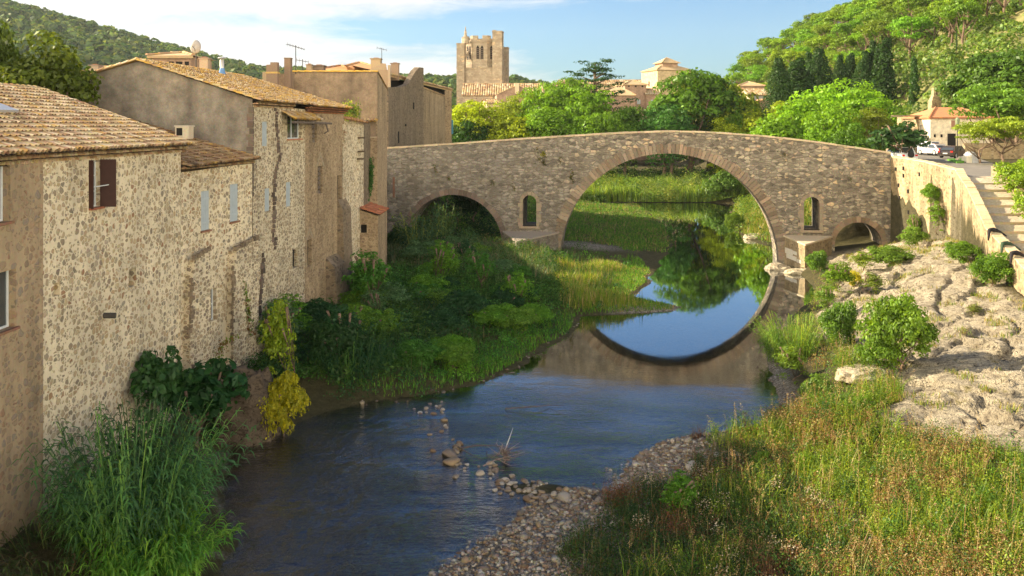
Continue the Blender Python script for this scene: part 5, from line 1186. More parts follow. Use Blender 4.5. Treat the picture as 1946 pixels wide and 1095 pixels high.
    mb = MB(); mb.lathe((x, Yc+.2, 9.44), [(.6, 0), (.58, .2), (.42, .42), (.15, .52), (.02, .54)], 14, (.8, .8, .8)); mb.build('dome_lid', M['attr'], t, smooth=True)
    mb = MB(); x = X_(1856.5, 93); mb.box(x-.45, x+.4, 92.9, 93.4, 8.7, 9.75, (.42, .44, .46)); mb.box(x-.47, x+.42, 92.88, 93.42, 9.75, 9.82, (.3, .3, .32)); tag(mb.build('grey_cabinet', M['attr'], bevel=.03), 'flat grey utility cabinet next to the white dome', 'cabinet')
far_village()

# ------------------------------------------------------------------ cars
def car(label, px, Y, zb, rz, body_col, suv=False, roof_col=None, spare=False):
    t = thing('parked_car', label, 'car', (X_(px, Y), Y, zb), math.radians(rz))
    L, W_ = 2.1, .88; H1 = .92 if suv else .80; H2 = 1.66 if suv else 1.42
    # side profile (y along the car, z up), extruded with tumblehome
    prof = [(-L, .32), (-L-.03, .6), (-L+.12, H1), (-L+.35, H1+.06), (-L+.62 if suv else -L+.95, H2-.03), (-.2, H2), (.55, H2-.04), (1.15, H1+.08), (L-.25, H1-.08), (L, .62), (L, .32), (1.75, .22), (-1.75, .22)]
    mb = MB(); n = len(prof); P = []
    for s in (-1, 1): P += [(s*(W_ if z < H1+.02 else W_-.17*(z-H1)/(H2-H1)*1.1), y, z) for y, z in prof]
    mb.add(P, [tuple(range(n-1, -1, -1)), tuple(range(n, 2*n))], body_col)
    for i in range(n):
        j = (i+1) % n; top = prof[i][1] > H1+.3 and prof[j][1] > H1+.3
        mb.add([P[i], P[j], P[n+j], P[n+i]], [(0, 1, 2, 3)], roof_col if (top and roof_col) else body_col)
    mb.build('body', CARP, t, bevel=.05)
    mb = MB(); k = .012
    def sidewin(s, ys):
        q = []
        for y, z in ys: x = s*(W_-.17*max(0, z-H1)/(H2-H1)*1.1+k); q.append((x, y, z))
        mb.poly(q if s > 0 else q[::-1])
    for s in (-1, 1):
        sidewin(s, [(-L+.55, H1+.08), (-.15, H1+.08), (-.15, H2-.1), (-L+.85 if suv else -L+1.1, H2-.12)][::1]); sidewin(s, [(-.05, H1+.08), (1.02, H1+.1), (.5, H2-.12), (-.05, H2-.1)])
    a_, b_ = prof[3], prof[4]; mb.poly([(-W_+.16, a_[0]-.0, a_[1]+.08), (W_-.16, a_[0]-.0, a_[1]+.08), (W_-.3, b_[0]-.03, b_[1]-.06), (-W_+.3, b_[0]-.03, b_[1]-.06)])
    a_, b_ = prof[6], prof[7]; mb.poly([(-W_+.3, a_[0]+.05, a_[1]-.03), (W_-.3, a_[0]+.05, a_[1]-.03), (W_-.12, b_[0]+.0, b_[1]+.05), (-W_+.12, b_[0], b_[1]+.05)])
    mb.build('window', M['glass'], t)
    for s in (-1, 1):
        for y in (-1.3, 1.3):
            w = MB(); w.tube([(s*(W_-.2), y, .32), (s*(W_+.02), y, .32)], .32, 16, (.03, .03, .03)); wo = w.build('wheel', M['attr'], t)
            w = MB(); w.tube([(s*(W_+.01), y, .32), (s*(W_+.035), y, .32)], .19, 12, (.4, .4, .4)); w.build('rim', M['metal'], wo)
        w = MB(); w.box(s*(W_-.15)-.12, s*(W_-.15)+.12, -L-.06, -L+.06, .68, .86, (.5, .03, .02)); w.build('tail_light', M['attr'], t)
    w = MB(); w.box(-.26, .26, -L-.055, -L-.02, .5, .62, (.6, .6, .55)); w.build('number_plate', M['attr'], t)
    if spare: w = MB(); w.tube([(.05, -L-.02, .85), (.05, -L-.22, .85)], .33, 16, (.03, .03, .03)); w.build('spare_wheel', M['attr'], t)
mc, n_, out_ = mat('car_paint'); bb = princ(n_, out_, attr(n_), .25, None, .5); bb.inputs['Coat Weight'].default_value = .5; CARP = mc
car('white off-road car with a spare wheel, half hidden by the bridge parapet', 1708, 97, 8.72, 8, (.7, .72, .76), True, None, True)
car('white car parked beyond the garden wall next to a paler red roofed car', 1759, 116, 8.95, 22, (.75, .75, .73), True)
car('silver car with a red roof parked against the cream house', 1773, 113.5, 8.95, 14, (.62, .58, .54), False, (.45, .08, .05))  # silver body, roof panels coloured red
car('dark car in the shade behind the street lamp', 1812, 104, 8.9, -50, (.05, .04, .035), False)

# ------------------------------------------------------------------ foliage generators (numpy)
def unit(v): return v/np.maximum(np.linalg.norm(v, axis=1, keepdims=True), 1e-9)
def rvec(n, r): return unit(r.normal(size=(n, 3)))
def palette(n, r, cols, jit=.22):
    c = np.array(cols)[r.integers(0, len(cols), n)]; return c*(1+r.uniform(-jit, jit, (n, 1)))
def leaves(Cn, Nn, size, r, aspect=.55):
    """rhombic leaf quads"""
    n = len(Cn); t = unit(np.cross(Nn, rvec(n, r))); b = np.cross(Nn, t); s = (np.ones(n)*size*r.uniform(.6, 1.35, n))[:, None]
    P = np.stack([Cn-t*s*.5, Cn+b*s*aspect*.5+Nn*s*.06, Cn+t*s*.5, Cn-b*s*aspect*.5+Nn*s*.06], 1).reshape(-1, 3)
    return P, np.arange(4*n).reshape(n, 4)
def clump_leaves(cent, rad, n, size, r, flat=.75, up=.35, shell=.5):
    d = rvec(n, r); d[:, 2] = np.where(r.random(n) < .7, np.abs(d[:, 2]), d[:, 2]); rr = (shell+(1-shell)*r.random(n)**.6)[:, None]
    p = cent+d*rr*rad*np.array([1, 1, flat]); nn = unit(d+rvec(n, r)*.8+np.array([0, 0, up])); return leaves(p, nn, size, r)
def join(parts):
    V, Fc, C = [], [], []; b = 0
    for v, f, c in parts: V.append(v); Fc.append(f+b); C.append(c); b += len(v)
    return np.concatenate(V), np.concatenate(Fc), np.concatenate(C)
def crown(seed, rx=4., rz=4., zc=6., ncl=60, nl=110, size=.4, rc=1.2, cols=((.07, .13, .02),), flat=.75, bias=.6, lump=.25, top=0.):
    r = np.random.default_rng(seed); parts = []
    lob = rvec(7, r)
    for i in range(ncl):
        d = rvec(1, r)[0]; d[2] = abs(d[2])*.9+top if r.random() < .72 else d[2]
        q = (bias+(1-bias)*r.random())*(1+lump*max(0, (lob@d).max()-.5)-lump*.4)
        c = np.array([d[0]*rx*q, d[1]*rx*q, zc+d[2]*rz*q]); rr = rc*r.uniform(.55, 1.3); n = int(nl*r.uniform(.6, 1.3))
        v, f = clump_leaves(c, rr, n, size, r, flat); col = palette(n, r, cols, .28)*r.uniform(.82, 1.18); parts.append((v, f, col))
    return join(parts)
def trunk_mesh(seed, h=6., r0=.28, spread=3., limbs=6, top=8., z0=-.6):
    r = random.Random(seed); mb = MB(); p = [Vector((0, 0, z0))]; 
    for i in range(4): p.append(p[-1]+Vector((r.uniform(-.25, .25), r.uniform(-.25, .25), (h-z0)/4)))
    mb.tube(p, [r0*1.3, r0, r0*.85, r0*.7, r0*.5], 8)
    for i in range(limbs):
        a = 2*math.pi*i/limbs+r.uniform(-.4, .4); b = p[r.choice((2, 3, 4))]; e = Vector((math.cos(a)*spread*r.uniform(.6, 1), math.sin(a)*spread*r.uniform(.6, 1), top*r.uniform(.75, 1.05)))
        m_ = b.lerp(e, .5)+Vector((math.cos(a), math.sin(a), -.2))*spread*.12; mb.tube([b, m_, e], [r0*.45, r0*.28, .04], 6)
    return mb
def mesh_only(V, Fc, C, m):
    o = npmesh('tmp', V, Fc, C, m); me = o.data; bpy.data.objects.remove(o); return me
def mb_mesh(mb, m, smooth=True):
    o = mb.build('tmp', m, smooth=smooth); me = o.data; bpy.data.objects.remove(o); return me
def blades(P, h, w, lean, r, cols, bend=.4, curl=0.):
    """upright grass/reed blades: 2 bent quads each. P (n,3)"""
    n = len(P); a = r.uniform(0, 2*math.pi, n); d = np.stack([np.cos(a), np.sin(a), 0*a], 1); s = np.stack([-np.sin(a), np.cos(a), 0*a], 1)
    h = (np.ones(n)*h)[:, None]; w = (np.ones(n)*w)[:, None]; L = (r.random((n, 1))*lean)*h
    m_ = P+np.array([0, 0, 1])*h*.55+d*L*.35; t = P+np.array([0, 0, 1])*h*(1-.3*(L/h)**1)+d*L
    V = np.stack([P-s*w*.5, P+s*w*.5, m_-s*w*.45, m_+s*w*.45, t-s*w*.08, t+s*w*.08], 1).reshape(-1, 3)
    i = np.arange(n)[:, None]*6; Fc = np.concatenate([i+np.array([0, 1, 3, 2]), i+np.array([2, 3, 5, 4])], 1).reshape(-1, 4)
    C = np.repeat(palette(n, r, cols, .3), 2, 0); return V, Fc, C
def stuff(name, parts, m, label, base=None):
    V, Fc, C = join(parts); o = npmesh(name, V, Fc, C, m); tag(o, label, kind='stuff'); return o
GREEN = [(.045, .10, .018), (.06, .14, .02), (.085, .17, .025), (.11, .20, .03)]
DEEP = [(.02, .055, .018), (.03, .075, .022), (.045, .10, .025)]
LIME = [(.17, .27, .025), (.13, .23, .025), (.22, .31, .03), (.09, .18, .02)]
OLIVE = [(.12, .16, .03), (.09, .13, .03), (.16, .19, .04)]
YEL = [(.34, .30, .03), (.26, .27, .03), (.42, .34, .04)]
DRYC = [(.36, .24, .09), (.28, .19, .08), (.45, .33, .14)]
RUST = [(.20, .07, .03), (.26, .11, .05), (.16, .07, .04)]
REED = [(.05, .13, .055), (.07, .17, .06), (.10, .21, .06), (.04, .10, .045)]

LF = M['leaf']
class Proto:
    def __init__(s, cr, tr=None): s.h = float(np.percentile(cr[0][:, 2], 99.7)); s.c = mesh_only(*cr, LF); s.t = mb_mesh(tr, M['bark']) if tr else None
PR_ = {}
def plant(proto, name, label, cat, loc, sc=1., rz=0., tint=(1, 1, 1), group=None, szf=1., crown_name='crown', trunk_name='trunk'):
    t = thing(name, label, cat, loc, rz, group); t.scale = (sc, sc, sc*szf)
    c = link(crown_name, proto.c, t); c.color = (*tint, 1)
    if proto.t: link(trunk_name, proto.t, t)
    return t

def hillR(x, Y):
    x = np.asarray(x, float); Y = np.asarray(Y, float)
    s = np.maximum(0, x-66-.12*np.maximum(0, 150-Y)+vnoise(x, Y, .02, 4)*8)
    s = s*sstep(520, 330, Y)
    return 7.6+(24*(1-np.exp(-s/25))+.33*s)*sstep(60, 120, Y)+vnoise(x, Y, .06, 5, 4)*2.2*sstep(3, 15, s)+sstep(4, 0, s)*-.8
def hillL(x, Y):
    x = np.asarray(x, float); Y = np.asarray(Y, float)
    k = np.clip((-x)/Y*F+CX, -900, 2200)
    prof = np.interp((x/Y*F)+CX, [-700, 0, 160, 300, 500, 800, 960, 1060, 1250], [-90, 22, 62, 105, 152, 168, 166, 190, 232])
    zr_ = HC-(prof-HY)/F*820
    return np.where(Y < 820, 10+(zr_-10)*sstep(380, 830, Y)**.8, zr_-(Y-820)*.05)+vnoise(x, Y, .012, 9, 4)*4

def hills():
    m, n, out = mat('hillside'); c = ocoord(n)
    col = n.ramp(n.noise(c, .09, 7, .7), [(.35, (.06, .085, .025)), (.5, (.13, .14, .045)), (.62, (.24, .21, .09)), (.72, (.36, .30, .18))]); princ(n, out, col, 1)
    def grid(name, f, x0, x1, nx, y0, y1, ny, lab):
        X, Y = np.meshgrid(np.linspace(x0, x1, nx), np.linspace(y0, y1, ny)); Z = f(X, Y); i = np.arange((nx-1)*(ny-1)); b = i//(nx-1)*nx+i % (nx-1)
        o = npmesh(name, np.stack([X.ravel(), Y.ravel(), Z.ravel()], 1), np.stack([b, b+1, b+nx+1, b+nx], 1), None, m, smooth=True); tag(o, lab, kind='structure')
    grid('hill', hillR, 60, 420, 90, 60, 560, 120, 'steep pine covered hill on the right')
    grid('hill', hillL, -900, 260, 120, 360, 1100, 60, 'long wooded ridge on the left')
    r = np.random.default_rng(3)
    # distant ridge, the blue of haze painted into its colour
    X = np.linspace(-700, 1500, 80); V = np.concatenate([np.stack([X, 1700+0*X, 0*X], 1), np.stack([X, 1800+0*X, HC+(238-188)/F*1800+vnoise(X, X*0, .006, 3)*5], 1), np.stack([X, 1950+0*X, 0*X], 1)])
    i = np.arange(79); Fc = np.concatenate([np.stack([i, i+1, i+81, i+80], 1), np.stack([i+80, i+81, i+161, i+160], 1)])
    mr, n, out = mat('far_ridge'); princ(n, out, (.06, .10, .11), 1)
    tag(npmesh('hill', V, Fc, None, mr, smooth=True), 'far low ridge on the horizon', kind='structure')
    # forest of the left ridge: low crowns
    P = []
    N = 5200; px = r.uniform(-300, 1180, N); Yd = r.uniform(400, 850, N); x = (px-CX)/F*Yd; z = hillL(x, Yd)
    for i in range(N):
        if px[i] > 870 and r.random() < .4: continue
        rad = r.uniform(2.6, 5.4); nl = 26; d = rvec(nl, r); d[:, 2] = np.abs(d[:, 2]); v, f = leaves(np.array([x[i], Yd[i], z[i]+rad*.9])+d*rad*np.array([1, 1, 1.15]), unit(d+rvec(nl, r)*.5), rad*.95, r, .8)
        P.append((v, f, palette(nl, r, [(.06, .12, .03), (.09, .15, .035), (.045, .09, .03), (.13, .17, .04)], .2)*r.uniform(.7, 1.25)))
    stuff('forest', P, LF, 'continuous woodland covering the far ridge')
hills()

def protos():
    # big round broadleaf, radius 4.5 crown centred at 6, about 11 m tall
    mk = lambda s, **k: crown(s, **k)
    PR_['broad'] = [Proto(mk(s, rx=4., rz=4.6, zc=5.6, ncl=85, nl=105, size=.42, rc=1.25, cols=((.8, .85, .8), (1, 1, 1), (1.15, 1.1, 1)), top=.1), trunk_mesh(s, 4, .3, 2.6, 6, 8)) for s in (1, 2, 3)]
    PR_['feather'] = [Proto(mk(s, rx=3.6, rz=5., zc=5.8, ncl=120, nl=80, size=.30, rc=.95, cols=((.85, .9, .8), (1, 1, 1), (1.2, 1.15, 1)), flat=.55, lump=.5, bias=.45), trunk_mesh(s, 4, .25, 2.2, 6, 9)) for s in (11, 12)]
    PR_['pine'] = [Proto(mk(s, rx=3.9, rz=2.5, zc=6.6, ncl=46, nl=70, size=.42, rc=1.25, cols=((.85, .85, .8), (1, 1, 1), (1.2, 1.15, .9)), flat=.5, bias=.55, lump=.4), trunk_mesh(s, 5.4, .26, 3., 7, 7.2)) for s in (21, 22, 23)]
    def cyp(s, w, h, n=70):
        r = np.random.default_rng(s); parts = []
        for i in range(n):
            t = (i+.5)/n; ww = w*(math.sin(math.pi*min(1, t*.62+.34)))**.9*(1-.1*r.random()) if t < .93 else w*.25
            a = r.uniform(0, 6.28); c = np.array([math.cos(a)*ww*.45, math.sin(a)*ww*.45, .3+t*h])
            v, f = clump_leaves(c, max(.35, ww*.62), 90, .26, r, 1.6, .5, .7); parts.append((v, f, palette(90, r, ((.85, .9, .8), (1, 1, 1), (1.25, 1.2, 1)))))
        mb = MB(); mb.tube([(0, 0, -.8), (0, 0, h*.5)], [.18, .08], 6); return Proto(join(parts), mb)
    PR_['cypress'] = [cyp(31, 1.0, 10), cyp(32, .85, 10)]
    PR_['fatcyp'] = [cyp(33, 2.3, 9.5, 100), cyp(34, 1.9, 9.5, 90)]
    # cedar: horizontal shelves
    r = np.random.default_rng(41); parts = []
    for lv in range(9):
        z = 6+lv*1.05; R = 6.8*(1-(lv/9.5)**1.5)+.4
        for k in range(int(9+R*1.5)):
            a = r.uniform(0, 6.28); q = R*r.uniform(.35, 1.); c = np.array([math.cos(a)*q, math.sin(a)*q, z+.4*r.normal()+.05*q]); v, f = clump_leaves(c, r.uniform(.7, 1.4), 55, .34, r, .22, .9, .3); parts.append((v, f, palette(55, r, ((.85, .9, .85), (1, 1, 1), (1.2, 1.15, 1)))))
    mb = MB(); mb.tube([(0, 0, -1), (0, 0, 9), (.1, 0, 14.5)], [.55, .4, .1], 8)
    for k in range(22): a = k*2.4; z = 6+k*.38; R = 5.6*(1-k/26); mb.tube([(0, 0, z-.4), (math.cos(a)*R*.6, math.sin(a)*R*.6, z), (math.cos(a)*R, math.sin(a)*R, z+.3)], [.16, .1, .03], 5)
    PR_['cedar'] = [Proto(join(parts), mb)]
    # umbrella tree with bare limbs
    PR_['shade'] = [Proto(mk(s, rx=4.6, rz=1.9, zc=4.6, ncl=95, nl=85, size=.27, rc=.85, cols=((.85, .9, .8), (1, 1, 1), (1.2, 1.1, .9)), flat=.45, bias=.35, lump=.5), trunk_mesh(s, 2.2, .2, 3.6, 8, 4.6)) for s in (51, 52)]
    # bushes: radius ~1, for near use
    PR_['bush'] = [Proto(mk(s, rx=.85, rz=.75, zc=.55, ncl=80, nl=120, size=.085, rc=.26, cols=((.8, .85, .8), (1, 1, 1), (1.25, 1.15, 1)), bias=.45, lump=.5), trunk_mesh(s, .4, .03, .6, 7, .9, -.2)) for s in (61, 62, 63)]
    PR_['loose'] = [Proto(mk(s, rx=.7, rz=1.15, zc=1.0, ncl=75, nl=42, size=.10, rc=.24, cols=((.8, .85, .8), (1, 1, 1), (1.3, 1.15, 1)), bias=.25, lump=.7), trunk_mesh(s, .7, .03, .5, 9, 1.8, -.2)) for s in (71, 72)]
    PR_['fig'] = [Proto(mk(81, rx=1.1, rz=1.15, zc=1.1, ncl=85, nl=20, size=.26, rc=.34, cols=((.8, .9, .8), (1, 1, 1), (1.2, 1.15, 1.)), bias=.35, lump=.6), trunk_mesh(81, .8, .06, .9, 9, 2., -.3))]
protos()

def gz(x, Y): return float(terrain(x, Y))
def ptree(kind, i, px, ytop, Y, zb, label, tint, wide=1., height=None, name='tree', cat='tree', group=None, proto_h=None):
    """tree whose top reaches photo row ytop at distance Y"""
    zt = Z_(ytop, Y); H = zt-zb; s = H/PR_[kind][i % len(PR_[kind])].h
    t = plant(PR_[kind][i % len(PR_[kind])], name, label, cat, (X_(px, Y), Y, zb), s*wide, (i*1.7) % 6.28, tint, group, 1/wide)
    return t
def mound_(r, x, Y, z, rad, h, n, size, cols):
    d = rvec(n, r); d[:, 2] = np.abs(d[:, 2])**.8; p = np.array([x, Y, z])+d*r.uniform(.55, 1.05, (n, 1))*np.array([rad, rad, h]); v, f = leaves(p, unit(d+rvec(n, r)*.9+np.array([0, 0, .3])), size, r, .5); return v, f, palette(n, r, cols, .3)
def background_trees():
    L = lambda t, k=1.: tuple(q*k for q in t)
    g1, g2, lime, dk, ol = (.14, .27, .014), (.09, .19, .014), (.33, .42, .015), (.04, .10, .014), (.22, .29, .02)
    T = [('feather', 878, 198, 150, 1, 'yellow green tree leaning against the last village house', lime, 1.0),
         ('feather', 905, 192, 146, 1, 'pale yellow green tree directly below the church tower', lime, 1.05),
         ('broad', 893, 228, 140, 0, 'dark low tree beside the teal shutter', dk, 1.0),
         ('broad', 950, 204, 150, 1, 'bright round tree in front of the abbey lean-to', L(lime, .8), 1.0),
         ('feather', 983, 176, 168, 2, 'slender pale tree in front of the transept gable', ol, .8),
         ('broad', 975, 222, 138, 1, 'rounded lime tree just above the low end of the parapet', L(lime, .75), 1.1),
         ('broad', 1018, 188, 158, 2, 'mid green tree left of the tall feathery group', g1, 1.0),
         ('broad', 1050, 205, 140, 1, 'broad leafy tree rising behind the parapet left of the crown', g1, 1.15),
         ('feather', 1040, 158, 185, 2, 'thin topped tree right of the abbey roof', g1, .9),
         ('feather', 1085, 150, 172, 2, 'tall feathery green tree under the cedar', g1, 1.0),
         ('feather', 1112, 165, 160, 2, 'tall fresh green tree in the middle of the bank', L(g1, 1.2), 1.0),
         ('broad', 1105, 222, 140, 1, 'low bright tree behind the middle of the parapet', g1, 1.1),
         ('feather', 1150, 206, 155, 1, 'greyish green loose tree left of the dark round one', ol, .8),
         ('broad', 1188, 203, 150, 1, 'dark rounded tree in front of the abbey turret', g2, .95),
         ('broad', 1150, 215, 142, 1, 'small round tree with a yellow edge before the abbey house', g1, .9),
         ('feather', 1262, 196, 143, 1, 'vivid green feathery tree right of the dark round one', (.07, .19, .03), 1.1),
         ('broad', 1315, 136, 176, 2, 'huge dark chestnut whose top hides the dovecote foot', g2, 1.05),
         ('broad', 1345, 146, 168, 2, 'dark brown green tree in the heart of the grove', L(ol, .6), .95),
         ('broad', 1372, 168, 156, 1, 'very dark dense tree right of the big chestnut', dk, .85),
         ('feather', 1275, 198, 141, 1, 'fresh green tree low behind the crown of the bridge', (.06, .17, .03), 1.),
         ('broad', 1382, 160, 178, 2, 'rust tinged tree behind the grove', L(ol, 1.1), .9),
         ('broad', 1375, 225, 139, 1, 'lime bush like tree behind the right slope of the parapet', lime, 1.1),
         ('feather', 1402, 200, 148, 1, 'bright green tree left of the mauve house', g1, .9),
         ('broad', 1440, 208, 142, 1, 'yellowish round tree below the village house', L(lime, .85), 1.1),
         ('broad', 1500, 195, 150, 1, 'spotted pale green tree under the first cypress', ol, 1.1),
         ('feather', 1525, 186, 146, 1, 'fresh feathery tree in front of the fat cypresses', L(g1, 1.3), 1.0),
         ('feather', 1590, 152, 150, 1, 'tallest light green tree before the cypress row', L(g1, 1.5), 1.0),
         ('feather', 1645, 172, 146, 1, 'light green tree with drooping sprays near the slender cypresses', L(g1, 1.4), 1.0),
         ('broad', 1580, 205, 128, 2, 'compact bright tree just behind the right parapet', L(g1, 1.1), .9),
         ('broad', 1475, 225, 132, 1, 'dappled low tree behind the parapet right of the crown', g1, 1.1),
         ('broad', 1615, 235, 122, 3, 'dark low tree near the bridge end', g2, .9),
         ('feather', 1660, 205, 130, 5, 'reddish green tree before the dark fig', L(ol, .7), .9)]
    for i, (k, px, yt, Y, zb, lab, tint, w) in enumerate(T):
        if px < 1460 and Y < 174: Y = Y*.35+122; zb = 2; w *= .92
        ptree(k, i, px, yt, Y, zb, lab, tint, w)
    r = np.random.default_rng(55); P = []
    for i in range(420):
        x, Y = r.uniform(-22, 50), r.uniform(168, 192); rad = r.uniform(1.2, 2.6); P.append(mound_(r, x, Y, 1.5, rad, rad*1.3, 110, .42, [(.05, .12, .02), (.08, .16, .02), (.12, .2, .02)] if r.random() < .6 else DEEP))
    stuff('thicket', P, LF, 'dark thicket under the trees beyond the reeds')
    ptree('cedar', 0, 1130, 113, 190, 3, 'dark cedar with flat layered branches against the sky', (.035, .085, .03), .95, proto_h=14.6, name='cedar_tree')
    ptree('fig', 0, 1705, 232, 96, 8.6, 'dark round fig tree over the garden wall', (.045, .10, .03), 1.35, proto_h=2.2, name='fig_tree')
    # big plane trees and pale acacias on the right
    ptree('broad', 1, 1872, 104, 136, 9, 'large dark leafed tree behind the cream house', (.07, .14, .02), 1.1)
    ptree('broad', 2, 1925, 98, 132, 9, 'large tree at the right edge below the pines', (.08, .16, .02), 1.2)
    ptree('shade', 0, 1898, 158, 108, 8.7, 'wide bright green tree with grey bare limbs above the yard wall', (.12, .24, .025), .92, proto_h=6.3)
    ptree('shade', 1, 1935, 172, 104, 8.7, 'bright tree filling the right edge above the yard wall', (.11, .22, .025), 1.2, proto_h=6.3)
    ptree('shade', 1, 1862, 232, 92, 8.6, 'small yellow green acacia with a straight pale trunk by the white dome', (.24, .33, .03), .95, proto_h=6.3)
    ptree('shade', 0, 1912, 222, 90, 8.6, 'yellow green acacia with a leaning forked trunk near the right edge', (.24, .33, .03), 1.0, proto_h=6.3)
    # left tree behind the nearest roof
    ptree('broad', 0, 72, 66, 41.2, 9, 'dark green tree with yellowing leaves behind the nearest roof', (.085, .12, .015), .95)
    ptree('broad', 1, -38, 28, 41.5, 9, 'tree at the left edge above the nearest roof', (.07, .11, .015), .45)
    # cypresses
    C = [('fatcyp', 1480, 110, 178, 'leftmost fat dark cypress of the row', .9), ('fatcyp', 1515, 112, 192, 'widest bulging dark cypress', 1.6), ('fatcyp', 1556, 92, 198, 'tall dark rounded cypress in the middle of the row', 1.0),
         ('cypress', 1537, 100, 200, 'slim cypress squeezed between two fat ones', .9), ('fatcyp', 1597, 105, 202, 'short narrow cypress with a pale left side', .8), ('fatcyp', 1616, 102, 196, 'rounded dark cypress left of the slender group', .95),
         ('fatcyp', 1645, 97, 190, 'dark rounded cypress touching the slender pair', .95), ('cypress', 1660, 78, 190, 'tall slender cypress left of the tallest pair', 1.1), ('cypress', 1673, 84, 186, 'slender black cypress of the tallest pair, left one', 1.4), ('cypress', 1684, 74, 184, 'slender black cypress of the tallest pair, right one', 1.5),
         ('cypress', 1737, 108, 175, 'single bright edged cypress left of the oratory', .9), ('cypress', 1818, 52, 175, 'lone small cypress high on the slope', .55)]
    for i, (k, px, yt, Y, lab, w) in enumerate(C):
        Y = Y-12; x = X_(px, Y); zb = min(float(hillR(x, Y))-.6, 12.) if x > 66 else 8.; 
        if px == 1818: zb = Z_(97, Y)
        ptree(k, i, px, yt, Y, zb, lab, (.035, .08, .02) if px != 1737 else (.04, .10, .02), w, name='cypress_tree')
    # pines on the slope
    r = np.random.default_rng(77); spots = []
    tries = 0
    while len(spots) < 295 and tries < 16000:
        tries += 1; px = r.uniform(1330, 2060); Y = r.uniform(165, 350); x = X_(px, Y)
        if x < 70: continue
        if any((x-a)**2+(Y-b)**2 < 27 for a, b in spots): continue
        z = float(hillR(x, Y)); py = HY-(z-HC)*F/Y
        if py > 250 or py < -90: continue
        if Y < 190 and px < 1800 and px > 1440: continue
        spots.append((x, Y))
    for i, (x, Y) in enumerate(spots):
        s = r.uniform(.75, 1.2); k = r.uniform(.75, 1.2); tint = (.165*k*r.uniform(.8, 1.15), .28*k*r.uniform(.9, 1.1), .022)
        px = CX+x/Y*F; col_ = 'left' if px < 1560 else ('middle' if px < 1750 else 'right'); row = 'lower' if Y < 215 else ('middle' if Y < 275 else 'upper')
        t = plant(PR_['pine'][i % 3], 'pine_tree', f'round headed pine on the {row} slope, {col_} part of the hillside', 'tree', (x, Y, float(hillR(x, Y))-.3), s, r.uniform(0, 6.28), tint, f'pines of the {row} slope {col_}')
    # scrub between the pines
    P = []; N = 3600; px = r.uniform(1330, 2100, N); Yd = r.uniform(120, 360, N)
    for i in range(N):
        x = X_(px[i], Yd[i])
        if x < 68+.12*max(0, 150-Yd[i]): continue
        rad = r.uniform(.8, 2.2); nl = 60; d = rvec(nl, r); d[:, 2] = np.abs(d[:, 2]); v, f = leaves(np.array([x, Yd[i], float(hillR(x, Yd[i]))+rad*.3])+d*rad*np.array([1, 1, .8]), unit(d+rvec(nl, r)*.6), rad*.34, r, .7)
        P.append((v, f, palette(nl, r, [(.12, .21, .03), (.17, .24, .04), (.08, .15, .025)], .25)*r.uniform(.7, 1.2)))
    stuff('hillside_scrub', P, LF, 'low green scrub between the pines')
background_trees()

# ------------------------------------------------------------------ vegetation and stones near the river
def hit(px, py, water=False):
    Y = np.arange(19, 170, .06); x = (px-CX)/F*Y; zr = HC-(py-HY)/F*Y; t = terrain(x, Y)
    if water: t = np.maximum(t, 0)
    k = np.argmax(t >= zr); return float(x[k]), float(Y[k]), float(max(t[k], 0 if water else -9))
def scatter(n, x0, x1, Y0, Y1, r, keep=None):
    x = r.uniform(x0, x1, n); Y = r.uniform(Y0, Y1, n); z, rk, gr, bd = terrain(x, Y, True)
    k = keep(x, Y, z, rk, gr) if keep is not None else z > 0
    return x[k], Y[k], z[k], rk[k], gr[k]
def mound(r, x, Y, z, rad, h, n, size, cols):
    d = rvec(n, r); d[:, 2] = np.abs(d[:, 2])**.8; q = r.uniform(.55, 1.05, (n, 1)); p = np.array([x, Y, z])+d*q*np.array([rad, rad, h])
    v, f = leaves(p, unit(d+rvec(n, r)*.9+np.array([0, 0, .3])), size, r, .5); return v, f, palette(n, r, cols, .3)

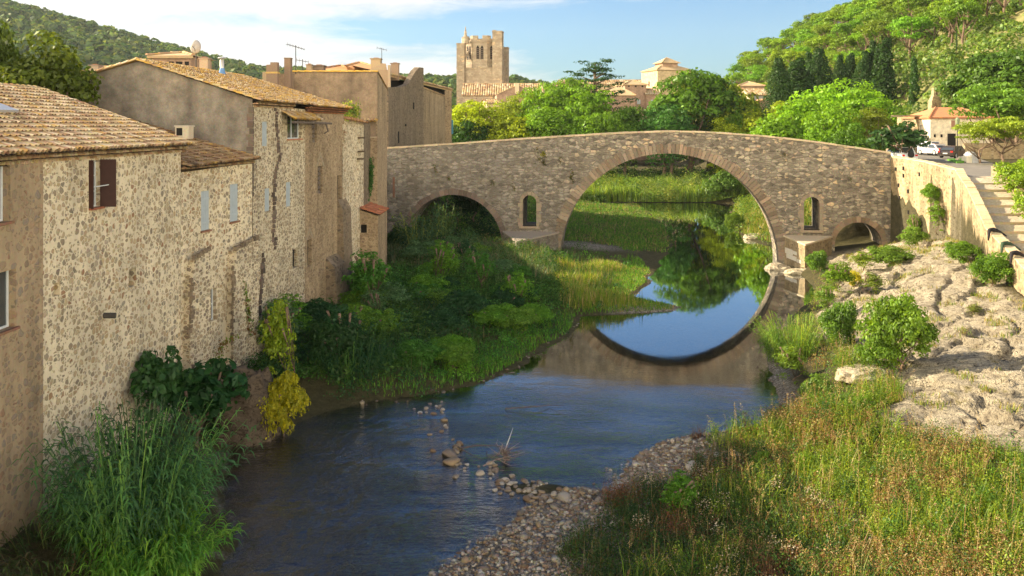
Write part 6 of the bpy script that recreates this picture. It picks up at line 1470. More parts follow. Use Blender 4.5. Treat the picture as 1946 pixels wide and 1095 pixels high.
def left_bank():
    r = np.random.default_rng(101)
    inside = lambda x, Y, z, rk, gr: (z > .06) & (x > xfa(Y)+.1) & (x < xl(Y)-.05+vnoise(x, Y, .6, 2)*.3) & (z < 4) & ~((Y > 83.0) & (Y < 88.5) & (x > -3.0) & (x < 5.0))
    # leafy ground cover
    P = []
    x, Y, z, rk, gr = scatter(4300, -14, 11, 41, 84, r, inside)
    for i in range(len(x)):
        wall_d = x[i]-xfa(Y[i]); edge = xl(Y[i])-x[i]
        if edge < 1.6 and r.random() < .6: continue
        if Y[i] > 60 and x[i] > 3.6 and r.random() < .93: continue
        hh = float(np.clip(.22+.07*edge, .2, .8))*r.uniform(.6, 1.35)*(1+.35*float(vnoise(x[i], Y[i], .3, 50)))
        k = float(vnoise(x[i], Y[i], .16, 60)); cols = [(.035, .10, .035), (.05, .13, .035)] if k < -.15 else ([(.07, .20, .035), (.09, .24, .035), (.05, .15, .03)] if k < .2 else [(.12, .29, .025), (.15, .32, .035)])
        cols = [tuple(q*g for q in c_) for g in (r.uniform(.6, 1.5),) for c_ in cols]
        if Y[i] > 69 and x[i] < 3: cols = [(.08, .16, .06), (.12, .19, .07), (.06, .13, .045), (.19, .17, .08)]
        big = r.random() < .14 and edge > 3
        if big: P.append(mound(r, x[i], Y[i], z[i], r.uniform(.8, 1.5), hh*1.8, 230, .17, GREEN[:3] if r.random() < .5 else cols)); continue
        P.append(mound(r, x[i], Y[i], z[i], r.uniform(.35, .8), hh, 46, .12 if Y[i] < 60 else .15, cols))
    stuff('undergrowth', P, LF, 'dense green herbs and brambles on the shaded left bank')
    # reedy grass further up the bank
    x, Y, z, rk, gr = scatter(26000, -12, 9, 58, 84, r, inside); k = (x < 3.6-(Y-62)*.02) & (vnoise(x, Y, .3, 71)+(Y-72)*.08 > -.05) & (vnoise(x, Y, .9, 75) > -.3)
    pts = np.stack([x[k], Y[k], z[k]], 1); a = blades(pts, r.uniform(.6, 1.5, len(pts)), .055, .8, r, [(.12, .20, .08), (.16, .22, .09), (.08, .16, .06), (.24, .21, .11)])
    stuff('reed_grass', [a], LF, 'grey green reedy grass on the upper left bank')
    # short turf by the water, tall herbs elsewhere
    x, Y, z, rk, gr = scatter(52000, -10, 12, 41.5, 84, r, inside); edge = xl(Y)-x
    k = (edge < 3.2) & (vnoise(x, Y, .7, 33) > -.6); pts = np.stack([x[k], Y[k], z[k]], 1)
    a = blades(pts, r.uniform(.12, .38, len(pts)), .035, .8, r, [(.09, .27, .02), (.14, .32, .03), (.08, .2, .02), (.18, .28, .04)])
    k2 = (edge > 2.4) & (r.random(len(x)) < .5) & (vnoise(x, Y, .6, 35) > .05); pts = np.stack([x[k2], Y[k2], z[k2]], 1)
    b = blades(pts, r.uniform(.4, 1.2, len(pts)), .03, .8, r, [(.05, .12, .03), (.08, .14, .03), (.14, .13, .05), (.03, .08, .02)])
    stuff('grass', [a, b], LF, 'short bright grass along the water of the left bank')
    # sunlit patch of golden grass in front of the arch
    x, Y, z, rk, gr = scatter(15000, 3.2, 12, 60.3, 79, r, lambda x, Y, z, rk, gr: (z > .05) & (x < xl(Y)-.25) & (x > 3.4+vnoise(x, Y, .5, 4)))
    far_ = (xl(Y)-x); hgt = (.10+.85*sstep(1.8, 4.0, far_)*sstep(-.25, .25, vnoise(x, Y, .45, 14)))*r.uniform(.5, 1.35, len(x))*sstep(84, 74, Y)
    a = blades(np.stack([x, Y, z], 1), hgt, .04, .5, r, [(.22, .30, .03), (.30, .32, .05), (.16, .26, .03), (.46, .34, .16), (.12, .22, .03)])
    P = [a]
    for i in r.integers(0, len(x), 160):
        if far_[i] > 1.5: P.append(mound(r, x[i], Y[i], z[i], .45, .6*hgt[i]+.2, 50, .10, [(.20, .29, .03), (.15, .24, .03), (.3, .32, .05)]))
    stuff('golden_grass', P, LF, 'sunlit yellow green grass in front of the bridge')
    # bank behind the bridge seen through the arch
    x, Y, z, rk, gr = scatter(30000, -10, 21, 88.5, 141, r, lambda x, Y, z, rk, gr: (z > .05) & (x < xl(Y)-.2) & (gr < .5)); k = vnoise(x, Y, .3, 19)
    a = blades(np.stack([x, Y, z], 1), r.uniform(.15, .55, len(x)), .09, .7, r, [(.12, .25, .03), (.17, .30, .04), (.08, .18, .03), (.28, .23, .10)]); P = [a]
    for i in r.integers(0, len(x), 900): P.append(mound(r, x[i], Y[i], z[i], r.uniform(.5, 1.3), r.uniform(.2, .7)*(1.8 if x[i] < 8 else 1), 50, .2, [(.10, .22, .03), (.14, .28, .03), (.08, .17, .03)] if k[i] > -.1 else [(.08, .16, .04), (.24, .2, .09)]))
    for i in r.integers(0, len(x), 500):
        if x[i] < -1: P.append(mound(r, x[i], Y[i], z[i], r.uniform(.8, 1.8), r.uniform(.8, 2.2), 90, .26, DEEP))
    stuff('meadow', P, LF, 'rough green meadow on the bank behind the bridge')
    # far reeds across the water
    x, Y, z, rk, gr = scatter(34000, -14, 46, 145.5, 164, r, lambda x, Y, z, rk, gr: z > .05)
    a = blades(np.stack([x, Y, z], 1), r.uniform(.8, 2.4, len(x))*(1+.6*vnoise(x, Y, .25, 7)), .17, .45, r, [(.20, .31, .03), (.15, .26, .03), (.26, .33, .05), (.12, .20, .04)]); P = [a]
    for i in r.integers(0, len(x), 620):
        q = r.integers(4); P.append(mound(r, x[i], Y[i], z[i]+.2, r.uniform(.8, 2.4), r.uniform(1.2, 3.6), 150, .3, ([(.17, .28, .03), (.11, .21, .03)], [(.24, .32, .05), (.3, .32, .06)], [(.09, .17, .03), (.07, .14, .03)], [(.14, .2, .06), (.18, .25, .06)])[q]))
    stuff('reed_bed', P, LF, 'bright sunlit reeds lining the far water edge')
    # right bank behind the bridge
    x, Y, z, rk, gr = scatter(22000, 25, 48, 87.5, 146, r, lambda x, Y, z, rk, gr: (z > .08) & (x > xr(Y)+.3) & (x < xwa(Y)-.5)); P = [blades(np.stack([x, Y, z], 1), r.uniform(.4, 1.2, len(x)), .10, .5, r, [(.24, .26, .05), (.17, .25, .03), (.36, .30, .10)])]
    for i in r.integers(0, len(x), 340):
        if Y[i] > 93: P.append(mound(r, x[i], Y[i], z[i], r.uniform(.7, 1.6), r.uniform(.8, 2.4), 100, .24, [(.12, .22, .03), (.08, .16, .02), (.18, .26, .03)]))
    stuff('bank_scrub', P, LF, 'sunlit scrub on the right bank beyond the arches')
left_bank()

def right_bank():
    r = np.random.default_rng(202)
    ok = lambda x, Y, z, rk, gr: (z > .08) & (x > xr(Y)+.4) & (x < np.where(Y > 42, xwa(Y)-.2, 26)) & (rk < .35)
    x, Y, z, rk, gr = scatter(135000, -3, 26, 19.5, 82, r, ok)
    dr = x-xr(Y)
    dens = vnoise(x, Y, .35, 15)+np.clip(dr*.25-.9, -1, .5)-.55*(gr > .5)-.5*sstep(18, 21, x)*(Y < 36)
    dens = dens-.9*((Y < 36)*(dr < 2.7+vnoise(x, Y, .5, 3)))
    dens = dens+.55*vnoise(x, Y, 1.7, 17)
    k = dens+r.normal(size=len(x))*.2 > -.02; x, Y, z, dr = x[k], Y[k], z[k], dr[k]
    mixn = vnoise(x, Y, .5, 91)+.2*sstep(33, 40, Y)+.1*sstep(15, 11, x)-.08; h = r.uniform(.2, .95, len(x))*(1+.5*mixn)*(1+.7*vnoise(x, Y, 1.1, 97))*np.clip(dr*.3, .3, 1)*np.where(Y > 45, .8, 1.)
    for nm, cols, sel, lab in (('tall_grass', [(.22, .30, .025), (.16, .26, .02), (.30, .33, .03), (.12, .21, .02)], mixn > -.12, 'tall yellow green grass on the right bank'), ('dry_weeds', [(.42, .29, .11), (.30, .20, .09), (.26, .12, .05), (.34, .30, .08)], mixn <= -.12, 'dry brown and rusty weeds on the right bank')):
        pts = np.stack([x[sel], Y[sel], z[sel]], 1); a = blades(pts, h[sel], .022, .9, r, cols); P = [a]
        for i in r.integers(0, len(pts), 3000):
            q = pts[i]; P.append(mound(r, q[0], q[1], q[2]+r.uniform(0, .35), r.uniform(.14, .38), r.uniform(.25, .75), 44, .06, cols if r.random() < .5 else GREEN+[(.17, .27, .03)]))
        stuff(nm, P, LF, lab)
    # broad leaved weeds in clumps, light, dark and rusty
    P = []; idx = r.integers(0, len(x), 520)
    for i in idx:
        k = float(vnoise(x[i], Y[i], .45, 23)); cs = [(.10, .21, .025), (.13, .25, .03)] if k > .15 else ([(.20, .30, .03), (.26, .33, .04)] if k > -.2 else [(.30, .20, .07), (.22, .10, .05), (.14, .16, .04)])
        if r.random() < .3: cs = [(.05, .12, .03), (.08, .16, .03)]
        P.append(mound(r, x[i], Y[i], z[i], r.uniform(.25, .7), r.uniform(.4, 1.15), 130, .085, cs))
    stuff('leafy_weeds', P, LF, 'clumps of broad leaved weeds among the grass of the right bank')
    # seed heads and thin stalks
    mb = []; idx = r.integers(0, len(x), 900); pts = np.stack([x[idx], Y[idx], z[idx]], 1)
    a = blades(pts, r.uniform(.8, 1.6, len(pts)), .014, .5, r, [(.40, .28, .12), (.48, .36, .18), (.3, .16, .08), (.25, .28, .08)]); P = [a]
    for q, t in zip(pts, a[0].reshape(-1, 6, 3)[:, 4]):
        n = 22; c = t+(q-t)*r.uniform(0, .28, (n, 1))+r.normal(size=(n, 3))*.028; v, f = leaves(c, rvec(n, r), .035, r); P.append((v, f, palette(n, r, [(.45, .33, .15), (.55, .42, .22), (.3, .15, .08)])))
    stuff('seed_stalks', P, LF, 'thin dry seed stalks rising above the grass')
    # shaded weeds at the bottom
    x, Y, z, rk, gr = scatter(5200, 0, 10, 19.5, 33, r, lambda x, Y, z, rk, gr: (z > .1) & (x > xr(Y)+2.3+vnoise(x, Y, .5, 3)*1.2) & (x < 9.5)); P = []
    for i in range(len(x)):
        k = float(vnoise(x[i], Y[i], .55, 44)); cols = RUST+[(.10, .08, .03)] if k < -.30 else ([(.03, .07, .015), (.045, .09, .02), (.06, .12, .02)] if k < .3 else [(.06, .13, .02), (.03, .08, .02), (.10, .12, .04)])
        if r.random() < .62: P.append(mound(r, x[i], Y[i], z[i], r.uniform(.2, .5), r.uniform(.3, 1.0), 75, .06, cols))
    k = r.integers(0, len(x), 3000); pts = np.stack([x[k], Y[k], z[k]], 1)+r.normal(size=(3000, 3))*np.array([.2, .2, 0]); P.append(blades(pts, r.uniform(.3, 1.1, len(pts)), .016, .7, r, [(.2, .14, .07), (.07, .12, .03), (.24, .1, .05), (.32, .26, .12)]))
    c = []; 
    for i in r.integers(0, len(x), 26):
        n = 60; q = np.array([x[i], Y[i], z[i]+.75])+r.normal(size=(n, 3))*np.array([.16, .16, .10]); v, f = leaves(q, rvec(n, r), .045, r, .9); P.append((v, f, palette(n, r, [(.55, .48, .36), (.42, .34, .24)])))
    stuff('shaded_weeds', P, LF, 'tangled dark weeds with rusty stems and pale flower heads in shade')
    # tufts on the rock
    x, Y, z, rk, gr = scatter(9000, 12, 34, 32, 82, r, lambda x, Y, z, rk, gr: (rk > .4) & (x < np.where(Y > 42, xwa(Y)-.1, 27))); k = vnoise(x*1.0, Y, .9, 66, 4)+sstep(2.5, .3, xwa(Y)-x)*.5 > .27; P = []
    for a_, b_, c_ in zip(x[k], Y[k], z[k]):
        n = 10; pts = np.array([a_, b_, c_])+r.normal(size=(n, 3))*np.array([.14, .14, 0]); P.append(blades(pts, r.uniform(.08, .32, n), .03, .9, r, [(.22, .27, .04), (.36, .30, .10), (.13, .22, .03), (.3, .24, .08)]))
    stuff('rock_tufts', P, LF, 'small tufts of grass in the cracks of the rock')
right_bank()

def shrubs():
    S = [  # proto, i, px, py_base, width px, height px, tint, name, label
        ('bush', 0, 699, 582, 75, 95, (.045, .13, .02), 'bush', 'round green bush at the foot of the small outhouse'),
        ('loose', 0, 526, 750, 110, 190, (.22, .32, .02), 'shrub', 'tall feathery yellow green shrub against the stone wall'),
        ('bush', 1, 535, 836, 112, 140, (.36, .35, .015), 'shrub', 'golden yellow shrub hanging over the dark water'),
        ('loose', 1, 600, 640, 70, 60, (.035, .09, .02), 'shrub', 'dark shrub at the corner of the brown wall'),
        ('bush', 2, 640, 700, 130, 100, (.03, .08, .02), 'bush', 'broad dark bush behind the waterside reeds'),
        ('bush', 1, 760, 480, 80, 55, (.035, .10, .02), 'bush', 'dark bush in the corner between houses and bridge'),
        ('bush', 0, 900, 408, 90, 60, (.02, .05, .012), 'bush', 'very dark bush inside the small left arch'),
        ('bush', 0, 1708, 700, 150, 150, (.13, .23, .02), 'bush', 'largest bright green bush growing on the pale rock'),
        ('bush', 2, 1597, 668, 85, 105, (.09, .18, .02), 'bush', 'upright green bush left of the largest one'),
        ('bush', 1, 1665, 705, 90, 70, (.12, .22, .02), 'bush', 'low leafy bush at the foot of the largest bush'),
        ('loose', 0, 1595, 560, 90, 65, (.14, .25, .02), 'bush', 'fresh green bush on the slope below the right arches'),
        ('bush', 0, 1622, 545, 34, 34, (.48, .45, .02), 'shrub', 'small bright yellow shrub among green bushes'),
        ('loose', 1, 1640, 515, 70, 40, (.18, .26, .03), 'bush', 'thin grassy bush under the small right arch'),
        ('bush', 2, 1553, 520, 50, 50, (.10, .20, .02), 'bush', 'small bush beside the sunlit cutwater'),
        ('loose', 0, 1762, 476, 55, 80, (.14, .26, .02), 'bush', 'bright bush climbing the golden wall'),
        ('bush', 1, 1788, 392, 44, 48, (.13, .26, .02), 'bush', 'uppermost leafy bush hanging on the golden wall'),
        ('loose', 1, 1790, 440, 50, 60, (.13, .24, .02), 'bush', 'middle bush on the golden wall under the topmost'),
        ('bush', 0, 1828, 500, 70, 45, (.12, .23, .02), 'bush', 'low bush below the bend of the stair parapet'),
        ('bush', 2, 1887, 545, 80, 72, (.11, .22, .02), 'bush', 'rounded bush against the stair wall near the right edge'),
        ('bush', 1, 1210, 1000, 60, 45, (.04, .09, .03), 'bush', 'small dark bush on the shaded gravel'),
        ('bush', 0, 1395, 440, 40, 40, (.13, .22, .02), 'bush', 'leafy bush at the far water bend'),
        ('loose', 0, 1295, 990, 120, 95, (.09, .22, .02), 'shrub', 'bright green leafy shrub among the shaded weeds'),
        ('bush', 1, 1370, 380, 80, 60, (.10, .19, .03), 'bush', 'greyish round bush on the far reed bank'),
        ('bush', 2, 1130, 815, 30, 14, (.05, .12, .02), 'bush', 'tiny dark bush on the gravel point')]
    S = [s for s in S if s[2] != 1130]
    S += [('loose', 0, 1500, 730, 90, 80, (.16, .26, .03), 'bush', 'thin yellow green bush on the water edge below the reed clump'), ('bush', 2, 1555, 770, 80, 62, (.12, .21, .03), 'bush', 'low green bush between the tall grass and the rock ledge'),
          ('bush', 0, 1690, 505, 90, 42, (.14, .24, .03), 'bush', 'flat bush spreading on the slope above the yellow shrub'), ('loose', 1, 1570, 600, 60, 60, (.13, .23, .03), 'bush', 'small loose bush on the bank behind the reed clump'),
          ('bush', 1, 1735, 470, 60, 44, (.15, .26, .03), 'bush', 'leafy bush at the foot of the golden wall near the bridge'), ('loose', 0, 1660, 560, 70, 44, (.17, .24, .04), 'bush', 'sprawling bush on the pale rock left of the yellow shrub side'),
          ('bush', 2, 1640, 790, 60, 46, (.13, .23, .02), 'bush', 'little bush in the grass at the lower rock edge'), ('bush', 0, 1530, 900, 60, 44, (.16, .27, .02), 'bush', 'leafy weed bush in the middle of the sunlit grass'),
          ('loose', 1, 1850, 600, 44, 24, (.18, .22, .05), 'bush', 'dry tuft like bush in a crack high on the rock'), ('bush', 1, 1445, 900, 50, 50, (.12, .22, .02), 'bush', 'bush on the line between shade and sun in the grass')]
    for k, i, px, py, w, h, tint, nm, lab in S:
        x, Y, z = hit(px, py, True); hh = {'bush': 1.45, 'loose': 2.2}[k]; sz = h*Y/F/hh*1.05; wide = (w*Y/F/1.9)/sz
        t = thing(nm, lab, 'bush' if nm == 'bush' else 'shrub', (x, Y, z-.05), i*1.3+px); t.scale = (sz*wide, sz*wide, sz); c = link('foliage', PR_[k][i % len(PR_[k])].c, t); c.color = (*tint, 1); link('stems', PR_[k][i % len(PR_[k])].t, t)
        if px == 900: t.location = (X_(900, 93), 93, 3.2)
        if px in (1762, 1788, 1790): 
            Yw = {1762: 75.5, 1788: 72, 1790: 71}[px]; t.location = (float(xwa(Yw))-.5, Yw, Z_(py, Yw))
    # bush beyond the stairs at the right edge, two thickets
    for px, Y, zb, w, h, lab in ((1950, 63, 7.6, 80, 80, 'bright bush overhanging the wall right of the stairs'), (1985, 57, 6.2, 90, 80, 'bush cut by the right edge beside the stairs')):
        t = thing('bush', lab, 'bush', (X_(px, Y), Y, zb)); sz = h*Y/F/1.4; t.scale = (sz*1.1, sz*1.1, sz); c = link('foliage', PR_['bush'][0].c, t); c.color = (.20, .32, .025, 1)
    # fig tree at the wall foot
    x, Y, z = hit(345, 905, True); t = thing('fig_shrub', 'dark green fig with large lobed leaves against the cream wall', 'shrub', (-12.2, 34.6, .4)); t.scale = (1.5, 1.5, 1.45)
    c = link('foliage', PR_['fig'][0].c, t); c.color = (.030, .095, .028, 1); link('stems', PR_['fig'][0].t, t)
    t = thing('fig_shrub', 'smaller upper part of fig foliage nearer the camera against the cream wall', 'shrub', (-13.0, 33.2, 1.6), 2.); t.scale = (1.0, 1.0, 1.25)
    c = link('foliage', PR_['fig'][0].c, t); c.color = (.045, .12, .035, 1)

def left_bushes():
    r = np.random.default_rng(515); n = 0; zones = {'near': 'by the calm water edge', 'mid': 'midway between water and houses', 'wall': 'close to the house walls'}
    while n < 46:
        Y = r.uniform(42.5, 81); x = r.uniform(-12, 8); e, d = float(xl(Y))-x, x-float(xfa(Y))
        if e < 2.2 or d < .6 or (Y > 60 and x > 3) or (Y > 78 and x > -4): continue
        zn = 'wall' if d < 3 else ('near' if e < 4.5 else 'mid'); k = ('bush', 'loose', 'bush')[n % 3]; s_ = r.uniform(.8, 1.5)*(1.5 if zn == 'wall' else 1.1)
        tint = [(.07, .20, .03), (.12, .28, .025), (.03, .09, .03), (.13, .26, .03), (.10, .20, .08)][int(r.integers(5))]
        look = 'dark' if tint[1] < .15 else ('bright' if tint[1] > .27 else ('bluish' if tint[2] > .06 else 'mid green')); dp = 'far end' if Y > 68 else ('middle stretch' if Y > 54 else 'near end')
        t = thing('bush', f'{look} bush {zones[zn]}, {dp} of the shaded bank', 'bush', (x, Y, gz(x, Y)+.15), r.uniform(0, 6), f'{look} bushes {zones[zn]}, {dp}'); t.scale = (s_*1.15, s_*1.15, s_*r.uniform(.7, 1.)); c = link('foliage', PR_[k][n % 2].c, t); c.color = (*tint, 1); link('stems', PR_[k][n % 2].t, t); n += 1
left_bushes()
def reed_plant(seed, n, H, spread, lean, cols, leafL=.6, leafW=.055, per=16, bias=(0, 0)):
    r = np.random.default_rng(seed); V, Fc, C = [], [], []; b = 0
    for s in range(n):
        a = r.uniform(0, 6.28); base = np.array([math.cos(a), math.sin(a), 0])*spread*math.sqrt(r.random()); h = H*r.uniform(.55, 1.1)
        d = np.array([math.cos(a)+bias[0], math.sin(a)+bias[1], 0])*lean*r.uniform(.3, 1.2)*h
        f = lambda t: base+np.array([0, 0, h*(t-.30*t*t*min(1, np.linalg.norm(d)/h))])+d*t**1.8
        c0 = np.array(cols[r.integers(len(cols))])*r.uniform(.75, 1.25)
        side = unit(np.array([[-math.sin(a), math.cos(a), 0.]]))[0]*.014
        P = [f(t) for t in np.linspace(0, 1, 6)]
        V += [q for p in P for q in (p-side, p+side)]; Fc += [[b+2*i, b+2*i+1, b+2*i+3, b+2*i+2] for i in range(5)]; C += [c0*np.array([1.6, 1.3, 1.2])]*5; b += 12
        for k in range(per):
            t = .18+.82*k/per; p = f(t); az = a+(math.pi if k % 2 else 0)+r.normal()*.7; o = np.array([math.cos(az), math.sin(az), 0]); L = leafL*r.uniform(.6, 1.2)*(1-.3*t); W = leafW*r.uniform(.7, 1.2)
            sd = np.array([-o[1], o[0], .25])*W*.5; q = [p, p+o*L*.35+np.array([0, 0, L*.30]), p+o*L*.72+np.array([0, 0, L*.22]), p+o*L+np.array([0, 0, -L*.22])]; ws = (.5, 1, .8, .08)
            V += [z for pt, w in zip(q, ws) for z in (pt-sd*w, pt+sd*w)]; Fc += [[b+2*i, b+2*i+1, b+2*i+3, b+2*i+2] for i in range(3)]; C += [c0*r.uniform(.8, 1.2)]*3; b += 8
    return np.array(V), np.array(Fc), np.array(C)
def reeds():
    spec = [('giant_reed', 'large clump of arching giant reed at the foot of the cream wall', (-11.0, 26.0, .1), (301, 230, 4.0, 1.7, .42, [(.08, .20, .07), (.11, .26, .07), (.15, .31, .08), (.07, .16, .06)], .62, .05, 20, (.15, -.1))),
            ('giant_reed', 'bright low fringe of giant reed leaning over the water', (-10.1, 24.6, .0), (302, 150, 2.1, 1.3, .6, [(.14, .33, .04), (.2, .38, .05), (.10, .26, .04)], .6, .04, 18, (.3, -.1))),
            ('giant_reed', 'upright darker reeds between the big clump and the wall', (-11.8, 28.6, .5), (303, 80, 3.3, 1.1, .25, [(.05, .12, .05), (.07, .14, .06)], .6, .05, 16)),
            ('reed_clump', 'dark blue green reeds overhanging the water below the yellow shrub side', (-7.8, 43.4, .3), (304, 170, 2.6, 1.7, .45, [(.03, .09, .035), (.045, .12, .04), (.06, .15, .03)], .5, .045, 12)),
            ('reed_clump', 'reeds with pale tips under the left end of the bridge', (X_(795, 80), 80, 1.2), (305, 60, 4.0, 1.9, .25, [(.06, .13, .06), (.09, .17, .07), (.2, .26, .06)], .8, .10, 12)),
            ('reed_clump', 'second tall reed group in front of the small left arch', (X_(838, 81.5), 81.5, 1.2), (306, 36, 4.3, 1.0, .22, [(.07, .15, .06), (.12, .2, .06)], .8, .10, 12)),
            ('reed_clump', 'short reed tuft at the right foot of the small left arch', (X_(885, 81.5), 81.5, .9), (307, 26, 2.4, .7, .25, [(.07, .16, .06), (.10, .2, .07)], .7, .09, 10)),
            ('reed_clump', 'sunlit reed clump leaning over the right water edge', (14.9, 47.6, .2), (308, 190, 2.3, 1.5, .45, [(.15, .27, .04), (.20, .30, .05), (.11, .22, .03)], .42, .04, 12, (-.3, -.1))),
            ('weed_clump', 'sprawling grey green weeds at the bottom left corner', (-12.6, 24.6, .5), (309, 130, 1.3, 1.7, .7, [(.05, .10, .03), (.08, .12, .04), (.16, .13, .07)], .35, .035, 9))]
    for nm, lab, loc, a in spec:
        o = npmesh(nm, *reed_plant(*a), LF, loc=loc); o.color = (1, 1, 1, 1); tag(o, lab, 'reeds' if nm != 'weed_clump' else 'plant')
    # ivy and vines on walls
    r = np.random.default_rng(9); V = []
    def vine(nm, lab, pts, n, size, cols, w):
        P = []; pts = [np.array(p) for p in pts]
        for i in range(n):
            t = r.random()*(len(pts)-1); k = int(t); p = pts[k]+(pts[k+1]-pts[k])*(t-k)+r.normal(size=3)*np.array([.08, w, w]); v, f = leaves(p[None], unit(np.array([[1., -.3, .3]])+rvec(1, r)*.6), size, r, .8); P.append((v, f, palette(1, r, cols)))
        o = npmesh(nm, *join(P), LF); tag(o, lab, 'climbing plant')
    vine('ivy', 'green ivy hanging on the wall of the brown block', [(X_(706, 65.7), 65.7, Z_(312, 65.7)), (X_(704, 65.7), 65.7, Z_(350, 65.7)), (X_(694, 65.7), 65.6, Z_(392, 65.7))], 700, .2, [(.04, .11, .02), (.07, .16, .03)], .3)
    vine('vine', 'thin reddish green vine climbing beside the buttress', [(X_(462, 42.6)+.1, 42.2, Z_(535, 42.6)), (X_(470, 42.8)+.1, 42.4, Z_(570, 42.6)), (X_(475, 42.8)+.15, 42.6, Z_(640, 42.6))], 200, .14, [(.16, .24, .03), (.10, .16, .03), (.2, .1, .04)], .10)
    vine('vine', 'small curling vine low on the cream wall', [(X_(405, 39.3)+.15, 39.2, Z_(690, 39.2)), (X_(415, 39.4)+.2, 39.3, Z_(655, 39.2)), (X_(440, 39.6)+.35, 39.5, Z_(640, 39.2))], 110, .13, [(.16, .24, .03), (.2, .12, .04)], .08)
    vine('roof_plants', 'grass and weeds growing on top of the narrow annex', [(-11.2, 59.5, 13.6), (-11.0, 61, 13.7), (-10.7, 62.6, 13.5)], 900, .16, [(.16, .24, .03), (.26, .27, .06), (.09, .16, .03)], .32)
    vine('wall_plant', 'tuft of yellow grass high on the bridge face', [b2w(-12.2, -.1, 10.1), b2w(-11.9, -.1, 9.8)], 60, .2, [(.3, .3, .04)], .15)
    # hanging plants on bridge face
    for k in range(26):
        t = float(r.uniform(-25, 19)); z = float(r.uniform(6.4, 10.6)); 
        if abs(t-MC) < 11.6 and z < MZ+math.sqrt(max(0, 11.8**2-(t-MC)**2)): continue
        if z > btop(t)-.5: continue
        vine('wall_plant', 'small tuft rooted in the joints of the bridge face', [b2w(t, -.06, z), b2w(t+.2, -.1, z-.35)], 34, .15, [(.06, .10, .02), (.14, .15, .04), (.2, .13, .05)], .13)
        bpy.context.scene.collection.objects[-1]['group'] = 'small plants on the bridge wall'
shrubs(); reeds()

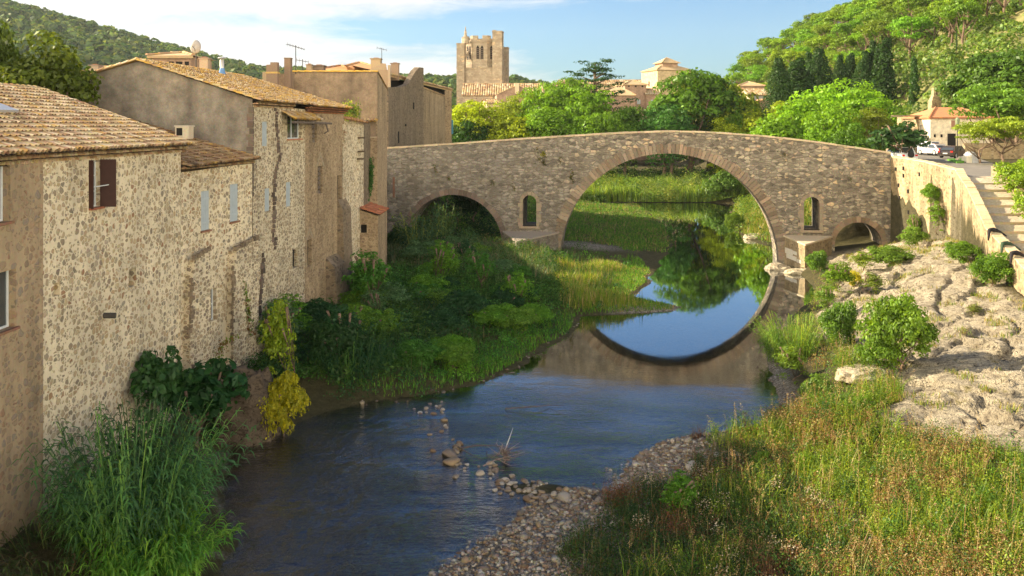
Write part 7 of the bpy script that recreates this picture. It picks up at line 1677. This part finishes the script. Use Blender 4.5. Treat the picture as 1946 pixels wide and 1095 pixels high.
def ico(sub=1):
    import bmesh
    bm = bmesh.new(); bmesh.ops.create_icosphere(bm, subdivisions=sub, radius=1); V = np.array([v.co[:] for v in bm.verts]); Fc = np.array([[v.index for v in f.verts] for f in bm.faces]); bm.free(); return V, Fc
STONE_C = [(.28, .23, .17), (.21, .165, .12), (.36, .31, .24), (.19, .13, .08), (.27, .20, .12), (.42, .37, .29)]
def stones():
    r = np.random.default_rng(5); V0, F0 = ico(1)
    # gravel as ground cover
    def near_water(x, Y, z, rk, gr): return (z > -.10) & (z < .75) & (gr+r.random(len(x))*.35 > .45) & (x > -6)
    x, Y, z, rk, gr = scatter(30000, -4, 15, 20, 40, r, near_water)
    x2, Y2, z2, _, _ = scatter(4000, -8, 13, 40.5, 76, r, lambda x, Y, z, rk, gr: (z > -.1) & (z < .07))
    x = np.concatenate([x, x2]); Y = np.concatenate([Y, Y2]); z = np.concatenate([z, z2])
    n = len(x); s = r.uniform(.03, .085, n)*np.where(r.random(n) < .05, 2.0, 1)*np.where(Y > 40, 1.1, 1); sc = s[:, None]*r.uniform(.6, 1.3, (n, 3))*np.array([1.15, 1, .62])
    Vn = V0[None]*(1+.16*r.normal(size=(n, len(V0), 1)))*sc[:, None]; a = r.uniform(0, 6.28, n); c, s_ = np.cos(a)[:, None], np.sin(a)[:, None]
    X = Vn[..., 0]*c-Vn[..., 1]*s_+x[:, None]; Yy = Vn[..., 0]*s_+Vn[..., 1]*c+Y[:, None]; Z = Vn[..., 2]+(z+sc[:, 2]*.35)[:, None]
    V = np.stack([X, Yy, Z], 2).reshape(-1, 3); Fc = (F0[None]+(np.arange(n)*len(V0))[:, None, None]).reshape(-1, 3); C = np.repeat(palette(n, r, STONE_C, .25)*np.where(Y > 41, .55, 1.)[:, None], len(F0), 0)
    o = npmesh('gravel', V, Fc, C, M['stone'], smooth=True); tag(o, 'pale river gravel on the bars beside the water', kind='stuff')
    # single stones
    V1, F1 = ico(3); pr = []
    for k in range(7):
        q = V1.copy(); 
        for j in range(9): d = rvec(1, r)[0]; q = q-np.maximum(0, (q@d)-r.uniform(.55, .85))[:, None]*d*.85
        q = q*np.array([1.2, .9, .62])*(1+.05*vnoise(q[:, 0]*3+k, q[:, 1]*3+q[:, 2], 1.5, k)[:, None]); col = np.tile(np.array(STONE_C[k % 6]), (len(F1), 1)); pr.append(mesh_only(q, F1, col, M['stone'])); 
        pr[-1].polygons.foreach_set('use_smooth', [True]*len(pr[-1].polygons))
    def stone(px, py, w, lab, grp, k=None, dz=0):
        x, Y, z = hit(px, py, True); s = w*Y/F/2.2
        o = link('river_stone', pr[int(r.integers(7)) if k is None else k], None, (x, Y, max(z, -.05)+s*.12+dz)); o.scale = (s*r.uniform(.85, 1.15), s*r.uniform(.9, 1.2), s*r.uniform(.8, 1.2)); o.rotation_euler = (r.uniform(-.2, .2), r.uniform(-.2, .2), r.uniform(0, 6.28)); tag(o, lab, 'stone', grp)
    for px, py, w, lab in ((858, 880, 34, 'blocky brown boulder, largest left of the driftwood'), (855, 866, 34, 'long mossy boulder behind the blocky brown one'), (870, 855, 20, 'pale round stone on top of the boulder group'), (874, 845, 16, 'small pale stone at the upper end of the group'), (866, 908, 17, 'lone rounded tan stone in the riffle below the boulders'), (913, 900, 22, 'brown stone under the left end of the driftwood'), (932, 882, 18, 'orange brown stone inside the driftwood'),
                           (1074, 948, 34, 'flat pale slab on the gravel spit'), (1143, 954, 26, 'second pale slab toward the gravel bank'), (1107, 938, 14, 'round stone standing at the water tip'), (1320, 893, 44, 'large flat grey rock on the gravel bank'), (1290, 912, 24, 'pale rock below the large flat one'), (1002, 950, 20, 'dark wet stone at the lower edge of the spit'), (1081, 996, 15, 'rounded orange stone on the gravel'), (988, 1020, 14, 'small stone alone in the shallows'), (1262, 845, 18, 'whitish stone at the head of the shoreline'), (845, 800, 16, 'flat stone at the top of the riffle')):
        stone(px, py, w, lab, None)
    def line(pts, n, spread, wr, lab, grp):
        for i in range(n):
            t = r.random()*(len(pts)-1); k = int(t); p = np.array(pts[k])+(np.array(pts[k+1])-np.array(pts[k]))*(t-k)+r.normal(size=2)*spread; stone(p[0], p[1], r.uniform(*wr), lab, grp)
    line([(840, 862), (868, 850), (868, 885), (930, 905), (945, 893)], 26, (7, 6), (7, 15), 'small wet stone around the driftwood boulders', 'stones round the driftwood')
    line([(945, 930), (985, 920), (1010, 935), (1040, 950), (1100, 955)], 75, (13, 8), (8, 15), 'cobble heaped on the pale gravel spit', 'cobbles on the gravel spit')
    line([(1180, 950), (1200, 900), (1225, 880), (1262, 850), (1300, 860), (1360, 865)], 60, (13, 6), (7, 14), 'cobble along the curved gravel shoreline', 'cobbles on the shoreline')
    line([(895, 1085), (930, 1060), (975, 1030), (1010, 990), (1030, 1000)], 45, (20, 15), (6, 12), 'cobble in the shallows at the bottom of the picture', 'cobbles in the near shallows')
    line([(1150, 860), (1190, 880), (1150, 920), (1230, 900)], 12, (18, 12), (6, 10), 'single stone breaking the calm blue water', 'stones in the calm water')
    line([(800, 785), (830, 775), (860, 800), (845, 830)], 22, (18, 8), (5, 12), 'little stone where the upper riffle begins', 'stones of the upper riffle')
    # rocks by the cutwater and in the dark corner under the wall
    VR, FR = ico(5)
    def rock(px, py, w, h, lab, col, Yo=None, flat=1.):
        x, Y, z = hit(px, py, True); V = VR.copy(); sd = px*.37
        for q in range(len(V)):
            p = Vector(V[q]); a_ = mnoise.fractal(p*1.1+Vector((sd, 0, 0)), 1., 2., 5); b_ = 1-abs(mnoise.noise(p*2.3+Vector((0, sd, 0)))); V[q] = p*(1+.32*a_+.16*b_*b_-.1)
        V = np.sign(V)*np.abs(V)**.8; V[:, 2] = np.maximum(V[:, 2], -.3); V = V*np.array([w, w*.7, h])*Y/F*.5
        C = np.tile(np.array(col), (len(FR), 1)); o = npmesh('rock', V, FR, C, M['limestone'], smooth=True, loc=(x, Y, z-.06*h*Y/F)); tag(o, lab, 'rock')
    rock(1478, 512, 46, 26, 'smooth pale rock at the water foot of the sunlit cutwater', (.9, .9, .9)); rock(1515, 520, 48, 22, 'second pale rock touching the cutwater and the pool', (.95, .95, .9)); rock(1437, 452, 46, 16, 'pale flat rock on the right water edge under the arch', (.95, .95, .9)); rock(1640, 715, 92, 40, 'long pale rock ledge below the largest bush', (1, 1, 1))
    rock(462, 830, 115, 290, 'dark mossy rock mass below the buttress at the water', (.26, .23, .22)); rock(520, 800, 60, 60, 'dark rock behind the golden shrub', (.25, .22, .2)); rock(120, 900, 90, 60, 'grey boulder at the foot of the cream wall behind the reeds', (.45, .42, .4))
    # driftwood
    t = wthing('driftwood', 'tangle of dead branches caught on the stones in the riffle', 'driftwood', (-1.2, 34.2, 0)); rr = random.Random(4)
    def W(px, py, dz=0): x, Y, z = hit(px, py, True); return Vector((x, Y, .06+dz))
    def br(name, pts, r0, col): mb = MB(); mb.tube(pts, [r0*(1-.75*i/(len(pts)-1)) for i in range(len(pts))], 5, col); mb.build(name, M['attr'], t)
    br('branch', [W(872, 861, .1), W(905, 862, .25), W(940, 860, .2), W(975, 860, .05)], .035, (.12, .09, .07)); br('branch', [W(870, 863, .2), W(895, 872, .1), W(915, 880, .05)], .03, (.1, .08, .06)); br('branch', [W(918, 892, .05), W(940, 886, .15), W(970, 880, .2), W(997, 868, .1)], .03, (.28, .21, .15)); br('white_stick', [W(958, 868, .1), W(968, 866, .6), W(975, 866, 1.0)], .03, (.6, .55, .5)); br('branch', [W(925, 866, .1), W(925, 875, .1), W(930, 880, 0)], .025, (.1, .08, .06))
    mb = MB()
    for k in range(60):
        a = W(958+rr.gauss(0, 7), 880+rr.gauss(0, 6), rr.uniform(0, .3)); b = a+Vector((rr.gauss(0, .35), rr.gauss(0, .3), rr.uniform(-.05, .35))); m_ = (a+b)/2+Vector((rr.gauss(0, .08), 0, rr.gauss(0, .08))); mb.tube([a, m_, b], [.014, .011, .004], 4, rr.choice([(.2, .14, .1), (.13, .09, .07), (.3, .22, .16)]))
    mb.build('twigs', M['attr'], t)
    for (pts, lab) in (([(960, 780), (1010, 782), (1045, 774), (1072, 780)], 'thin dark branch floating on the open water'), ([(1170, 1035), (1185, 1005), (1200, 985)], 'bare pale stick leaning in the shaded weeds'), ([(1340, 800+38), (1375, 832), (1400, 852)], 'reddish dead branch at the sunlit shore')):
        mb = MB(); mb.tube([W(p, q, .0 if i in (0,) else .02+.12*(i % 2)) for i, (p, q) in enumerate(pts)], [.03, .025, .018, .008][:len(pts)], 5, (.13, .10, .08)); tag(mb.build('dead_branch', M['attr']), lab, 'branch')
    x, Y, z = hit(1325, 832, True); P = np.zeros((60, 3))+np.array([x, Y, .1])+r.normal(size=(60, 3))*np.array([.12, .12, 0]); tag(npmesh('dead_plant', *blades(P, r.uniform(.5, .9, 60), .02, .9, r, RUST+[(.12, .09, .07)]), LF), 'small dark dead plant at the head of the gravel shore', 'plant')
stones()

# ------------------------------------------------------------------ the air: pale haze over the distance
def haze():
    m, n, out = mat('haze'); v = n.new('ShaderNodeVolumePrincipled'); v.inputs['Density'].default_value = .00007; v.inputs['Color'].default_value = (.86, .93, 1, 1); v.inputs['Anisotropy'].default_value = .2
    n.l.new(v.outputs[0], out.inputs['Volume'])
    mb = MB(); mb.box(-1300, 2000, -420, 2050, -2.2, 230); tag(mb.build('haze', m), 'thin pale air softening the far hills', kind='stuff')
haze()
